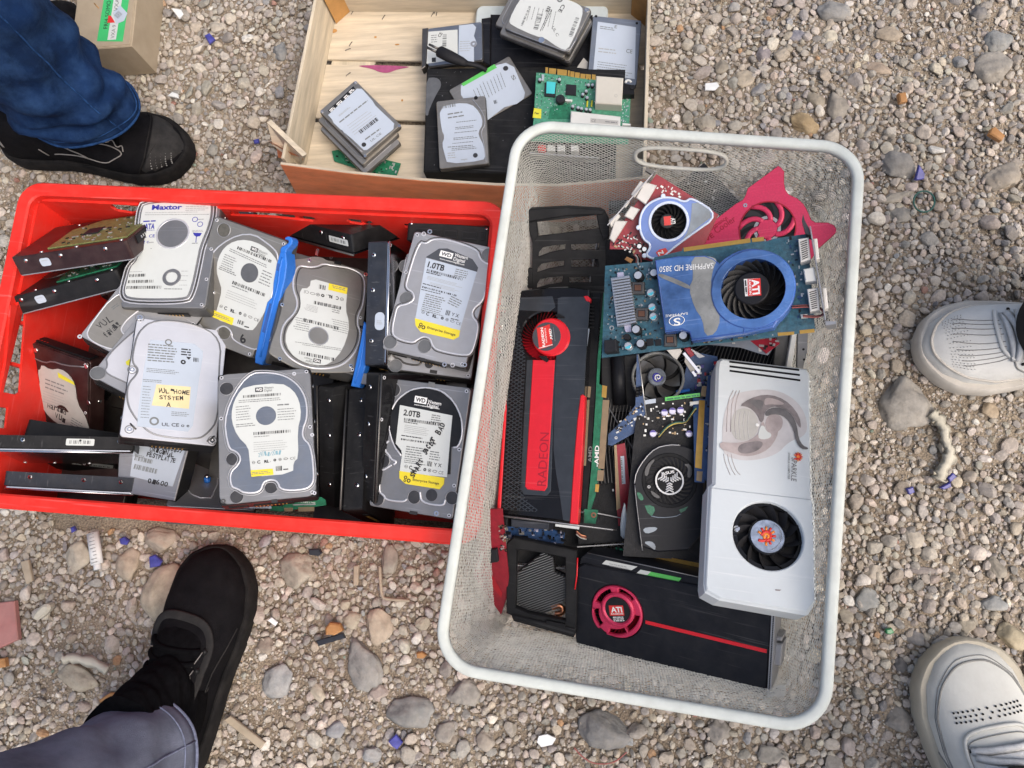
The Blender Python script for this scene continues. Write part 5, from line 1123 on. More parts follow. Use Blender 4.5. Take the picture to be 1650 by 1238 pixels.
    g.text('badge', 'RADEON', (548, 672), (525, 482), .0041, 'ink_white', 26, .03); g.text('badge', 'GRAPHICS', (568, 635), (552, 488), .0041, 'ink_white', 13, .01); g.text('badge', 'AMD', (622, 602), (606, 492), .0041, 'ink_white', 24, .02); g.lines('badge', (648, 618), (628, 482), 3, 1, .0041, 'ink_pale', fill=1)
    # board beyond the shroud
    g.zz = zB; h = -.020
    g.shape('board', [(900, -420), (912, -420), (880, 0), (872, 150), (898, 165), (895, 245), (900, 250), (878, 750), (862, 760), (848, 850), (822, 930), (800, 930), (822, 700), (850, 250), (862, 0)], h-.0016, h, 'pcb_green')
    g.shape('board', [(785, -400), (880, -420), (860, 0), (845, 250), (815, 700), (790, 940), (735, 935), (760, 400)], h-.006, h-.0018, 'matte_black')
    g.shape('gold_contact#1', [(892, 158), (922, 165), (916, 238), (888, 232)], h, h+.0005, 'gold'); g.shape('gold_contact#2', [(895, 250), (936, 252), (904, 680), (866, 678)], h, h+.0005, 'gold_dull'); g.shape('gold_contact#3', [(864, 688), (903, 690), (898, 756), (858, 754)], h, h+.0005, 'gold_dull'); g.shape('gold_contact#4', [(850, 775), (873, 777), (868, 825), (846, 822)], h, h+.0005, 'gold')
    g.shape('board', [(790, 250), (812, 250), (790, 660), (765, 660)], h-.002, h-.0005, 'gold_dull'); g.shape('board', [(800, 165), (822, 168), (815, 235), (797, 232)], h-.002, h-.0005, 'gold_dull')  # dull gold strips painting the contacts' reflection to their left
    g.text('board', '-AMD', (868, 668), (872, 535), h+.0003, 'ink_white', 26, .02); g.text('board', 'AMD', (826, 640), (830, 540), h-.0012, 'ink_grey', 24, .02); g.shape('board', [(780, 930), (866, 936), (850, 1022), (778, 1018)], h-.0016, h, 'pcb_green'); g.ring('board', (838, 968), 8, 17, h, h+.0006, 'copper')
    g.shape('sticker', [(786, -195), (812, -193), (785, 15), (762, 12)], -.004, -.0035, 'paper_blue'); g.shape('shroud', [(775, -398), (800, -400), (822, -380), (815, -360), (790, -370)], -.004, .002, 'bright_red', .0006)
    for i in range(7): g.line('board', [(772, -340+i*22), (840, -335+i*22)], h+.006, .0012, 'cap_black', it=0)
    g.line('board', [(805, -330), (790, -240), (772, 0), (765, 150)], h+.010, .0005, 'metal_grey', it=1)
    g.shape('bracket', [(238, 965), (745, 1030), (960, 1058), (958, 1066), (745, 1040), (238, 976)], -.030, .0015, 'metal_dark'); g.line('bracket', [(240, 968), (600, 1014), (960, 1060)], .0018, .0006, 'metal_lid', it=0); g.shape('sticker', [(600, 1024), (748, 1040), (745, 1058), (598, 1038)], .0, .0021, 'paper')
    g.shape('ports', [(240, 978), (300, 985), (298, 1040), (242, 1035)], -.03, -.002, 'cap_black', .001); g.shape('ports', [(320, 990), (560, 1018), (556, 1060), (322, 1040)], -.03, -.006, 'cast_navy', .001)
    g.done([('badge', 'fan')])
big_black_red()
def frames():
    zA = Z(4.423, 780, 320); fr = f3(zA(340, 690), .115, zA(865, 690), .115, zA(340, 90), .170)
    g = Gear('cooler_frame', 'black plastic cooler frame with six slots and an open window on top', 'cooler frame', fr, zA, GR)
    out = g.ps([(345, 320), (305, 170), (302, 90), (330, 76), (600, 62), (825, 78), (862, 95), (890, 150), (892, 270), (868, 330), (862, 700), (340, 700)])
    hs = [[(375, 168), (800, 118), (818, 215), (385, 268)], [(388, 415), (390, 385), (420, 350), (490, 336), (580, 328), (578, 362), (470, 385)], [(620, 328), (822, 320), (815, 365), (622, 370)], [(378, 528), (380, 500), (410, 466), (480, 452), (572, 444), (568, 480), (460, 500)], [(620, 440), (810, 434), (816, 488), (640, 490), (622, 488)], [(375, 638), (378, 610), (400, 576), (470, 562), (562, 554), (556, 598), (450, 618)], [(605, 562), (760, 554), (765, 600), (608, 602)]]
    g.mb('frame').plate(out, [g.ps(h) for h in hs], -.003, 0, 'matte_black', .0006)
    g.shape('frame', [(302, 90), (330, 76), (600, 62), (825, 78), (862, 95), (850, 118), (600, 125), (372, 160), (308, 172)], -.012, .004, 'matte_black', .0015); g.shape('frame', [(800, 118), (862, 95), (890, 150), (890, 270), (850, 300), (820, 215)], -.01, .002, 'matte_black', .001); g.shape('frame', [(305, 170), (372, 160), (385, 270), (345, 320)], -.01, .0015, 'matte_black', .001)
    g.shape('tab', [(300, 520), (320, 498), (345, 500), (342, 640), (305, 640)], -.004, .001, 'matte_black', .0006); g.line('frame', [(355, 690), (420, 640), (600, 632)], .0005, .0005, 'metal_grey', it=1); g.done()
    zI = Z(4.342, 680, 830); fr = f3(zI(640, 740), .075, zI(1070, 860), .075, zI(600, 190), .105)
    g = Gear('cooler_frame', 'square black plastic frame with thick bars around a finned heat sink', 'cooler frame', fr, zI, GR)
    out = g.ps([(590, 200), (640, 158), (1082, 250), (1085, 560), (1075, 830), (1060, 860), (640, 745), (625, 705), (590, 690)])
    g.mb('frame').plate(out, [g.ps([(660, 245), (720, 248), (920, 282), (1002, 300), (1002, 742), (740, 690), (652, 650)])], -.010, 0, 'matte_black', .0012)
    g.shape('frame', [(630, 700), (1068, 800), (1062, 850), (645, 735)], -.012, .003, 'matte_black', .001); g.line('trim', [(1088, 300), (1084, 420), (1070, 520)], .001, .0009, 'bright_red', it=0); g.shape('frame', [(870, 740), (1000, 765), (1000, 790), (870, 765)], 0, .0036, 'cap_black'); g.done()
    g = Gear('heat_sink', 'diagonal finned heat sink seen through the square black frame', 'heat sink', fr.up(-.012), zI, GR)
    pl = g.ps([(640, 430), (850, 262), (915, 300), (925, 405), (1010, 440), (1010, 585), (850, 712), (720, 690), (640, 600)]); a = math.radians(36); ca, sa = math.cos(a), math.sin(a)
    g.mb('base').prism(pl, -.014, -.008, 'cap_black'); m = g.mb('fins'); ro = [(x*ca+y*sa, -x*sa+y*ca) for x, y in pl]; y = min(p[1] for p in ro)+.001
    while y < max(p[1] for p in ro):
        xs = []
        for i in range(len(ro)):
            (x0, y0), (x1, y1) = ro[i-1], ro[i]
            if (y0 > y) != (y1 > y): xs.append(x0+(x1-x0)*(y-y0)/(y1-y0))
        if len(xs) >= 2:
            A = (min(xs), y); B = (max(xs), y); f = lambda p: (p[0]*ca-p[1]*sa, p[0]*sa+p[1]*ca); m.obox(f(A), f(B), .0007, -.0081, 0, 'metal_grey')
        y += .0028
    pp = [g.p(q) for q in ((905, 660), (950, 640), (985, 660), (975, 700), (930, 705))]; g.mb('heat_pipe').line2(smooth(pp, 2, False), .0035, -.004, 'copper'); g.done()
frames()
def red_ati():
    zC = Z(3.64, 960, 250); fr = f3(zC(340, 120), .196, zC(80, 540), .165, zC(600, 600), .165)
    g = Gear('graphics_card', 'red graphics card with a blue fan cover and white sockets', 'graphics card', fr, zC, GR)
    pcb = [(355, 112), (450, 170), (560, 240), (720, 350), (640, 520), (400, 640), (230, 600), (215, 555), (82, 552), (84, 505), (170, 380)]
    g.shape('board', pcb, -.0016, 0, 'pcb_red'); bits(g, 'board', [(100, 520), (190, 430), (260, 470), (300, 560), (230, 590)], 60, 4); bits(g, 'board', [(370, 140), (530, 235), (480, 240), (360, 190)], 30, 5, mats=('pcb_red', 'dark_red', 'solder'))
    for q in ([(285, 158), (358, 178), (292, 292), (236, 250)], [(205, 300), (258, 318), (216, 382), (166, 358)], [(110, 385), (185, 388), (105, 515), (78, 490)]): g.shape('socket', q, 0, .011, 'connector_white', .001)
    for q in ([(205, 232), (262, 150), (285, 165), (228, 250)], [(75, 385), (130, 340), (145, 360), (90, 425)], [(160, 300), (185, 262), (200, 272), (175, 310)]): g.shape('socket', q, .001, .010, 'connector_white', .001)
    g.mb('bracket').obox(g.p((350, 100)), g.p((72, 415)), .0012, -.004, .014, 'metal_lid'); g.shape('bracket', [(298, 70), (350, 98), (338, 118), (290, 90)], -.004, .014, 'metal_dark')
    cov = [(272, 500), (248, 425), (256, 345), (300, 280), (385, 240), (470, 245), (522, 272), (562, 238), (735, 352), (560, 475), (440, 565), (400, 605), (330, 618), (282, 588), (322, 530)]
    o2 = smooth(g.ps(cov, .015), 2); c = g.p((428, 390), .015); k = g.k((428, 390), .015)
    g.mb('fan_cover').plate(o2, [circ(c, 104*k, 40)], .004, .015, 'cooler_blue', .0012, 'cooler_rim'); g.mb('fan_cover').line2(inset(o2, .0014), .0013, .0151, 'cooler_rim', True); g.ring('fan_cover', (428, 390), 104, 120, .0149, .0162, 'cooler_rim', .0005)
    g.flat('fan_cover', [(565, 258), (705, 345), (590, 430), (500, 515), (545, 440), (560, 360)], .0154, 'smoke_clear', 1)
    g.disc('fan', (428, 390), 103, .001, .002, 'cap_black', 0, 36); blades(g, 'fan', (428, 390), 38, 102, 17, .004, .0125, 'fan_blade', .55, .5); g.disc('fan', (420, 388), 44, .003, .0150, 'fan_hub', .001); g.shape('fan', [(398, 362), (440, 357), (443, 410), (402, 414)], .0145, .0153, 'ink_red'); g.text('fan', 'ATI', (440, 370), (442, 405), .0155, 'ink_white', 26, .03)
    for q in ((395, 240), (250, 425), (285, 590)): g.disc('fan_cover', q, 14, .004, .0158, 'cooler_rim', .0006)
    g.shape('sticker', [(352, 572), (372, 555), (410, 545), (432, 578), (372, 602)], .0148, .0155, 'ink_red'); g.text('sticker', 'N', (372, 590), (400, 575), .0157, 'ink_white', 20, .03)
    g.shape('board', [(168, 612), (182, 596), (220, 612), (205, 636)], 0, .009, 'scrap_orange', .0008); can(g, 'board', (255, 535), 16, .008); can(g, 'board', (285, 552), 16, .008)
    for i in range(4): g.line('wires', [(222+i*9, 585), (240+i*9, 600+i*4), (235+i*10, 640)], .002, .0007, ('wire_red', 'paper', 'cap_black', 'wire_red')[i], it=2)
    g.done([('sticker', 'fan_cover')])
red_ati()
def red_shroud():
    zD = Z(5.893, 1080, 260); fr = f3(zD(60, 835), .160, zD(1590, 665), .207, zD(1025, 40), .213)
    g = Gear('graphics_card', 'card with a pointed pink red metal cooler cover and curved fan spokes', 'graphics card', fr, zD, GR)
    out = [(60, 835), (380, 590), (620, 405), (690, 366), (716, 318), (735, 256), (880, 150), (1025, 42), (1052, 60), (1082, 96), (1080, 200), (1092, 268), (1125, 316), (1205, 352), (1265, 405), (1312, 490), (1338, 556), (1378, 580), (1495, 582), (1555, 606), (1592, 666), (1412, 828), (1290, 1000), (700, 1050), (150, 960)]
    O = g.ps(out); c = g.p((920, 645)); k = g.k((920, 645)); m = g.mb('cooler_cover')
    m.plate(O, [circ(c, 266*k, 52)], -.0022, 0, 'anodised_red', .0005, 'deep_red'); m.prism(inset(O, .006), -.016, -.0023, 'matte_black')
    m.ring(c, 258*k, 270*k, -.0045, .0004, 'deep_red', 52)
    m.cyl(c, 92*k, -.0012, .0003, 'anodised_red', 32, .0003)
    for i in range(7):
        a = 2*math.pi*i/7+.25; L = []
        for j in range(9): t = j/8; r = (80+190*t)*k; b = a+.95*t**1.3; L.append((c[0]+r*math.cos(b), c[1]+r*math.sin(b), -.0008))
        m.tube(L, .0030, 'anodised_red', 8, False, .35)
    m.cyl(c, 262*k, -.0024, -.0021, 'cap_black', 44); blades(g, 'fan', (920, 645), 100, 255, 11, -.0019, -.0012, 'fan_blade', .5, .6); g.ring('fan', (920, 645), 98, 128, -.0018, -.0010, 'metal_lid')
    g.text('cooler_cover', 'High-Performance', (228, 775), (548, 545), .0003, 'deep_red', 40, .0); g.text('cooler_cover', 'VIVE', (290, 812), (420, 712), .0003, 'deep_red', 44, .02); g.text('cooler_cover', 'Cooler', (440, 690), (628, 562), .0003, 'deep_red', 62, .0)
    g.ring('cooler_cover', (712, 418), 8, 20, 0, .0008, 'metal_shiny', .0002); g.shape('tab', [(1085, 258), (1140, 305), (1120, 315), (1088, 275)], -.003, -.001, 'white_plastic'); g.done()
red_shroud()
def blue_card():
    zC = Z(3.64, 960, 250); fr = fq([(975, 428.6), (1303, 375), (1315, 533), (969.6, 575.5)], .215, .100, .220, 8, .008)
    g = Gear('graphics_card', 'blue graphics card with a clear blue cover reading SAPPHIRE HD 3850 upside down', 'graphics card', fr, zC, GR)
    g.shape('board', [(55, 650), (330, 625), (345, 600), (505, 562), (510, 545), (985, 482), (990, 508), (1050, 490), (1240, 462), (1287, 1030), (1062, 1066), (560, 1122), (35, 1190)], -.0016, 0, 'pcb_teal')
    bits(g, 'board', [(70, 660), (335, 635), (400, 1100), (60, 1170)], 190, 8, sz=(.0007, .003)); bits(g, 'board', [(1060, 500), (1190, 490), (1230, 1000), (1160, 1010), (1180, 800)], 50, 9, mats=('pcb_teal', 'chip', 'solder', 'pcb_blue')); bits(g, 'board', [(560, 1095), (1000, 1050), (1050, 1060), (560, 1118)], 24, 10)
    g.shape('gold_contact#5', [(515, 543), (905, 488), (907, 513), (517, 566)], 0, .0005, 'gold'); g.shape('gold_contact#6', [(915, 488), (985, 480), (988, 503), (918, 511)], 0, .0005, 'gold'); g.shape('gold_contact#7', [(1066, 1042), (1164, 1035), (1163, 1053), (1069, 1062)], 0, .0005, 'gold'); g.shape('gold_contact#8', [(1195, 1028), (1282, 1019), (1284, 1040), (1197, 1049)], 0, .0005, 'gold')
    g.shape('heat_sink', [(88, 722), (196, 706), (236, 985), (126, 1008)], 0, .003, 'heatsink'); comb(g, 'heat_sink', ((90, 724), (127, 1006)), ((196, 708), (236, 984)), .0028, .010, 17, .0018, 'heatsink'); g.shape('heat_sink', [(125, 690), (160, 686), (165, 712), (128, 716)], 0, .003, 'cap_lilac'); g.shape('heat_sink', [(165, 1000), (205, 994), (208, 1035), (175, 1038)], 0, .003, 'cap_lilac')
    for q, r in (((247, 705), 27), ((235, 1022), 27), ((262, 1105), 27), ((512, 1058), 27), ((340, 690), 25)): can(g, 'capacitor#%d' % q[0], q, r, .010)
    for q in ((320, 805), (328, 890), (335, 945), (187, 1118)): g.disc('capacitor#%d' % q[0], q, 22, 0, .008, 'cap_top', .0008); g.shape('capacitor#%d' % q[0], circ(q, 19, 16, -.3, 2.6), .0079, .0083, 'cap_cyan')
    can(g, 'capacitor#180', (180, 1066), 19, .007, 'cap_black', 'chip')
    for q in ((246, 778), (268, 930), (435, 1083)):
        n = 'inductor#%d' % q[0]; a = 36; g.shape(n, [(q[0]-a, q[1]-a), (q[0]+a, q[1]-a), (q[0]+a, q[1]+a), (q[0]-a, q[1]+a)], 0, .006, 'cast_grey', .0012); g.shape(n, [(q[0]-22, q[1]-20), (q[0]+22, q[1]-20), (q[0]+22, q[1]+20), (q[0]-22, q[1]+20)], .0058, .0063, 'chip'); comb(g, n, ((q[0]-18, q[1]-16), (q[0]+18, q[1]-16)), ((q[0]-18, q[1]+16), (q[0]+18, q[1]+16)), .006, .0068, 5, .0011, 'copper')
    g.shape('power_socket', [(48, 1086), (115, 1078), (122, 1150), (50, 1158)], 0, .012, 'chip', .0008); g.shape('board', [(296, 1080), (335, 1075), (338, 1115), (300, 1120)], 0, .002, 'chip', .0003); g.shape('board', [(345, 1082), (380, 1078), (383, 1115), (350, 1118)], 0, .002, 'chip', .0003); g.ring('board', (93, 1014), 8, 14, 0, .0006, 'solder')
    cc = (920, 783); h = .017
    arc = [(cc[0]+244*math.cos(t), cc[1]+236*math.sin(t)) for t in np.linspace(math.radians(-128), math.radians(52), 22)]
    out = [(345, 615), (480, 592), (640, 588), (690, 605), (724, 634), (755, 605)]+arc+[(1040, 1010), (870, 1046), (560, 1088), (548, 1042), (505, 1026), (405, 1038)]
    O = g.ps(out, h); c = g.p(cc, h); k = g.k(cc, h)
    g.mb('fan_cover').plate(O, [circ(c, 184*k, 48)], .004, h, 'clear_blue', .0014, 'clear_blue_edge'); g.mb('fan_cover').line2(inset(O, .0012), .0006, h+.0001, 'clear_blue_edge', True)
    g.ring('fan_cover', cc, 186, 240, h-.001, h+.0016, 'clear_blue_edge', .0006); g.ring('fan_cover', cc, 183, 236, h+.0012, h+.0019, 'clear_blue', .0004)
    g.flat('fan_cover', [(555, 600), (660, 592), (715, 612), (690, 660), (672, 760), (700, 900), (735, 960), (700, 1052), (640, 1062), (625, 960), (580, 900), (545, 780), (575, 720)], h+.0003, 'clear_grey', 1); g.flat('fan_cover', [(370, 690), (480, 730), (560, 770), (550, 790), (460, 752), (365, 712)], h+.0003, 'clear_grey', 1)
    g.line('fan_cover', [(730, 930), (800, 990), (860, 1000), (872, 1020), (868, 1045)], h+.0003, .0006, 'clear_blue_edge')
    g.text('fan_cover', 'SAPPHIRE HD 3850', (690, 632), (374, 655), h+.0006, 'ink_white', 34, .0); g.text('fan_cover', 'S', (495, 955), (455, 960), h+.0006, 'ink_white', 44, .02); g.mb('fan_cover').line2(circ(g.p((475, 972), h), 46*k, 32, ry=30*k), .0004, h+.0005, 'ink_white', True); g.text('fan_cover', 'SAPPHIRE', (540, 922), (408, 938), h+.0006, 'ink_white', 14, .0)
    g.disc('fan', cc, 186, .001, .002, 'cap_black', 0, 40); blades(g, 'fan', cc, 88, 182, 19, .004, .0135, 'fan_smoke', .75, .55); g.disc('fan', (915, 780), 98, .003, h-.001, 'fan_hub', .001, 36)
    s = [(868, 728), (960, 722), (968, 822), (876, 828)]; g.shape('fan', s, h-.0012, h-.0004, 'ink_white'); g.shape('fan', [(890, 728), (965, 722), (970, 822), (893, 826)], h-.001, h-.0001, 'ink_red'); g.text('fan', 'ATI', (915, 730), (922, 820), h+.0001, 'ink_white', 40, .04); g.text('fan', 'RADEON', (895, 732), (900, 820), h+.0001, 'ink_white', 14, .02); g.lines('fan', (874, 735), (880, 815), 8, 1, h+.0001, 'ink', fill=1)
    g.mb('bracket').obox(g.p((1262, 450)), g.p((1350, 990)), .0014, -.012, .016, 'metal_lid', .0003); g.shape('bracket', [(1216, 345), (1226, 385), (1252, 430), (1262, 470), (1232, 462), (1208, 385)], -.002, .012, 'metal_dark'); g.shape('bracket', [(1345, 975), (1410, 975), (1408, 990), (1350, 1000)], -.006, .012, 'metal_lid')
    for q, mt in (([(1186, 492), (1248, 482), (1260, 612), (1200, 628)], 'connector_white'), ([(1238, 786), (1304, 778), (1314, 908), (1256, 918)], 'connector_white')): g.shape('video_socket', q, 0, .011, mt, .0008); comb(g, 'video_socket', ((q[0][0]+14, q[0][1]+14), (q[3][0]+12, q[3][1]-10)), ((q[1][0]-10, q[1][1]+10), (q[2][0]-14, q[2][1]-10)), .0108, .0116, 9, .0007, 'cap_black')
    g.shape('video_socket', [(1216, 668), (1280, 656), (1296, 736), (1228, 742)], 0, .012, 'white_plastic', .001)
    for q in ([(1275, 490), (1298, 488), (1312, 608), (1288, 612)], [(1328, 778), (1352, 776), (1364, 898), (1340, 902)]): g.shape('video_socket', q, 0, .010, 'connector_white', .001)
    for i, mt in enumerate(('wire_red', 'cap_black', 'wire_red')): g.mb('wires').tube([(*g.p(q, .006+i*.001), .006+i*.001) for q in smooth([(1150, 888+i*4), (1240, 878+i*6), (1318, 892+i*4), (1344, 925+i*5), (1300, 948+i*3), (1215, 940+i*4)], 2, False)], .0007, mt, 6)
    g.shape('video_socket', [(1200, 935), (1240, 932), (1242, 950), (1204, 954)], 0, .005, 'white_plastic', .0004); g.done()
blue_card()
def white_card():
    zE = Z(2.69, 1100, 540); fr = fq([(1160, 577), (1306, 595), (1315, 985), (1133, 960)], .108, .268, .195, 12)
    g = Gear('graphics_card', 'long white graphics card with grey swirl artwork and a sun logo reading SPARKLE', 'graphics card', fr, zE, GR)
    out = [(170, 97), (152, 108), (146, 140), (130, 640), (112, 655), (92, 1080), (98, 1115), (160, 1148), (535, 1214), (548, 1210), (582, 1158), (576, 735), (565, 695), (556, 170), (540, 143)]
    O = g.ps(out); c = g.p((369, 870)); k = g.k((369, 870)); m = g.mb('shroud'); Ra = 150*k
    m.prism(inset(O, .0002), -.032, -.0141, 'shroud_white'); m.plate(O, [circ(c, Ra, 52)], -.014, 0, 'shroud_white', .0032)
    low = g.ps([(122, 660), (560, 712), (570, 745), (575, 1150), (540, 1202), (165, 1140), (104, 1105), (100, 1080)], .0015); m.plate(low, [circ(c, Ra*1.003, 52)], -.001, .0016, 'shroud_white', .0012)
    for a, b in (((202, 116), (505, 152)), ((203, 136), (508, 174)), ((203, 155), (510, 197))): m.obox(g.p(a), g.p(b), .0024, -.001, .0002, 'cap_black')
    zE0 = g.zz; zK = Z(3.965, 1130, 560); g.zz = zK
    g.flat('artwork', [(130, 640), (140, 420), (200, 300), (330, 270), (480, 270), (600, 330), (670, 430), (680, 560), (560, 600), (480, 690), (300, 730), (160, 700)], .0003, 'art_pale', 2)
    for i, x in enumerate((165, 190, 214)): g.line('artwork', [(x+40-i*4, 275), (x+8, 340), (x, 430), (x-4, 540)], .0004, .00035, 'art_brown', it=2); g.line('artwork', [(x-22, 680), (x-14, 730), (x+10, 790), (x+20+i*8, 815)], .0004, .0003, 'art_brown', it=2)
    g.flat('artwork', [(280, 385), (330, 405), (362, 460), (366, 520), (340, 570), (280, 598), (220, 590), (190, 540), (190, 460), (220, 400)], .0006, 'paper_dim', 2)
    for x in (225, 250, 278, 305): g.line('artwork', [(x, 410), (x-12, 490), (x, 585)], .0007, .0003, 'art_pale', it=2)
    g.flat('artwork', [(408, 470), (430, 432), (480, 424), (520, 450), (522, 500), (495, 540), (445, 545), (412, 515)], .0006, 'art_brown', 2)
    g.flat('artwork', [(243, 372), (310, 326), (400, 300), (490, 312), (570, 362), (628, 440), (640, 520), (618, 500), (580, 425), (520, 385), (450, 378), (405, 410), (400, 470), (376, 482), (358, 430), (322, 395), (285, 378)], .0008, 'art_silver', 1)
    g.flat('artwork', [(300, 345), (360, 330), (400, 345), (395, 370), (385, 402), (345, 380)], .0010, 'art_dark', 1); g.flat('artwork', [(405, 318), (480, 330), (540, 362), (500, 368), (430, 362), (402, 372)], .0010, 'art_brown', 2)
    g.flat('artwork', [(404, 420), (440, 385), (520, 384), (582, 430), (612, 500), (622, 580), (650, 628), (684, 640), (680, 653), (638, 650), (604, 600), (590, 530), (560, 470), (520, 436), (460, 425), (415, 442)], .0011, 'art_dark', 1)
    g.flat('artwork', [(118, 602), (200, 612), (290, 602), (350, 566), (376, 536), (382, 478), (402, 478), (412, 522), (450, 542), (497, 513), (482, 580), (432, 650), (350, 690), (270, 697), (190, 672), (120, 648)], .0009, 'art_brown', 1)
    g.flat('artwork', [(240, 618), (330, 600), (400, 600), (380, 650), (300, 682), (230, 672)], .0011, 'art_silver', 2); g.flat('artwork', [(376, 500), (402, 500), (415, 535), (450, 552), (440, 580), (390, 590), (360, 575)], .0011, 'paper', 1); g.disc('artwork', (358, 495), 11, .0010, .0012, 'ink_white', 0, 10)
    g.text('artwork', 'SPARKLE', (578, 702), (574, 852), .0008, 'art_dark', 32, .0); g.text('artwork', 'SPARKLE COMPUTER', (556, 672), (553, 842), .0008, 'ink_grey', 12, .01); g.zz = zE0
    def sun(cen, r, z, part):
        for i in range(9): a = math.radians(-150+i*30); g.line(part, [(cen[0]+r*.72*math.cos(a), cen[1]+r*.72*math.sin(a)), (cen[0]+r*1.15*math.cos(a), cen[1]+r*1.15*math.sin(a))], z, .0007*r/24+.0002, 'ink_red' if i % 2 else 'ink_orange', it=0)
        g.line(part, [(cen[0]+r*.55*math.cos(t), cen[1]+r*.55*math.sin(t)) for t in np.linspace(-3.0, 1.7, 12)], z, .0010*r/24+.0002, 'ink_red', it=0); g.line(part, [(cen[0]+r*.28*math.cos(t), cen[1]+r*.28*math.sin(t)) for t in np.linspace(-4.4, 1.2, 10)], z, .0010*r/24+.0002, 'ink_orange', it=0)
        g.line(part, [(cen[0]-r*.95, cen[1]+r*.45), (cen[0]-r*.4, cen[1]+r*.6), (cen[0]+r*.1, cen[1]+r*.35)], z, .0009*r/24+.0002, 'ink_red', it=1)
    sun((500, 528), 17, .0013, 'artwork')
    g.disc('fan', (369, 870), 153, -.0139, -.0132, 'cap_black', 0, 44); blades(g, 'fan', (369, 870), 72, 146, 12, -.012, -.003, 'fan_blade', .45, .5); g.ring('fan', (369, 870), 132, 149, -.013, -.005, 'gloss_black')
    g.disc('fan', (368, 872), 80, -.012, -.0015, 'gloss_black', .001, 40); g.disc('fan', (368, 872), 72, -.0016, -.0008, 'badge_foil', .0002, 40); sun((362, 872), 36, -.0006, 'fan'); g.disc('fan', (237, 838), 15, -.012, -.004, 'metal_shiny', .001)
    for a in range(-60, 75, 9):
        t = math.radians(a); t2 = math.radians(a+6); g.line('fan', [(368+60*math.cos(t), 872+60*math.sin(t)), (368+60*math.cos(t2), 872+60*math.sin(t2))], -.0006, .0004, 'ink_grey', it=0)
    h = -.034
    g.shape('board', [(110, 175), (150, 175), (135, 640), (115, 660), (100, 1085), (165, 1150), (160, 1160), (75, 1140), (88, 700), (112, 640), (92, 620), (98, 290)], h-.0016, h, 'pcb_blue'); bits(g, 'board', [(96, 300), (125, 300), (118, 600), (95, 600)], 16, 12, h)
    g.shape('gold_contact#9', [(72, 282), (97, 284), (82, 580), (53, 574)], h, h+.0005, 'gold'); g.shape('gold_contact#10', [(62, 590), (87, 592), (82, 636), (59, 630)], h, h+.0005, 'gold_dull'); g.shape('gold_contact#11', [(84, 222), (104, 222), (100, 268), (78, 264)], h, h+.0005, 'gold_dull'); g.shape('board', [(45, 272), (112, 280), (95, 640), (52, 636)], h-.0018, h-.0001, 'pcb_blue')
    g.flat('shroud', [(400, 1102), (428, 1104), (420, 1110), (402, 1108)], .0018, 'art_silver'); g.done()
white_card()
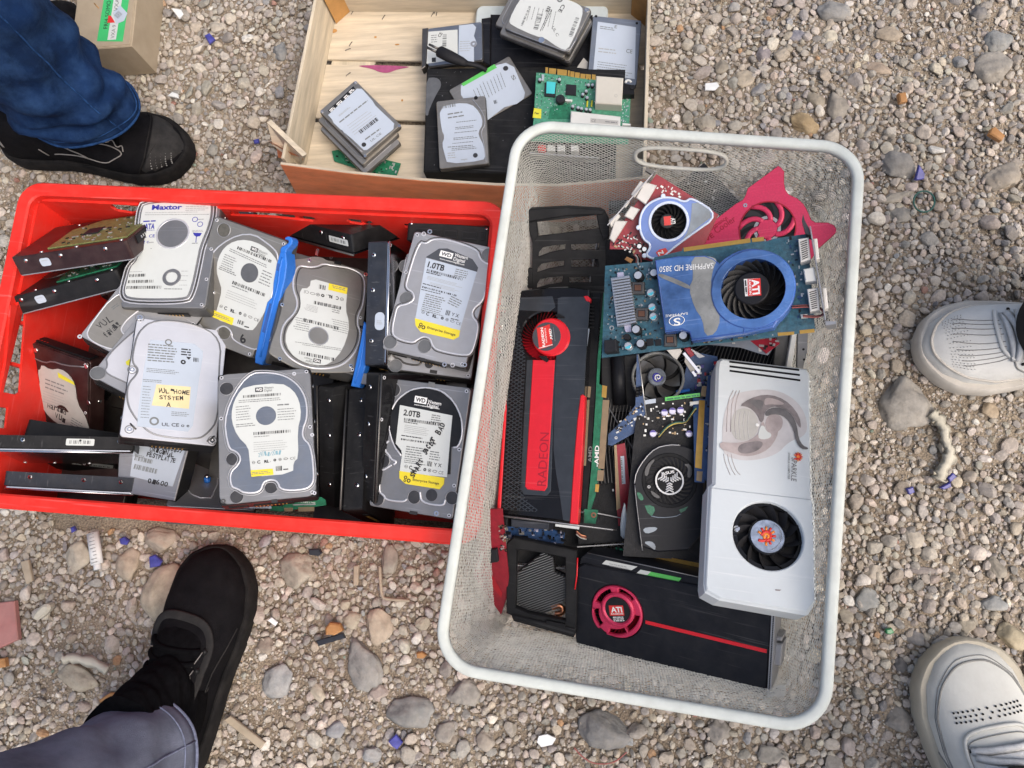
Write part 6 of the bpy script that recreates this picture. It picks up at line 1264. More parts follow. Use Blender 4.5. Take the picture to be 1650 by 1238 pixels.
def fan_card():
    zF, zG = Z(5.385, 960, 700), Z(6.88, 960, 540); fr = f3(zF(400, 1030), .118, zF(940, 1020), .118, zG(540, 720), .135)
    g = Gear('graphics_card', 'black graphics card with a round black fan and a white three chevron badge', 'graphics card', fr, zF, GR)
    g.zz = zG; g.shape('board', [(480, 720), (1185, 640), (1160, 1240), (1140, 2500), (300, 2450), (430, 1060)], -.0016, 0, 'pcb_black'); bits(g, 'board', [(560, 760), (1100, 720), (1080, 1100), (480, 1140)], 120, 15)
    for i, q in enumerate(((762, 860), (850, 843), (940, 835), (635, 1092), (1036, 1095))): n = 'capacitor#%d' % i; g.disc(n, q, 39, 0, .008, 'cap_lilac', .0007); g.shape(n, circ(q, 36, 14, math.pi+.35, 2*math.pi-.35), .0079, .0083, 'cap_violet')
    g.shape('sticker', [(765, 690), (1155, 641), (1155, 682), (768, 733)], .003, .0034, 'paper_green'); g.lines('sticker', (790, 722), (1140, 676), 16, 1, .0036, 'pcb_green', fill=1); g.shape('sticker', [(545, 722), (665, 706), (666, 752), (548, 770)], .002, .0024, 'paper_blue'); g.shape('board', [(1042, 742), (1142, 728), (1142, 765), (1045, 785)], 0, .006, 'white_plastic', .0005)
    for mt, o in (('wire_green', 0), ('wire_yellow', 14), ('cap_black', 26)): g.mb('wires').tube([(*g.p(q, .010), .010) for q in smooth([(1112, 800+o), (1060, 870+o), (1000, 975+o*.4), (890, 962+o), (790, 1010+o), (700, 1120+o)], 2, False)], .0011, mt, 6)
    g.zz = zF; c = (640, 400)
    g.shape('fan_cover', [(330, 430), (345, 330), (420, 205), (520, 112), (640, 84), (800, 100), (925, 185), (945, 400), (938, 1000), (402, 1030), (372, 800), (345, 570)], 0, .012, 'satin_black', .0015, 1)
    g.line('fan_cover', [(335, 430), (350, 330), (425, 210), (520, 118), (640, 90), (735, 95)], .0122, .0007, 'metal_lid', it=1); g.line('fan_cover', [(338, 440), (350, 570), (378, 800), (405, 1010)], .0122, .0006, 'metal_grey', it=1)
    g.ring('fan', c, 205, 240, .0115, .0135, 'matte_black', .0006); g.disc('fan', c, 206, .0119, .0123, 'cap_black', 0, 40); blades(g, 'fan', c, 130, 202, 26, .0124, .0140, 'fan_blade', .3, .5); g.disc('fan', c, 132, .0119, .0165, 'matte_black', .001, 40)
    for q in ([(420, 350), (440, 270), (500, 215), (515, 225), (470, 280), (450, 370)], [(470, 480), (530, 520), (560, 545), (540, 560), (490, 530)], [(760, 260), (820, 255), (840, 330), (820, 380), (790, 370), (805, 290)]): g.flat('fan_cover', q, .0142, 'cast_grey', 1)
    g.disc('fan', (462, 456), 30, .012, .0145, 'matte_black'); g.ring('fan', (462, 456), 7, 13, .0144, .0149, 'metal_lid')
    g.ring('badge', (640, 403), 110, 124, .0164, .0169, 'ink_white'); cc = (640, 408)
    for a in (90, 210, 330):
        t = math.radians(a); u = (math.cos(t), math.sin(t)); v = (-u[1], u[0])
        for j in range(4):
            r = 14+j*20; w = 24+j*4; g.line('badge', [(cc[0]+u[0]*(r+w*.62)+v[0]*w, cc[1]+u[1]*(r+w*.62)+v[1]*w), (cc[0]+u[0]*r, cc[1]+u[1]*r), (cc[0]+u[0]*(r+w*.62)-v[0]*w, cc[1]+u[1]*(r+w*.62)-v[1]*w)], .0168, .0009, 'ink_white', it=0)
    g.text('badge', 'ASUS', (572, 356), (684, 334), .0169, 'ink_white', 24, .04)
    g.flat('fan_cover', [(425, 620), (470, 614), (505, 630), (514, 662), (486, 712), (450, 680)], .0123, 'pcb_green'); g.flat('fan_cover', [(722, 655), (802, 625), (776, 662), (738, 682)], .0123, 'pcb_green'); g.flat('fan_cover', [(405, 830), (440, 806), (540, 806), (520, 840), (440, 866)], .0123, 'smoke_clear', 1); g.flat('fan_cover', [(410, 935), (480, 925), (520, 960), (515, 1010), (480, 980)], .0123, 'smoke_clear', 1); g.flat('fan_cover', [(350, 500), (395, 510), (420, 570), (380, 575)], .0123, 'pcb_green', 1)  # the green flats are glints painted onto the cover
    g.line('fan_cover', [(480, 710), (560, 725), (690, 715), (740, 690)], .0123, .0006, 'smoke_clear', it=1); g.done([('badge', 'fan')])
fan_card()
def front_card():
    zH = Z(3.667, 900, 880); fr = fq([(931, 909), (1244, 984), (1234, 1121), (927, 1037)], .222, .097, .120, 60, .005)
    g = Gear('graphics_card', 'flat black graphics card with a pink red fan ring and one thin red line', 'graphics card', fr, zH, GR)
    out = [(112, 125), (150, 106), (838, 240), (1262, 385), (1244, 640), (1226, 886), (140, 602), (105, 580), (98, 540)]; O = g.ps(out); c = g.p((345, 388)); k = g.k((345, 388))
    m = g.mb('shroud'); m.prism(O, -.030, -.011, 'satin_black'); m.plate(O, [circ(c, 150*k, 48)], -.0109, 0, 'satin_black', .0014)
    g.shape('shroud', [(168, 38), (300, 66), (840, 186), (838, 236), (460, 166), (150, 104), (120, 118), (130, 70)], -.030, -.003, 'satin_black', .001)
    g.line('shroud', [(170, 40), (500, 112), (840, 186)], -.0025, .0006, 'metal_grey', it=0)
    g.shape('sticker', [(280, 84), (466, 122), (432, 143), (256, 106)], -.003, -.0026, 'paper'); g.shape('sticker', [(484, 140), (726, 190), (708, 213), (462, 160)], -.003, -.0026, 'paper_green'); g.lines('sticker', (300, 108), (425, 132), 5, 2, -.0024, 'ink_pale'); g.flat('sticker', [(484, 140), (545, 152), (525, 172), (462, 160)], -.0025, 'paper')
    slots = [[(345+r*math.cos(t), 385+r*math.sin(t)) for r, ts in ((138, np.linspace(a, a+.85, 10)), (106, np.linspace(a+.85, a, 10))) for t in ts] for a in (math.radians(x) for x in (-85, 12, 62, 140, 205))]
    g.mb('fan').plate(circ(c, 148*k, 48), [g.ps(s) for s in slots], -.004, .0018, 'anodised_red', .0012); g.disc('fan', (345, 388), 149, -.0108, -.0102, 'cap_black', 0, 40); blades(g, 'fan', (345, 388), 100, 144, 40, -.010, -.0045, 'deep_red', -.2, .5)
    g.ring('fan', (345, 381), 74, 98, .0015, .0050, 'anodised_red', .0018); g.disc('fan', (345, 381), 76, .0012, .0032, 'label_black', .0003, 36)
    g.shape('fan', [(296, 352), (380, 352), (389, 411), (304, 413)], .0031, .0035, 'ink_red'); g.text('fan', 'ATI', (312, 391), (378, 391), .0037, 'ink_white', 30, .04); g.text('fan', 'RADEON', (312, 406), (382, 405), .0037, 'ink_white', 9, .02); g.lines('fan', (322, 424), (385, 423), 5, 3, .0036, 'ink_white', 2, fill=1)
    a, b = g.p((514, 449)), g.p((1231, 622)); m.obox(a, b, .0042, -.0005, .0006, 'bright_red', .0002)
    g.shape('bracket', [(1257, 384), (1282, 386), (1254, 884), (1231, 888)], -.032, .002, 'metal_lid', .0004); g.shape('bracket', [(1240, 830), (1345, 818), (1335, 888), (1232, 892)], -.032, -.028, 'tin', .0004)
    for q in ([(1282, 534), (1322, 538), (1318, 566), (1280, 562)], [(1278, 575), (1324, 580), (1312, 712), (1268, 706)]): g.shape('video_socket', q, -.030, -.010, 'metal_lid', .0015)
    comb(g, 'bracket', ((1268, 400), (1240, 860)), ((1274, 400), (1246, 860)), .0018, .0024, 44, .0014, 'cap_black')
    for q in ((1292, 838), (1262, 860), (1320, 850)): g.flat('bracket', [(q[0]-12, q[1]), (q[0]+14, q[1]+3), (q[0]+13, q[1]+9), (q[0]-12, q[1]+6)], -.0278, 'ink')
    h = -.030
    g.shape('board', [(335, 5), (420, 20), (500, 42), (860, 112), (855, 190), (520, 120), (330, 70)], h-.0016, h, 'pcb_black'); g.shape('board', [(338, 8), (492, 42), (505, 85), (470, 92), (345, 58)], h, h+.0003, 'pcb_green'); bits(g, 'board', [(345, 15), (480, 45), (480, 80), (350, 55)], 26, 31, h+.0003)
    g.shape('gold_contact#12', [(496, 50), (556, 62), (552, 90), (498, 80)], h+.0001, h+.0006, 'gold'); g.shape('gold_contact#13', [(572, 52), (860, 108), (856, 132), (566, 80)], h+.0001, h+.0006, 'gold'); g.shape('board', [(380, 80), (425, 50), (435, 58), (400, 86)], h, h+.004, 'paper_lime', .0004)
    g.text('board', 'AMD', (862, 146), (786, 134), h+.0003, 'ink_white', 24, .03); g.lines('board', (775, 132), (712, 120), 6, 1, h+.0003, 'ink_white'); g.line('board', [(500, 45), (512, 100), (490, 98)], h+.001, .0005, 'metal_shiny', it=0); g.done()
front_card()
def smaller():
    zI, zG, zF, zB, zC, z10 = Z(4.342, 680, 830), Z(6.88, 960, 540), Z(5.385, 960, 700), Z(3.87, 740, 580), Z(3.64, 960, 250), Z(6.19, 790, 450)
    fr = f3(zI(360, 430), .075, zI(552, 695), .055, zI(540, 0), .150)
    g = Gear('circuit_board', 'bright red circuit board standing against the left mesh wall of the basket', 'circuit board', fr, zI, GR)
    g.shape('board', [(470, -40), (560, -40), (605, 430), (592, 580), (552, 697), (360, 420), (385, 330)], -.0016, 0, 'pcb_red'); g.flat('sticker', [(412, 260), (432, 268), (402, 386), (386, 372)], .0004, 'paper'); g.flat('board', [(428, 352), (450, 350), (562, 548), (555, 580), (520, 540), (420, 400)], .0004, 'dark_red'); g.shape('board', [(450, 250), (520, 240), (530, 330), (470, 340)], 0, .004, 'chip', .0004); bits(g, 'board', [(530, 60), (580, 60), (590, 250), (540, 250)], 36, 41); g.done()
    fr = f3(zG(380, 600), .112, zG(980, 600), .112, zG(380, 200), .112); c = (690, 465)
    g = Gear('cooling_fan', 'smoky plastic cooling fan with a silver blue swirl badge', 'cooling fan', fr, zG, GR)
    g.ring('housing', c, 262, 292, -.014, .002, 'clear_grey', .001); g.disc('housing', c, 290, -.016, -.0142, 'cap_black', 0, 40); blades(g, 'blades', c, 90, 255, 7, -.010, 0, 'fan_smoke', .5, .78); g.disc('badge', (678, 462), 100, -.012, .004, 'badge_foil', .001, 32)
    g.line('badge', [(678+60*(1-i/16)*math.cos(i*.7), 462+60*(1-i/16)*math.sin(i*.7)) for i in range(15)], .0042, .0011, 'ink_blue', it=1); g.line('badge', [(690+40*(1-i/14)*math.cos(i*.7+2), 470+40*(1-i/14)*math.sin(i*.7+2)) for i in range(12)], .0044, .0008, 'ink_white', it=1); g.done()
    fr = f3(zG(140, 1215), .12, zG(560, 990), .13, zG(460, 300), .155)
    g = Gear('circuit_board', 'blue circuit board with a pale long edge wedged between the two fans', 'circuit board', fr, zG, GR)
    g.shape('board', [(455, 215), (478, 215), (578, 1000), (180, 1228), (135, 1218), (140, 1100), (330, 920), (440, 780)], -.0016, 0, 'pcb_blue'); g.line('board', [(472, 215), (572, 1000)], .0003, .0007, 'solder', it=0); bits(g, 'board', [(250, 950), (440, 800), (520, 780), (530, 950), (200, 1120)], 44, 42); g.ring('board', (500, 968), 8, 18, 0, .0006, 'solder'); g.ring('board', (225, 1140), 8, 16, 0, .0006, 'solder')
    for i in range(3): g.shape('socket', [(440, 590+i*36), (475, 582+i*36), (478, 612+i*36), (444, 620+i*36)], 0, .006, 'cap_black', .0006); g.shape('socket', [(482, 580+i*36), (515, 572+i*36), (518, 602+i*36), (486, 610+i*36)], 0, .006, 'cap_black', .0006)
    g.done()
    fr = f3(zG(150, 760), .085, zG(480, 760), .085, zG(150, 250), .10)
    g = Gear('heat_pipe_cooler', 'dark cooler block with a shiny black round pipe, below the blue card', 'cooler', fr, zG, GR); g.shape('block', [(60, 250), (470, 215), (540, 760), (420, 860), (60, 860)], -.02, 0, 'satin_black', .001)
    a, b = g.p((240, 235), .01), g.p((268, 775), .01); g.mb('pipe').tube([(*a, .008), (*b, .008)], .0085, 'satin_black', 18); g.done()
    for nm, lab, poly, z, mt, seed in (('circuit_board', 'pale blue board edge peeking out under the blue graphics card', [(640, 1110), (900, 1075), (1075, 1085), (1010, 1175), (960, 1165), (850, 1130)], .150, 'metal_blue', 1), ('circuit_board', 'small dark red board corner under the lower right of the blue card', [(905, 1090), (1050, 1070), (1080, 1105), (1000, 1165), (960, 1130)], .155, 'pcb_red', 2)):
        fr = f3(zC(*poly[0]), z-.004, zC(*poly[2]), z+.004, zC(poly[0][0], poly[0][1]-200), z); g = Gear(nm, lab, 'circuit board', fr, zC, GR); g.shape('board', poly, -.0016, 0, mt, .0002); bits(g, 'board', poly, 10, seed, sz=(.001, .006)); g.done()
    # silver brackets on the right
    fr = f3(zC(1020, 1230), .13, zC(1260, 1230), .13, zC(1020, 1000), .16); g = Gear('expansion_bracket', 'pair of grey metal slot brackets between the blue and white cards', 'bracket', fr, zC, GR)
    g.shape('bracket', [(1060, 1070), (1130, 1050), (1120, 1250), (1040, 1250)], -.01, -.004, 'cast_grey', .0006); g.shape('rail', [(1150, 1045), (1180, 1050), (1150, 1250), (1115, 1250)], -.004, .002, 'white_plastic', .0008); g.shape('bracket', [(1185, 1045), (1245, 1035), (1235, 1250), (1180, 1250)], -.006, 0, 'metal_grey', .0004); g.disc('bracket', (1218, 1140), 7, 0, .0002, 'cap_black'); g.disc('bracket', (1222, 1200), 7, 0, .0002, 'cap_black'); g.done()
    # small card with bright bracket bars beside the smoky fan
    fr = f3(zG(960, 600), .112, zG(1340, 600), .115, zG(960, 200), .13); g = Gear('graphics_card', 'small card on edge with two bright bracket bars beside the smoky fan', 'graphics card', fr, zG, GR)
    g.shape('board', [(980, 140), (1100, 190), (1350, 240), (1345, 640), (1180, 700), (1000, 690), (960, 560), (1010, 330)], -.006, -.0045, 'pcb_blue'); bits(g, 'board', [(1100, 380), (1320, 300), (1320, 600), (1040, 650)], 60, 51, -.0045, ('solder', 'chip', 'dark_red', 'pcb_blue', 'cap_violet'), (.001, .006), .004)
    g.mb('bracket').obox(g.p((975, 195)), g.p((1150, 412)), .0032, -.002, .002, 'metal_shiny'); g.mb('bracket').obox(g.p((1072, 400)), g.p((1108, 452)), .003, -.002, .002, 'metal_shiny'); g.shape('bracket', [(990, 215), (1030, 250), (1110, 380), (1060, 420), (985, 300)], -.003, -.001, 'metal_sand'); g.shape('socket', [(975, 150), (1040, 140), (1095, 220), (1050, 252)], -.004, .004, 'pcb_red', .0006); comb(g, 'socket', ((1050, 150), (1130, 245)), ((1210, 240), (1150, 255)), -.002, .001, 5, .001, 'metal_lid')
    g.ring('socket', (1138, 365), 14, 28, -.004, .001, 'solder'); g.shape('board', [(780, 165), (940, 150), (960, 180), (900, 280), (860, 255)], -.004, .001, 'tin', .0005); g.shape('socket', [(890, 625), (1040, 600), (1050, 625), (900, 655)], -.004, .002, 'blue_plastic', .0005); g.done()
    # red board on edge, left of the black fan card
    fr = f3(zF(150, 640), .085, zF(300, 640), .085, zF(150, 90), .12); g = Gear('circuit_board', 'dark red board with a narrow barcode sticker left of the chevron badge card', 'circuit board', fr, zF, GR)
    g.shape('board', [(165, 100), (252, 75), (310, 560), (290, 900), (205, 900), (170, 500)], -.0016, 0, 'pcb_red'); g.flat('sticker', [(214, 190), (246, 188), (258, 430), (228, 432)], .0004, 'paper_blue'); g.bars('sticker', (240, 420), (228, 200), 16, .0006, 'ink_grey', 30); g.flat('board', [(160, 95), (180, 92), (215, 640), (180, 660)], .0003, 'gold_dull'); g.done()
    fr = f3(zF(200, 930), .09, zF(300, 930), .09, zF(200, 590), .12); g = Gear('plastic_cover', 'pale lilac plastic blade shaped cover sticking up beside the red board', 'cover', fr, zF, GR); g.shape('cover', [(218, 915), (212, 800), (228, 680), (252, 585), (272, 720), (292, 905)], -.004, 0, 'tray_white', .0015, 1); g.done()
    # black card with ports at the left wall
    fr = f3(z10(75, 790), .12, z10(190, 790), .13, z10(80, 150), .135); g = Gear('graphics_card', 'black card edge with a column of video ports against the left mesh wall', 'graphics card', fr, z10, GR)
    g.shape('board', [(100, 145), (190, 180), (205, 170), (205, 430), (190, 800), (85, 780)], -.02, -.004, 'satin_black', .0006)
    for i, (y, hgt, mt) in enumerate(((185, 75, 'metal_lid'), (270, 28, 'gold_dull'), (300, 30, 'dark_red'), (340, 40, 'metal_lid'), (385, 70, 'cast_navy'), (450, 60, 'metal_shiny'), (530, 40, 'paper'), (580, 105, 'cast_navy'), (700, 38, 'metal_shiny'))): g.shape('port', [(88-i*1.5, y), (128-i*1.5, y+6), (126-i*1.5, y+hgt), (86-i*1.5, y+hgt-6)], -.004, .002, mt, .0006)
    g.done()
    # blue board and mesh below the long card
    fr = f3(zI(580, 190), .08, zI(900, 200), .08, zI(580, 40), .10); g = Gear('circuit_board', 'dark blue board crowded with small parts below the long black card', 'circuit board', fr, zI, GR); pl = [(580, 60), (880, 95), (1000, 130), (990, 200), (800, 190), (590, 160)]; g.shape('board', pl, -.0016, 0, 'pcb_blue'); bits(g, 'board', pl, 60, 61, 0, ('solder', 'chip', 'cap_black', 'pcb_blue', 'cap_lilac'), (.001, .006), .004)
    for i in range(5): g.line('wires', [(1080, 110+i*6), (1110, 140+i*5), (1150, 150+i*5)], .004, .0009, ('copper', 'wire_red', 'cap_black', 'copper', 'paper')[i], it=1)
    g.done()
    zA = Z(4.423, 780, 320); fr = f3(zA(890, 64), .07, zA(1030, 64), .07, zA(890, 12), .07); g = Gear('slot_socket', 'short black socket block behind the window of the black frame', 'socket', fr, zA, GR); g.shape('block', [(888, 15), (1035, 8), (1040, 58), (892, 66)], -.02, 0, 'cap_black', .0008); g.shape('block', [(905, 28), (1000, 22), (1002, 40), (908, 48)], 0, .002, 'cast_grey', .0004); g.done()
    # cards buried underneath
    lab = 'black graphics card buried under the others in the mesh basket'; first = None; rr = random.Random(5)
    for i, (px, py, a, zz) in enumerate(((1000, 560, 20, .055), (1080, 470, -10, .07), (1200, 480, 5, .065), (1200, 560, 70, .09), (900, 600, 95, .06), (1010, 700, 80, .07), (1080, 800, 88, .045), (1240, 700, 92, .06), (1220, 850, 80, .05), (900, 780, 88, .05), (1100, 600, 30, .075), (985, 740, 95, .075), (1080, 380, 40, .05))):
        if first is None:
            g = Gear('graphics_card', lab, 'graphics card', Fr(np.zeros(3), np.eye(3)), None, 'buried graphics cards'); g.mb('board').box(-.1, .1, -.048, .048, -.0016, 0, 'pcb_black'); m = g.mb('board')
            for _ in range(60): x, y = rr.uniform(-.095, .09), rr.uniform(-.045, .04); m.box(x, x+rr.uniform(.001, .006), y, y+rr.uniform(.001, .004), -.0001, rr.uniform(.0005, .003), rr.choice(('chip', 'solder', 'cap_black')))
            m = g.mb('heat_sink'); m.box(-.03, .04, -.04, .035, .001, .004, 'satin_black')
            for j in range(18): m.box(-.03, .04, -.039+j*.0041, -.0382+j*.0041, .0041, .014, 'metal_dark')
            m = g.mb('bracket'); m.box(-.1035, -.1022, -.055, .05, -.004, .012, 'metal_grey'); first = g.done(); o = first
        else: o = dup(first)
        p = P(px, py, zz); o.matrix_world = Matrix.Translation(Vector(p)) @ Matrix.Rotation(math.radians(a), 4, 'Z') @ Matrix.Rotation(rr.uniform(-.1, .1), 4, 'X')
smaller()
# ================================================================== WHAT LIES IN THE WOODEN CRATE
WG = 'small drives lying in the wooden crate'
def small_drives():
    kw = dict(w=.07, l=.1, th=.0095, rnd=.003)
    zY = Z(6.515, 500, 110)
    T = [(513, 179), (572, 128.5), (647, 202), (587.5, 253)]
    fr = fq(T, .07, .1, .058, 5)
    g = drive('small drive with a pale label and black stickers, top of the left stack', fr, zY, 'metal_sand', 'metal_dark', group=WG, **kw)
    g.shape('label', [(186, 492), (488, 216), (540, 216), (655, 345), (682, 392), (880, 580), (872, 640), (592, 860), (560, 858), (440, 745), (330, 655), (245, 575), (230, 540)], 0, .0004, 'paper_blue'); g.flat('label', [(184, 446), (452, 188), (478, 226), (208, 470)], .0005, 'label_black')
    for A, B in (((205, 450), (255, 402)), ((278, 385), (335, 332)), ((355, 315), (395, 278)), ((410, 258), (455, 215))): g.lines('label', A, B, 10, 2, .0007, 'ink_white', 1.6)
    g.lines('label', (310, 575), (605, 345), 14, 1, .0006, 'ink_grey', fill=1); g.bars('label', (532, 690), (728, 540), 44, .0006, 'ink', 34); g.lines('label', (300, 500), (420, 400), 5, 2, .0006, 'ink_pale'); g.lines('label', (390, 610), (650, 420), 5, 5, .0006, 'ink_pale', 6); g.lines('label', (580, 755), (740, 640), 14, 1, .0006, 'ink_grey', fill=1); g.text('label', 'UL CE', (640, 775), (750, 690), .0006, 'ink_grey', 22); g.disc('label', (562, 803), 24, .0004, .0006, 'ink', 0, 14)
    for q in ((122, 455), (475, 150), (935, 605), (575, 920)): g.ring('lid', q, 6, 14, 0, .0007, 'metal_shiny')
    g.line('lid', [(330, 650), (420, 770), (545, 880)], .0003, .0007, 'metal_lid', it=1); g.done([('label', 'lid')])
    for k, (dx, dy, z, mt, lab) in enumerate(((-3, 14, .047, 'metal_sand', 'small bare drive second from the top of the left stack'), (0, 28, .037, 'metal_grey', 'small bare drive third from the top of the left stack, black underneath'))):
        g = drive(lab, fq([(x+dx, y+dy) for x, y in T], .07, .1, z, 4), None, mt, 'metal_dark', group=WG, **kw); g.mb('lid').line2(rrect(.058, .086, .008, 4), .0006, .0003, 'metal_lid', True); g.done()
    fr = fq([(622, 176), (679, 200), (640, 287), (583, 263)], .075, .1, .026, 4)
    g = drive('small drive in a metal caddy with white clips, lowest of the left stack', fr, zY, 'metal_dark', 'metal_dark', group=WG, w=.075, l=.1, th=.010)
    for q in ((1115, 715), (1028, 892)): g.shape('clip', [(q[0]-20, q[1]-22), (q[0]+18, q[1]-14), (q[0]+14, q[1]+24), (q[0]-24, q[1]+14)], -.004, .003, 'white_plastic', .0006)
    g.line('lid', [(1150, 590), (1020, 850), (930, 1010)], .0006, .0009, 'metal_lid', it=0); g.line('lid', [(1010, 520), (985, 700), (960, 830)], .001, .0012, 'metal_lid', it=1); g.done()
    fr = f3(zY(230, 1000), .0165, zY(900, 1150), .0165, zY(600, 850), .0165); g = Gear('circuit_board', 'green board sticking out under the left stack of small drives', 'circuit board', fr, zY); pl = [(225, 870), (330, 850), (950, 1000), (895, 1158), (715, 1130), (250, 975)]; g.shape('board', pl, -.0016, 0, 'pcb_green'); bits(g, 'board', pl, 30, 71, sz=(.001, .005)); g.done()
    # two in the middle, on the black case
    zX = Z(3.9925, 660, 0)
    fr = fq(zX((255, 575), (640, 358), (782, 605), (405, 835)), .1, .07, .062, 5)
    g = drive('small drive with a green topped label, lying askew in the crate middle', fr, zX, 'metal_sand', 'metal_dark', group=WG, w=.1, l=.07, th=.0095, rnd=.003)
    g.shape('label', [(330, 552), (560, 420), (620, 405), (672, 432), (742, 598), (735, 635), (690, 668), (610, 690), (500, 775), (440, 770), (330, 610)], 0, .0004, 'paper_blue'); g.flat('label', [(333, 540), (545, 414), (562, 436), (346, 556)], .0006, 'paper_green')
    for i in range(9): a = (405+i*22, 560-i*13); g.lines('label', (a[0]+46-i, a[1]+105), (a[0], a[1]), 4, 1, .0006, 'ink_grey', seed=i+3)
    g.disc('label', (618, 440), 16, .0004, .0007, 'sticker_dark'); g.text('label', 'S', (650, 490), (668, 520), .0006, 'ink_grey', 22); g.bars('label', (545, 670), (565, 665), 24, .0006, 'ink', 9); g.done([('label', 'lid')])
    fr = fq(zX((172, 652), (482, 605), (508, 1065), (195, 1090)), .07, .1, .066, 5)
    g = drive('small drive with a wavy edged white label, front of the two in the middle', fr, zX, 'metal_sand', 'metal_dark', group=WG, **kw)
    g.shape('label', [(190, 692), (300, 664), (395, 668), (450, 722), (474, 795), (440, 850), (452, 892), (475, 930), (488, 1000), (474, 1035), (242, 1056), (228, 1000), (208, 930), (226, 880), (205, 835)], 0, .0004, 'paper_blue', 0, 1)
    g.bars('label', (212, 700), (300, 685), 26, .0006, 'ink_grey', 20); g.lines('label', (245, 740), (360, 722), 8, 2, .0006, 'ink_grey', 3)
    for i in range(6): g.lines('label', (300-i*6, 790+i*34), (435, 775+i*34), 4, 1+(i % 2), .0006, 'ink_grey', 2.6, i)
    g.lines('label', (245, 950), (440, 935), 5, 1, .0006, 'ink_grey'); g.lines('label', (245, 990), (300, 985), 5, 3, .0006, 'ink_pale', 3); g.disc('label', (423, 1000), 15, .0004, .0007, 'sticker_dark'); g.disc('lid', (426, 630), 12, 0, .0004, 'cap_black'); g.text('label', 'seagate', (330, 1032), (372, 1028), .0006, 'ink_pale', 8); g.line('lid', [(405, 640), (470, 720), (490, 800), (455, 850), (480, 930), (492, 1040)], .0003, .0008, 'metal_lid'); g.done([('label', 'lid')])
    # right
    fr = fq([(957, 21), (1031, 35), None, (947, 132)], .07, .1, .058, 5)
    g = drive('grey small drive with a faded white label against the right crate wall', fr, zX, 'metal_blue', 'metal_dark', group=WG, **kw); g.flat('label', [(1210, 140), (1456, 176), (1448, 510), (1180, 470)], .0004, 'paper_blue'); g.lines('label', (1225, 172), (1330, 188), 5, 2, .0006, 'ink_grey', 2.5); g.text('label', 'E', (1318, 182), (1334, 184), .0006, 'ink_grey', 20); g.text('label', 'CE', (1392, 340), (1432, 345), .0006, 'ink_grey', 26); g.lines('label', (1215, 315), (1345, 330), 7, 2, .0006, 'ink_pale', 3); g.lines('label', (1210, 400), (1435, 430), 4, 5, .0006, 'ink_grey', 4)
    for q in ((1200, 105), (1462, 150)): g.disc('lid', q, 8, 0, .0004, 'cap_black')
    g.done([('label', 'lid')])
    # top stack
    zV = Z(5.893, 780, 0); T = [(849, -27), (949, 14.4), (916.5, 86.5), (816.5, 47.5)]
    fr = fq(T, .1, .07, .108, 4)
    g = drive('small drive with a busy white label, top of the stack at the back', fr, zV, 'metal_sand', 'metal_dark', group=WG, w=.1, l=.07, th=.0095, rnd=.003)
    g.shape('label', [(330, 10), (430, -110), (800, 0), (900, 40), (945, 95), (905, 240), (865, 330), (790, 480), (715, 460), (560, 352), (500, 350), (255, 240), (235, 190)], 0, .0004, 'paper', 0, 1)
    for A, B, h, n in (((345, 250), (425, 60), 18, 30), ((465, 280), (515, 130), 44, 22), ((800, 350), (870, 165), 34, 30)): g.bars('label', B, A, h, .0006, 'ink_grey', n)
    for i in range(7): g.lines('label', (440+i*40, 60+i*8), (400+i*40, 200+i*14), 5, 1, .0006, 'ink_grey', seed=i)
    g.lines('label', (640, 90), (530, 330), 6, 2, .0006, 'ink', 2.4); g.text('label', 'CE', (742, 40), (700, 110), .0006, 'ink', 36); g.bars('label', (605, 60), (580, 110), 30, .0006, 'ink', 11); g.ring('label', (720, -5), 12, 28, .0004, .0006, 'ink_grey'); g.text('label', 'UL C', (640, 260), (690, 350), .0006, 'ink_grey', 26); g.disc('label', (545, 380), 28, .0004, .0012, 'metal_shiny'); g.ring('lid', (975, 95), 8, 18, 0, .0007, 'metal_shiny'); g.line('lid', [(220, 280), (400, 350), (640, 440), (800, 500), (880, 360)], .0002, .0007, 'metal_lid', it=1); g.done([('label', 'lid')])
    for k, (dx, dy, a, z, lab) in enumerate(((-9, 9, .0, .097, 'small drive second from the top of the back stack'), (2, 13, .05, .086, 'small drive third from the top of the back stack'), (-17, -4, .02, .075, 'small drive in the back stack, its left corner jutting out'), (4, 16, .06, .064, 'lowest small drive of the back stack, almost black'))):
        g = drive(lab, fq([(x+dx-(y-30)*a, y+dy+(x-880)*a) for x, y in T], .1, .07, z, 4), None, 'metal_sand' if k < 3 else 'metal_dark', 'metal_dark', group=WG, w=.1, l=.07, th=.0095); g.mb('lid').line2(rrect(.088, .058, .008, 4), .0006, .0003, 'metal_lid', True); g.done()
    # upper left drive
    zT = Z(4.127, 680, 0); fr = fq([(689, 47), (776, 33), (777, 98), (690, 106)], .082, .062, .052, 6)
    g = drive('small silver drive with two labels, black plug lying across it', fr, zT, 'metal_blue', 'metal_dark', group=WG, w=.082, l=.062, th=.0095); g.flat('label', [(42, 212), (236, 198), (238, 395), (30, 425)], .0004, 'paper'); g.flat('label', [(246, 170), (338, 160), (360, 182), (345, 240), (366, 290), (345, 312), (346, 412), (242, 395)], .0004, 'paper_blue')
    g.text('label', 'CE', (120, 250), (138, 222), .0006, 'ink', 20); g.bars('label', (160, 340), (165, 225), 26, .0006, 'ink_grey', 26); g.shape('label', [(65, 385), (92, 383), (92, 412), (65, 414)], .0004, .0006, 'ink'); g.lines('label', (60, 240), (105, 236), 5, 4, .0006, 'ink_grey', 3); g.lines('label', (252, 280), (330, 276), 4, 5, .0006, 'ink_pale', 4)
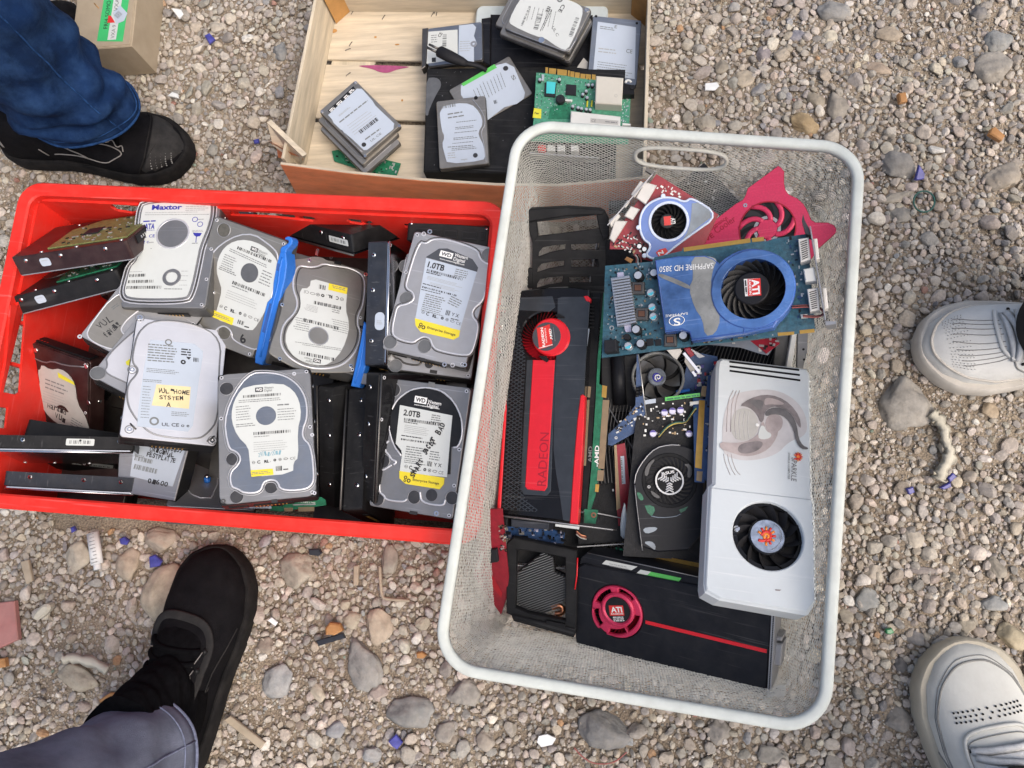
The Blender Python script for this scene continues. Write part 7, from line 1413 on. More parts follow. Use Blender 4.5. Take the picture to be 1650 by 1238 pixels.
    g.shape('bracket', [(0, 190), (40, 184), (38, 215), (22, 440), (-4, 460)], -.012, .002, 'metal_dark', .0008); g.ring('lid', (343, 292), 8, 20, 0, .0008, 'metal_lid'); g.done([('label', 'lid')])
small_drives()
def crate_things():
    zT, zX, zU = Z(4.127, 680, 0), Z(3.9925, 660, 0), Z(8.684, 860, 100)
    fr = f3(zT(5, 1135), .050, zT(1250, 1180), .050, zT(35, 450), .050)
    g = Gear('black_case', 'flat worn black plastic case under the middle drives in the wooden crate', 'case', fr, zT); g.shape('case', [(30, 455), (1300, 430), (1290, 1165), (8, 1140)], -.037, 0, 'matte_black', .002)
    g.flat('tape', smooth([(30, 520), (90, 515), (122, 535), (128, 575), (100, 620), (70, 680), (45, 740), (40, 772), (20, 765), (28, 650)], 1), .0004, 'sticker_grey'); g.flat('tape#2', [(1030, 450), (1075, 385), (1110, 420), (1105, 460)], .0006, 'paper_dim')
    rr = random.Random(8)
    for _ in range(46): q = (rr.uniform(60, 720), rr.uniform(470, 1120)); r = rr.uniform(1.5, 4); g.flat('case', circ(q, r, 6), .0003, 'sticker_grey')
    g.done()
    fr = f3(zT(450, 440), .040, zT(1140, 440), .040, zT(450, 95), .040); g = Gear('black_case', 'black plastic case behind the other, under the back stack of drives', 'case', fr, zT); g.shape('case', [(455, 92), (1135, 95), (1142, 470), (450, 470)], -.026, 0, 'satin_black', .002); g.shape('flap', [(396, 122), (456, 114), (452, 435), (388, 400)], -.010, .004, 'satin_black', .001); g.done()
    fr = f3(zT(365, 110), .028, zT(1235, 110), .028, zT(365, 20), .028); g = Gear('white_tray', 'pale rounded plastic tray behind the drives at the back of the crate', 'tray', fr, zT); a = g.p((365, 30)); b = g.p((1235, 110)); g.mb('tray').prism(rrect(b[0]-a[0], .045, .010, 5, (a[0]+b[0])/2, a[1]-.0235), -.014, 0, 'tray_white', .002); g.done()
    # plug and lead
    m = MB(); pth = [(*P(*q, z),) for q, z in ((zT(105, 338), .072), (zT(180, 375), .071), (zT(300, 425), .066), (zT(380, 440), .060), (zT(430, 470), .056))]
    fr = Fr(np.array(pth[1]), np.eye(3)); g = Gear('power_plug', 'black two pin mains plug lying on the silver small drive', 'plug', fr); L = [Vector(p)-Vector(pth[1]) for p in pth]
    g.mb('plug').tube([L[0], L[0].lerp(L[1], .15), L[1], L[1].lerp(L[2], .7), L[2]], [.0060, .0085, .0088, .0066, .0042], 'rubber_dark', 12, False, .75); g.mb('cable').tube(smooth([tuple(L[2].lerp(L[1], .1)), tuple(L[2]), tuple(L[3]), tuple(L[4])], 2, False), .0032, 'rubber_dark', 8)
    d = (L[0]-L[1]).normalized(); n = Vector((-d.y, d.x, 0)).normalized()
    for s in (-1, 1): g.mb('pin').tube([tuple(L[0]+n*s*.0045*.6), tuple(L[0]+n*s*.0045*.6+d*.016)], .0019, 'metal_dark', 8)
    g.done()
    # green expansion card
    fr = f3(zU(-20, 1000), .072, zU(1340, 1060), .072, zU(35, 150), .074); g = Gear('expansion_card', 'green expansion card with gold fingers and a big beige block', 'expansion card', fr, zU)
    pl = [(35, 150), (165, 160), (870, 244), (1245, 290), (1358, 470), (1335, 900), (1325, 1150), (-40, 1110), (0, 800)]; g.shape('board', pl, -.0016, 0, 'pcb_lightgreen'); bits(g, 'board', [(60, 170), (850, 260), (850, 660), (500, 680), (200, 780), (20, 640)], 150, 81, 0, ('solder', 'solder', 'pcb_lightgreen', 'chip', 'pcb_green', 'cap_top'), (.0006, .0022), .001); bits(g, 'board', [(1230, 500), (1330, 520), (1310, 850), (1220, 840)], 26, 82, 0, ('cap_top',), (.001, .002), .001)
    g.flat('board', [(230, 640), (500, 560), (520, 800), (200, 800)], .0002, 'pcb_green')
    for q in ([(165, 75), (200, 77), (195, 158), (164, 155)], [(215, 85), (316, 95), (306, 172), (210, 162)], [(330, 98), (466, 114), (460, 192), (330, 178)], [(478, 118), (506, 121), (501, 205), (475, 196)], [(514, 130), (571, 138), (565, 215), (511, 206)], [(580, 144), (646, 153), (640, 226), (575, 217)], [(655, 163), (726, 171), (719, 236), (652, 229)], [(732, 169), (801, 177), (796, 246), (729, 240)], [(816, 174), (866, 180), (863, 252), (812, 246)]): g.shape('gold_finger#%d' % q[0][0], q, -.0014, .0003, 'gold')
    g.shape('relay_block', [(872, 190), (1255, 220), (1232, 600), (858, 575)], 0, .017, 'beige_box', .0012); g.line('relay_block', circ((1150, 470), 20, 12), .0171, .0003, 'paper_dim', True, 0)
    g.shape('socket', [(1245, 292), (1400, 320), (1412, 450), (1240, 455)], 0, .012, 'cap_black', .001); g.shape('socket', [(1345, 345), (1420, 330), (1422, 355), (1395, 365), (1400, 385), (1350, 375)], .011, .0135, 'rubber_dark', .0006); g.line('socket', [(1282, 290), (1300, 258), (1340, 255), (1362, 285)], .013, .0016, 'white_plastic', it=2)
    g.shape('chip', [(155, 285), (318, 300), (300, 490), (148, 475)], 0, .0022, 'chip', .0004); g.shape('chip', [(182, 272), (308, 285), (292, 446), (176, 438)], .0021, .0025, 'chip_cyan'); g.shape('microchip', [(456, 308), (598, 320), (592, 466), (444, 456)], 0, .0022, 'chip', .0004); g.disc('buzzer', (370, 510), 60, 0, .008, 'chip', .0008); g.disc('buzzer', (370, 505), 10, .008, .0082, 'cap_black', 0, 10)
    for q in ((765, 315), (823, 315), (735, 402), (687, 447), (748, 492), (545, 615), (620, 632), (668, 645), (735, 655), (790, 662), (85, 240), (358, 238)): n = 'capacitor#%d' % (q[0]*1000+q[1]); g.disc(n, (q[0]-4, q[1]+24), 22, 0, .003, 'cap_black'); g.disc(n, q, 20, .002, .0055, 'cap_top', .0005, 14)
    for q in ((748, 585), (812, 580)): g.line('diode#%d' % q[0], [(q[0]+4, q[1]-40), (q[0]-4, q[1]+45)], .0025, .0012, 'paper_lime', it=0)
    g.shape('socket', [(520, 682), (1215, 760), (1208, 1010), (500, 960)], 0, .010, 'white_plastic', .0012); g.flat('socket', [(795, 785), (1185, 822), (1180, 880), (792, 850)], .0102, 'paper_dim'); g.text('socket', 'CE', (808, 838), (868, 842), .0104, 'ink_grey', 40, .0); g.lines('socket', (1000, 842), (1160, 856), 14, 1, .0104, 'ink_grey', fill=1); g.shape('socket', [(1240, 850), (1358, 862), (1355, 890), (1242, 885)], 0, .008, 'white_plastic', .0006); g.shape('socket', [(440, 515), (540, 525), (530, 552), (442, 545)], 0, .004, 'white_plastic', .0004); g.shape('chip', [(110, 170), (145, 172), (140, 262), (112, 260)], 0, .004, 'cap_top', .0004)
    g.shape('sticker', [(5, 645), (108, 660), (102, 792), (-15, 780)], .0002, .0005, 'paper_lime'); g.text('sticker', 'Pass', (10, 725), (70, 732), .0007, 'ink', 26, .02)
    for i, (x, mt) in enumerate(((60, 'ink_red'), (190, 'white_plastic'), (330, 'white_plastic'), (520, 'white_plastic'))): g.shape('jack#%d' % i, [(x, 1160), (x+105, 1166), (x+103, 1250), (x-2, 1244)], -.004, .008, mt, .0006)
    g.shape('bracket', [(-60, 1260), (900, 1330), (895, 1350), (-60, 1285)], -.004, .01, 'metal_lid', .0004); g.done()
    fr = f3(zU(500, 180), .064, zU(1280, 230), .064, zU(500, 95), .064); g = Gear('plastic_bar', 'black plastic bar lying behind the beige block of the expansion card', 'bar', fr, zU); g.shape('bar', [(500, 96), (1282, 104), (1276, 262), (870, 262), (520, 205)], -.020, 0, 'matte_black', .001); g.done()
crate_things()
# ================================================================== CARDBOARD BOX
def cardboard():
    zb = Z(9.525, 120, 0); foot = P(*zb(1290, 1112), 0); z = min(np.linspace(.02, .12, 200), key=lambda h: np.linalg.norm(proj(np.array([foot[0], foot[1], h]))-np.array(zb(878, 712))))
    A = P(*zb(878, 712), z); B = P(*zb(985, 0), z); C_ = P(*zb(200, 765), z); y = (B-A); y[2] = 0; x = A-C_; x[2] = 0; M = orth(x, y)
    fr = Fr(A, M); g = Gear('cardboard_box', 'small brown cardboard box with a green label beside the blue jeans', 'box', fr, zb); m = g.mb('box'); wd = .098; ln = .17
    m.prism([(-wd, 0), (0, 0), (0, ln), (-wd, ln)], -z+.001, 0, 'cardboard', .0012); m.prism([(-wd+.002, .003), (-.003, .003), (-.003, ln-.002), (-wd+.002, ln-.002)], 0, .0009, 'cardboard', .0004)
    g.flat('label', [(460, -60), (845, -60), (740, 640), (343, 635)], .0012, 'box_green'); g.flat('label', [(610, -60), (738, -60), (636, 610), (505, 616)], .0014, 'paper'); g.flat('label', [(590, 200), (700, 80), (812, 205), (762, 322), (640, 372)], .0016, 'paper_blue'); g.flat('label', [(520, 240), (560, 244), (622, 348), (505, 352)], .0017, 'ink_red'); g.lines('label', (610, 240), (680, 170), 6, 7, .0018, 'ink_grey', 2.2, fill=1)
    g.text('label', 'FRI4 SOMO', (505, 440), (560, 10), .0014, 'ink', 60, .0); g.text('label', 'VXA 9', (610, 590), (640, 385), .0016, 'ink_grey', 56, .0); g.text('label', 'VXA', (660, 170), (690, -20), .0016, 'ink_grey', 56, .0)
    for A_, B_ in (((300, 50), (375, 130)), ((220, 640), (290, 720))): g.line('box', [A_, B_], .001, .0008, 'brown_wood', it=0)
    g.done()
cardboard()
# ================================================================== LITTER ON THE GRAVEL
def litter():
    def bit(name, lab, cat, pts, z0, z1, mt, ch=.0006, tilt=0, group=None, it=0):
        c = np.mean(np.array(pts), 0); o = P(*c, (z0+z1)/2); M = rotv(np.array([tilt, tilt*.6, 0])); fr = Fr(o, M); m = MB(); h = (z1-z0)/2
        pl = fr.uvs(pts); pl = smooth(pl, it) if it else pl; m.prism(pl, -h, h, mt, min(ch, h*.6)); ob = m.build(name, None, fr); return tag(ob, lab, cat, group)
    B = 'blue glass shards on the ground'
    for pts, lab in (([(1474, 290), (1480, 266), (1489, 280), (1488, 289), (1478, 291)], 'pointed blue glass shard beside the square grey slab'), ([(1513, 786), (1530, 777), (1532, 784), (1520, 789)], 'blue glass shard under the end of the crumpled paper strip'), ([(1526, 770), (1534, 762), (1541, 768), (1530, 777)], 'smaller blue glass shard right of the crumpled paper strip'), ([(626, 1194), (638, 1183), (649, 1196), (640, 1207), (632, 1202)], 'square blue glass shard below the broad dark grey cobble'), ([(241, 897), (250, 894), (262, 904), (258, 912), (242, 915)], 'chunky blue glass shard by the large pale stone and black shoe'), ([(193, 868), (201, 865), (209, 871), (205, 878), (195, 877)], 'small dark blue glass shard under the red crate'), ([(114, 850), (120, 848), (123, 855), (116, 859)], 'tiny blue glass shard beside the printed paper tube'), ([(330, 58), (338, 54), (347, 64), (338, 72)], 'blue glass shard between the cardboard box and the wooden crate'), ([(409, 226), (417, 224), (418, 231), (410, 232)], 'tiny violet blue shard left of the splintered crate corner'), ([(1460, 788), (1470, 784), (1473, 793), (1464, 797)], 'dark violet shard in the gravel right of the basket')):
        bit('glass_shard', lab, 'glass shard', pts, .006, .011, 'glass_blue', .001, .25, B)
    bit('glass_shard', 'green glass shard in the gravel above the perforated shoe', 'glass shard', [(1427, 1014), (1436, 1012), (1440, 1019), (1433, 1022), (1427, 1020)], .006, .011, 'glass_green', .001, .2)
    bit('paper_scrap', 'white paper scrap behind the basket near the tan cobble', 'paper scrap', [(1136, 135), (1155, 133), (1159, 139), (1152, 146), (1136, 146)], .009, .011, 'scrap_white', .0004, .15)
    bit('foil_scrap', 'white and blue foil scrap in front of the basket', 'foil scrap', [(868, 1186), (882, 1183), (896, 1190), (890, 1200), (872, 1204), (865, 1196)], .008, .0095, 'scrap_white', .0003, .2)
    bit('foil_scrap', 'tiny crumpled foil scrap right of the black shoe', 'foil scrap', [(431, 1000), (438, 995), (448, 1003), (444, 1009)], .008, .0095, 'scrap_white', .0003, .2)
    bit('white_chip', 'white chip of stone near the top, right of the cardboard box', 'chip', [(276, 14), (292, 16), (296, 24), (289, 31)], .008, .012, 'scrap_white', .001, .2)
    bit('white_chip', 'white chip of stone below the cardboard box', 'chip', [(270, 155), (278, 149), (287, 152), (288, 159)], .008, .012, 'scrap_white', .001, .1)
    bit('brick_chip', 'orange brick chip in the gravel right behind the basket', 'brick chip', [(1446, 152), (1458, 150), (1461, 165), (1449, 167)], .008, .016, 'scrap_orange', .0015, .1)
    bit('brick_chip', 'orange brick chip near the right edge of the photo', 'brick chip', [(1596, 208), (1602, 206), (1618, 220), (1612, 229), (1592, 217)], .008, .016, 'scrap_orange', .0015, .1)
    bit('plastic_piece', 'bright orange plastic piece lying against a dark strip', 'plastic piece', [(525, 1012), (532, 1003), (548, 1005), (553, 1016), (540, 1023), (526, 1022)], .008, .018, 'scrap_orange', .002, .1)
    bit('dark_strip', 'dark grey blue strip below the orange plastic piece', 'strip', [(510, 1032), (553, 1020), (557, 1028), (514, 1041)], .006, .012, 'cast_navy', .001, .05)
    bit('rusty_chip', 'small rusty orange chip left of the basket', 'chip', [(671, 1052), (680, 1050), (688, 1055), (682, 1061), (672, 1060)], .008, .014, 'scrap_orange', .001, .2)
    bit('blue_fragment', 'dark blue fragment below the middle of the red crate', 'fragment', [(498, 885), (515, 884), (519, 891), (514, 896), (499, 894)], .007, .014, 'cast_navy', .001, .1)
    bit('tile', 'pinkish red floor tile piece at the left border', 'tile', [(-40, 975), (26, 968), (32, 1030), (-2, 1046), (-40, 1050)], .002, .010, 'tile_pink', .0012, .03)
    bit('yellow_chip', 'ochre chip at the left border below the tile', 'chip', [(-8, 1062), (10, 1060), (12, 1074), (-8, 1078)], .006, .014, 'scrap_orange', .001, .1)
    bit('brittle_lump', 'orange tan crumbling flake near the jeans hem', 'flake', [(160, 1128), (178, 1116), (194, 1117), (196, 1128), (184, 1138), (168, 1144)], .008, .012, 'scrap_orange', .001, .15)
    bit('wood_stick', 'flat pale wood stick right of the black shoe heel', 'stick', [(361, 1160), (372, 1153), (428, 1196), (420, 1207)], .006, .011, 'stick', .001, .02)
    bit('wood_stick', 'short pale stick under the left end of the red crate', 'stick', [(34, 905), (47, 902), (54, 936), (43, 941)], .006, .011, 'stick', .001, .06)
    bit('wood_stick', 'grey stick standing out of the gravel left of the bent twig', 'stick', [(570, 912), (579, 910), (577, 943), (570, 944)], .006, .012, 'stick', .001, .05)
    bit('crumpled_paper', 'crumpled pale paper wad left of the grey pebble', 'paper', [(52, 994), (70, 973), (83, 972), (85, 982), (64, 1000)], .005, .018, 'scrap_paper', .003, .2, None, 1)
    m = MB(); c = P(153, 884, .012); d = P(150, 860, .012)-P(157, 910, .012); fr = Fr(c, np.eye(3)); L = d/2
    m.tube([tuple(-L), tuple(L)], .0085, 'scrap_white', 14, False, .7); m.tube([tuple(-L*1.35), tuple(-L*.98)], .005, 'scrap_white', 10)
    t = m.build('paper_tube', None, fr); tag(t, 'printed white paper tube lying in the gravel below the red crate', 'paper tube'); p = MB(); rr = random.Random(2)
    for i in range(9):
        a = -L*.9+L*1.8*(i/8); u = Vector((-d[1], d[0], 0)).normalized(); q0 = Vector(a)-u*.0045; q1 = Vector(a)+u*rr.uniform(0, .004); p.tube([(q0.x, q0.y, .0060), (q1.x, q1.y, .0060)], .0006, 'ink_pale', 4)
    p.build('print', t)
    def strip(name, lab, cat, pts, w, mt, z=.012, wav=.003):
        o = P(*pts[0], 0); pw = [P(*q, z)-o for q in pts]; pw = smooth([tuple(q) for q in pw], 2, False); m = MB(); rg = []; rr = random.Random(lab)
        for i, q in enumerate(pw):
            a = Vector(pw[max(0, i-1)]); b = Vector(pw[min(len(pw)-1, i+1)]); t = (b-a).normalized(); n = Vector((-t.y, t.x, 0)); ww = w*rr.uniform(.7, 1.15); h = rr.uniform(-wav, wav)
            c = Vector(q); rg.append([tuple(c+n*ww+Vector((0, 0, h))), tuple(c+Vector((0, 0, .002+abs(h)))), tuple(c-n*ww+Vector((0, 0, -h))), tuple(c+Vector((0, 0, -.001)))])
        m.loft(rg, mt); return tag(m.build(name, None, Fr(o, np.eye(3))), lab, cat)
    strip('paper_strip', 'crumpled beige paper strip below the white leather shoe', 'paper strip', [(1502, 664), (1512, 675), (1522, 690), (1524, 712), (1534, 728), (1526, 745), (1518, 758), (1512, 774)], .0085, 'scrap_paper')
    strip('plastic_strip', 'curved cream plastic strip in the sandy patch at lower left', 'plastic strip', [(100, 1062), (120, 1060), (148, 1066), (174, 1080)], .0075, 'scrap_cream', .012, .002)
    for lab, pts, r, mt, cl in (('thin bent twig lying left of the mesh basket', [(612, 914), (613, 940), (615, 962), (624, 966), (660, 968)], .0022, 'stick', False), ('thin dark wire ring lying in the gravel at the right', None, .0012, 'wire_green', True), ('thin red wire scrap at the bottom below the basket', [(925, 1205), (940, 1222), (960, 1232), (990, 1230), (1010, 1212)], .0009, 'wire_red', False)):
        if pts is None: pts = circ((1489, 325), 17, 20)
        o = P(*pts[0], 0); m = MB(); m.tube([tuple(P(*q, .012)-o) for q in (smooth(pts, 2, cl) if not cl else pts)], r, mt, 6, cl); nm = {'stick': 'twig', 'wire_green': 'wire_ring', 'wire_red': 'wire'}[mt]; tag(m.build(nm, None, Fr(o, np.eye(3))), lab, nm.replace('_', ' '))
litter()
# ================================================================== PEOPLE (only feet and lower legs are in the picture)
SS = np.array([0, .015, .05, .12, .25, .38, .5, .62, .75, .86, .94, .985, 1.0])
WO = np.array([.004, .018, .029, .036, .038, .039, .043, .050, .0530, .047, .033, .017, .004])
WI = np.array([.004, .018, .029, .035, .036, .035, .037, .043, .0475, .044, .033, .017, .004])
HT = np.array([.050, .070, .084, .094, .098, .094, .083, .070, .057, .048, .040, .031, .022])
class Shoe:
    """a shoe lofted from cross sections: x heel to toe, +y the outer side when side=1"""
    def __init__(s, par, toe, heel, L, side=1, wk=1., hk=1., up='shoe_black', sole='sole_black', st=.022, z=.004, sw=.004, name='shoe'):
        T_, Hh = P(*toe, .02), P(*heel, .02); x = T_-Hh; x[2] = 0; x /= np.linalg.norm(x); y = np.array([-x[1], x[0], 0]); o = T_-x*L; o[2] = z
        s.fr = Fr(o, np.stack([x, y, np.array([0, 0, 1.])], 1)); s.L = L; s.side = side; s.wk = wk; s.hk = hk; s.st = st
        m = MB(); rg = []
        for t in np.r_[0, np.linspace(.01, .99, 40), 1]: rg.append([s.pt(t, a) for a in np.linspace(0, math.pi, 25)]+[(t*L, s.c(t), st*.6)])
        m.loft(rg, up); s.ob = m.build(name, par); s.ob.matrix_local = par.matrix_world.inverted() @ s.fr.mat()
        q = MB(); tt = 1-(np.cos(np.linspace(0, math.pi, 40))+1)/2
        out = [(t*L*1.022-.003, s.yo(t)+sw*s.side*min(1, 8*t+.3, 8*(1-t)+.3)) for t in tt]+[(t*L*1.022-.003, s.yi(t)-sw*s.side*min(1, 8*t+.3, 8*(1-t)+.3)) for t in tt[::-1]]
        q.prism(out, 0, st, sole, .003, sm=True); s.sole = q.build('sole', s.ob); s.det = MB()
    def yo(s, t): return s.side*np.interp(t, SS, WO)*s.wk+s.cc(t)
    def yi(s, t): return -s.side*np.interp(t, SS, WI)*s.wk+s.cc(t)
    def cc(s, t): return -s.side*.010*math.sin(max(0, (t-.35)/.65)*math.pi*.5)
    def c(s, t): return (s.yo(t)+s.yi(t))/2
    def pt(s, t, a, lift=0.):
        """a: 0 outer sole edge .. pi/2 ridge .. pi inner sole edge"""
        w = abs(s.yo(t)-s.yi(t))/2+lift*.6; c, n = math.cos(a), math.sin(a); h = (np.interp(t, SS, HT)*s.hk-s.st*.6)
        pw = .78 if t > .5 else .62
        y = s.c(t)+s.side*w*math.copysign(abs(c)**pw, c)*(1-.25*n*max(0, .55-t)); zz = s.st*.6+(h+lift)*abs(n)**.72
        return (t*s.L, y, zz)
    def path(s, pts, lift=.0008, n=6):
        P2 = smooth(pts, 2, False) if len(pts) > 2 else [tuple(pts[0][i]+(pts[1][i]-pts[0][i])*k/n for i in (0, 1)) for k in range(n+1)]
        return [s.pt(t, a, lift) for t, a in P2]
    def seam(s, pts, r, mat, lift=.0006): s.det.tube(s.path(pts, lift), r, mat, 6)
    def panel(s, pts, mat, lift=.0012, sub=3):
        """a patch following the upper"""
        c = np.mean(np.array(pts), 0); N = smooth(pts, sub); R = []
        for k in np.linspace(1, .0, 9): R.append([s.pt(c[0]+(p[0]-c[0])*k, c[1]+(p[1]-c[1])*k, lift*(1 if k < .98 else .1)) for p in N])
        s.det.loft(R, mat, caps=False)
    def lace(s, t0, a0, t1, a1, w=.004, mat='lace_white', lift=.003):
        L = [s.pt(t0+(t1-t0)*k/8, a0+(a1-a0)*k/8, lift*math.sin(math.pi*(.15+.7*k/8))+.0008) for k in range(9)]
        r0 = [];  n = len(L)
        for i in range(n):
            a, b = Vector(L[max(0, i-1)]), Vector(L[min(n-1, i+1)]); t = (b-a).normalized(); sd = Vector((0, 0, 1)).cross(t)
            sd = sd.normalized() if sd.length > .1 else Vector((1, 0, 0)); p = Vector(L[i]); u = Vector((0, 0, .0007)); r0.append([tuple(p+sd*w+u*.2), tuple(p+u*1.6), tuple(p-sd*w+u*.2), tuple(p-u)])
        s.det.loft(r0, mat)
    def dots(s, lst, r, mat):
        for t, a in lst:
            p = Vector(s.pt(t, a, .0004)); q = Vector(s.pt(t, a, .0012)); s.det.tube([p, q], r, mat, 6)
    def done(s, nm='stitching'):
        if s.det.v: s.det.build(nm, s.ob)
def leg(par, rings, mat, name='trouser_leg', seed=1, folds=.004, hem=None, seams=None):
    """rings: (centre xyz, rx, ry, yaw); cloth tube with uneven folds and a real hem thickness"""
    rr = np.random.default_rng(seed); m = MB(); K = 48; out = []; R = [np.r_[r[0], r[1], r[2], r[3]] for r in rings]; R = np.array(R)
    t = np.linspace(0, len(R)-1, 12*(len(R)-1)+1); I = np.stack([np.interp(t, range(len(R)), R[:, k]) for k in range(6)], 1)
    ph = rr.uniform(0, 6, 8)
    for j, q in enumerate(I):
        ring = []
        for k in range(K):
            a = 2*math.pi*k/K; f = folds*(math.sin(3*a+ph[0]+j*.35)+.8*math.sin(5*a+ph[1]-j*.5)+.9*math.sin(j*1.1+2*a+ph[2])+.5*math.sin(j*.6+7*a+ph[3])) * min(1, .25+j*.12)
            x, y = (q[3]+f)*math.cos(a), (q[4]+f)*math.sin(a); ca, sa = math.cos(q[5]), math.sin(q[5]); dz = .006*math.sin(a+ph[4]) if j < 3 else 0
            ring.append((q[0]+x*ca-y*sa, q[1]+x*sa+y*ca, q[2]+dz))
        out.append(ring)
    inn = [[(I[j][0]+(p[0]-I[j][0])*.955, I[j][1]+(p[1]-I[j][1])*.955, p[2]) for p in out[j]] for j in range(5, -1, -1)]
    m.loft(inn+out, mat, caps=False); m.add(out[-1], [tuple(range(K))], mat)
    if hem: 
        for h, w in ((0, .0019), (2, .0009)): m.tube([(I[h][0]+(p[0]-I[h][0])*1.005, I[h][1]+(p[1]-I[h][1])*1.005, p[2]+.001) for p in out[h]], w, hem, 8, True)
    for k in (seams or ()): m.tube([tuple(I[j][i]+(out[j][k][i]-I[j][i])*1.004 if i < 2 else out[j][k][i] for i in range(3)) for j in range(0, len(out), 2)], .0013, hem or mat, 6)
    o = m.build(name, par); o.matrix_local = par.matrix_world.inverted(); return o
def person(lab, at): return thing('person', lab, 'person', Fr(P(*at, 0), np.eye(3)))
def people():
    # --- photographer, lower left
    T = person('person in grey blue jeans and a plain black shoe at the lower left', (260, 1200))
    s = Shoe(T, (372, 886), (262, 1262), .302, -1, 1.06, 1.12, 'shoe_black', 'sole_black', .026, .004, .005)
    band = [(.22, .80), (.42, .76), (.58, .80), (.655, .98), (.70, 1.25), (.712, 1.65), (.70, 2.1), (.65, 2.5), (.56, 2.7)]
    s.det.tube(s.path(band, .0006), .0068, 'toe_rubber', 8, False, .2)
    s.panel([(.675, 1.6), (.645, 2.15), (.58, 2.5), (.4, 2.6), (.2, 2.5), (.2, 1.0), (.4, .96), (.58, 1.0), (.645, 1.15)], 'shoe_knit', .0022, 1)
    for t in (.60, .55, .50, .455, .41, .37): s.seam([(t, 1.05), (t-.012, 1.4), (t-.02, 1.8), (t-.012, 2.2), (t, 2.5)], .0042, 'shoe_knit', .0016)
    s.dots([(.60, .93), (.525, .88), (.45, .86), (.385, .86)], .0042, 'cap_black')
    for a, b in ((.60, .54), (.53, .47), (.46, .40)): s.seam([(a, .98), (b, 1.06)], .0006, 'thread', .0035)
    s.seam([(.41, .96), (.40, 1.16)], .0007, 'lace_white', .006)
    s.seam([(.32, .34), (.5, .42), (.62, .34), (.70, .22)], .0009, 'toe_rubber', .0004); s.seam([(.1, .3), (.3, .42), (.46, .34)], .0008, 'toe_rubber', .0004); s.done()
    # high knit collar and jeans
    c0 = s.fr.o+s.fr.M@np.array([.085, .0, 0]); c1 = s.fr.o+s.fr.M@np.array([.098, 0, 0]); yw = math.atan2(s.fr.M[1, 0], s.fr.M[0, 0])
    leg(T, [((*c1[:2], .060), .074, .045, yw), ((*c1[:2], .100), .070, .044, yw), ((*c0[:2], .135), .062, .044, yw), ((*c0[:2], .165), .050, .042, yw)], 'shoe_knit', 'shoe_collar', 5, .0012)
    a = P(236, 1216, .118); leg(T, [((a[0], a[1], .118), .064, .066, yw), ((a[0]-.006, a[1]-.012, .25), .060, .058, yw), ((a[0]-.02, a[1]-.04, .48), .072, .075, yw), ((a[0]-.03, a[1]-.06, .95), .085, .09, yw)], 'denim_grey', 'trouser_leg', 12, .0028, 'denim_grey_seam', (40,))
    # --- upper left
    T = person('person in dark blue jeans and black stitched sneakers at the upper left', (110, 220))
    s = Shoe(T, (305, 234), (-22, 226), .302, 1, 1.0, .98, 'shoe_black', 'sole_black', .026, .004, .005)
    s.panel([(.80, .25), (.90, .3), (.985, .9), (1.0, 1.57), (.985, 2.2), (.90, 2.8), (.80, 2.9), (.845, 2.3), (.86, 1.57), (.845, .9)], 'toe_rubber', .0016, 1)
    s.seam([(.79, 2.95), (.84, 2.3), (.85, 1.57), (.84, .9), (.79, .3)], .0012, 'sole_black', .0014)
    s.dots([(.865+.022*j, 2.0+.13*i) for j in range(5) for i in range(6)], .0012, 'seam_grey')
    for L in ([(.36, 2.9), (.52, 2.72), (.64, 2.74), (.70, 2.4), (.75, 2.1), (.68, 1.95), (.60, 2.05)], [(.30, 2.75), (.32, 2.95)], [(.45, 2.5), (.55, 2.72)], [(.62, 1.1), (.70, .9), (.74, .6)], [(.05, 2.3), (.07, 2.8)]): s.seam(L, .0009, 'thread', .0010)
    for k, t in enumerate((.62, .665, .71)): s.lace(t, 1.25, t+.01, 1.9, .0032, 'shoe_knit'); 
    s.seam([(.64, 1.75), (.67, 1.95), (.70, 1.75), (.72, 2.0), (.745, 1.85), (.75, 2.05)], .0008, 'thread', .004); s.panel([(.10, 2.35), (.125, 2.35), (.115, 2.75), (.095, 2.75)], 'thread', .0012, 1); s.done()
    s2 = Shoe(T, (138, 46), (-180, 120), .302, -1, 1., .98, 'shoe_black', 'sole_black', .026, .004, .005); s2.seam([(.8, 2.7), (.85, 1.6), (.8, .5)], .001, 'thread', .001); s2.done()
    a = P(128, 176, .105); leg(T, [((a[0], a[1], .105), .090, .060, -.12), ((a[0]-.004, a[1]+.004, .17), .084, .064, -.12), ((a[0]-.006, a[1]+.01, .30), .082, .074, 0), ((a[0]-.01, a[1]+.02, .52), .086, .084, 0), ((a[0]-.02, a[1]+.03, 1.0), .10, .10, 0)], 'denim', 'trouser_leg', 4, .0042, 'denim_light', (44,))
    a = P(-20, 60, .105); leg(T, [((a[0]-.12, a[1]+.10, .105), .085, .06, -.2), ((a[0]-.12, a[1]+.12, .5), .085, .085, 0), ((a[0]-.12, a[1]+.14, 1.0), .10, .10, 0)], 'denim', 'trouser_leg', 9, .004, 'denim_light')
    # --- right edge
    T = person('person in a white leather lace up shoe at the right edge', (1700, 550))
    s = Shoe(T, (1484, 580), (1840, 528), .285, 1, 1.03, 1.12, 'shoe_white', 'sole_white', .026, .004, .009)
    s.seam([(.62, .18), (.76, .32), (.90, .55), (.962, 1.0), (.975, 1.57), (.962, 2.1), (.90, 2.6), (.76, 2.85), (.62, 2.98)], .0018, 'sole_white', .0006)
    for i in range(9): a = .95+.16*i; s.seam([(.90-.02*abs(i-4)*.3, a), (.80, 1.2+(a-1.2)*.75), (.72, 1.35+(a-1.35)*.6)], .0005, 'seam_grey', .0002)
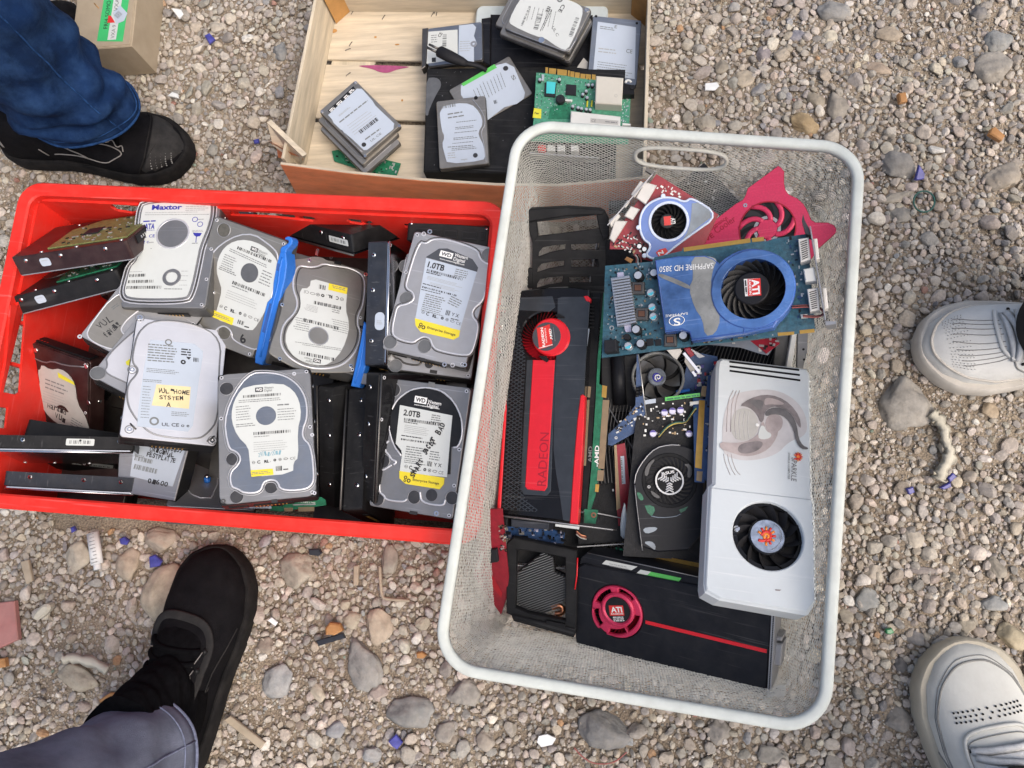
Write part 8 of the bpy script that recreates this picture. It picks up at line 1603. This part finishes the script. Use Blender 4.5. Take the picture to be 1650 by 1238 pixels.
    s.dots([(.84+.012*j+.004*(i % 2), .85+.09*i) for j in range(7) for i in range(17)], .0005, 'seam_grey')
    s.seam([(.655, .55), (.69, .75), (.70, 1.02)], .0011, 'seam_grey', .0006); s.seam([(.70, 1.05), (.735, 1.3), (.74, 1.57), (.735, 1.9), (.72, 2.2)], .0026, 'shoe_white', .0012)
    s.panel([(.70, 1.57), (.68, 2.0), (.5, 2.05), (.3, 2.0), (.3, 1.1), (.5, 1.06), (.68, 1.12)], 'lace_white', .002, 1)
    for t in (.66, .58, .50): s.panel([(t-.012, 1.25), (t+.014, 1.57), (t-.012, 1.8)], 'shoe_knit', .0030, 0); s.panel([(t-.03, 1.95), (t-.005, 1.9), (t-.028, 1.7)], 'shoe_knit', .0030, 0)
    for t in (.69, .61, .53, .45): s.lace(t, .98, t-.045, 2.12, .0052); s.lace(t, 2.12, t-.045, .98, .0052)
    s.lace(.70, 1.0, .70, 2.1, .0052, 'lace_white', .002); s.lace(.53, 1.5, .60, .75, .005, 'lace_white', .004); s.dots([(.67, .86), (.62, .86), (.67, 2.24), (.62, 2.24)], .0022, 'cap_black')
    s.panel([(.56, .45), (.48, .35), (.40, .45), (.40, .8), (.50, .82)], 'shoe_knit', .0012, 0); s.panel([(.57, 2.6), (.50, 2.85), (.42, 2.8), (.42, 2.4), (.52, 2.35)], 'shoe_knit', .0012, 0); s.done('laces')
    a = s.fr.o+s.fr.M@np.array([.110, 0, 0]); yw = math.atan2(s.fr.M[1, 0], s.fr.M[0, 0]); leg(T, [((a[0], a[1], .085), .088, .064, yw), ((a[0], a[1], .30), .078, .07, yw), ((a[0]+.02, a[1]+.02, 1.0), .09, .09, yw)], 'trouser_black', 'trouser_leg', 21, .003)
    # --- lower right
    T = person('person in a scuffed white sneaker with rows of punched holes at the lower right', (1590, 1250))
    s = Shoe(T, (1526, 1036), (1640, 1395), .292, 1, 1.12, 1.05, 'shoe_white2', 'sole_cream', .028, .004, .008)
    s.seam([(.52, .30), (.70, .42), (.84, .70), (.92, 1.1), (.937, 1.57), (.92, 2.05), (.84, 2.45), (.70, 2.75), (.52, 2.88)], .0013, 'seam_grey', .0004); s.seam([(.52, .22), (.70, .34), (.85, .62), (.94, 1.05), (.953, 1.57), (.94, 2.08), (.85, 2.52), (.70, 2.83), (.52, 2.95)], .0006, 'seam_grey', .0003)
    s.dots([(.735+.017*j, .98+.098*i+.03*(j % 2)) for j in range(3) for i in range(13)], .0013, 'cap_black')
    s.seam([(.30, .85), (.50, .86), (.64, .92), (.695, 1.05), (.71, 1.57), (.695, 2.1), (.64, 2.25), (.50, 2.3), (.30, 2.3)], .0022, 'shoe_white2', .0016); s.seam([(.30, .90), (.50, .91), (.64, .97), (.672, 1.1), (.682, 1.57), (.672, 2.05), (.64, 2.2), (.50, 2.25)], .0006, 'seam_grey', .0012)
    s.panel([(.65, 1.57), (.63, 1.95), (.5, 1.98), (.3, 1.95), (.3, 1.2), (.5, 1.17), (.63, 1.2)], 'lace_white', .0016, 1)
    for t in (.64, .555, .47, .39): s.lace(t, 1.05, t-.012, 2.1, .0048); s.lace(t-.02, 1.1, t-.075, 2.05, .0044); s.dots([(t, .98), (t-.01, 2.18)], .003, 'cap_black')
    s.seam([(.62, .1), (.5, .35), (.46, .75), (.52, .9)], .0010, 'seam_grey', .0004); s.panel([(.52, .06), (.42, .06), (.36, .35), (.46, .3)], 'cast_navy', .0012, 1); s.panel([(.60, 3.08), (.46, 3.08), (.44, 2.8), (.52, 2.78)], 'cast_navy', .0012, 1); s.done('laces')
    a = s.fr.o+s.fr.M@np.array([.085, 0, 0]); yw = math.atan2(s.fr.M[1, 0], s.fr.M[0, 0]); leg(T, [((a[0], a[1], .09), .085, .062, yw), ((a[0], a[1]-.01, .30), .078, .07, yw), ((a[0]+.02, a[1]-.05, 1.0), .09, .09, yw)], 'trouser_black', 'trouser_leg', 22, .003)
people()
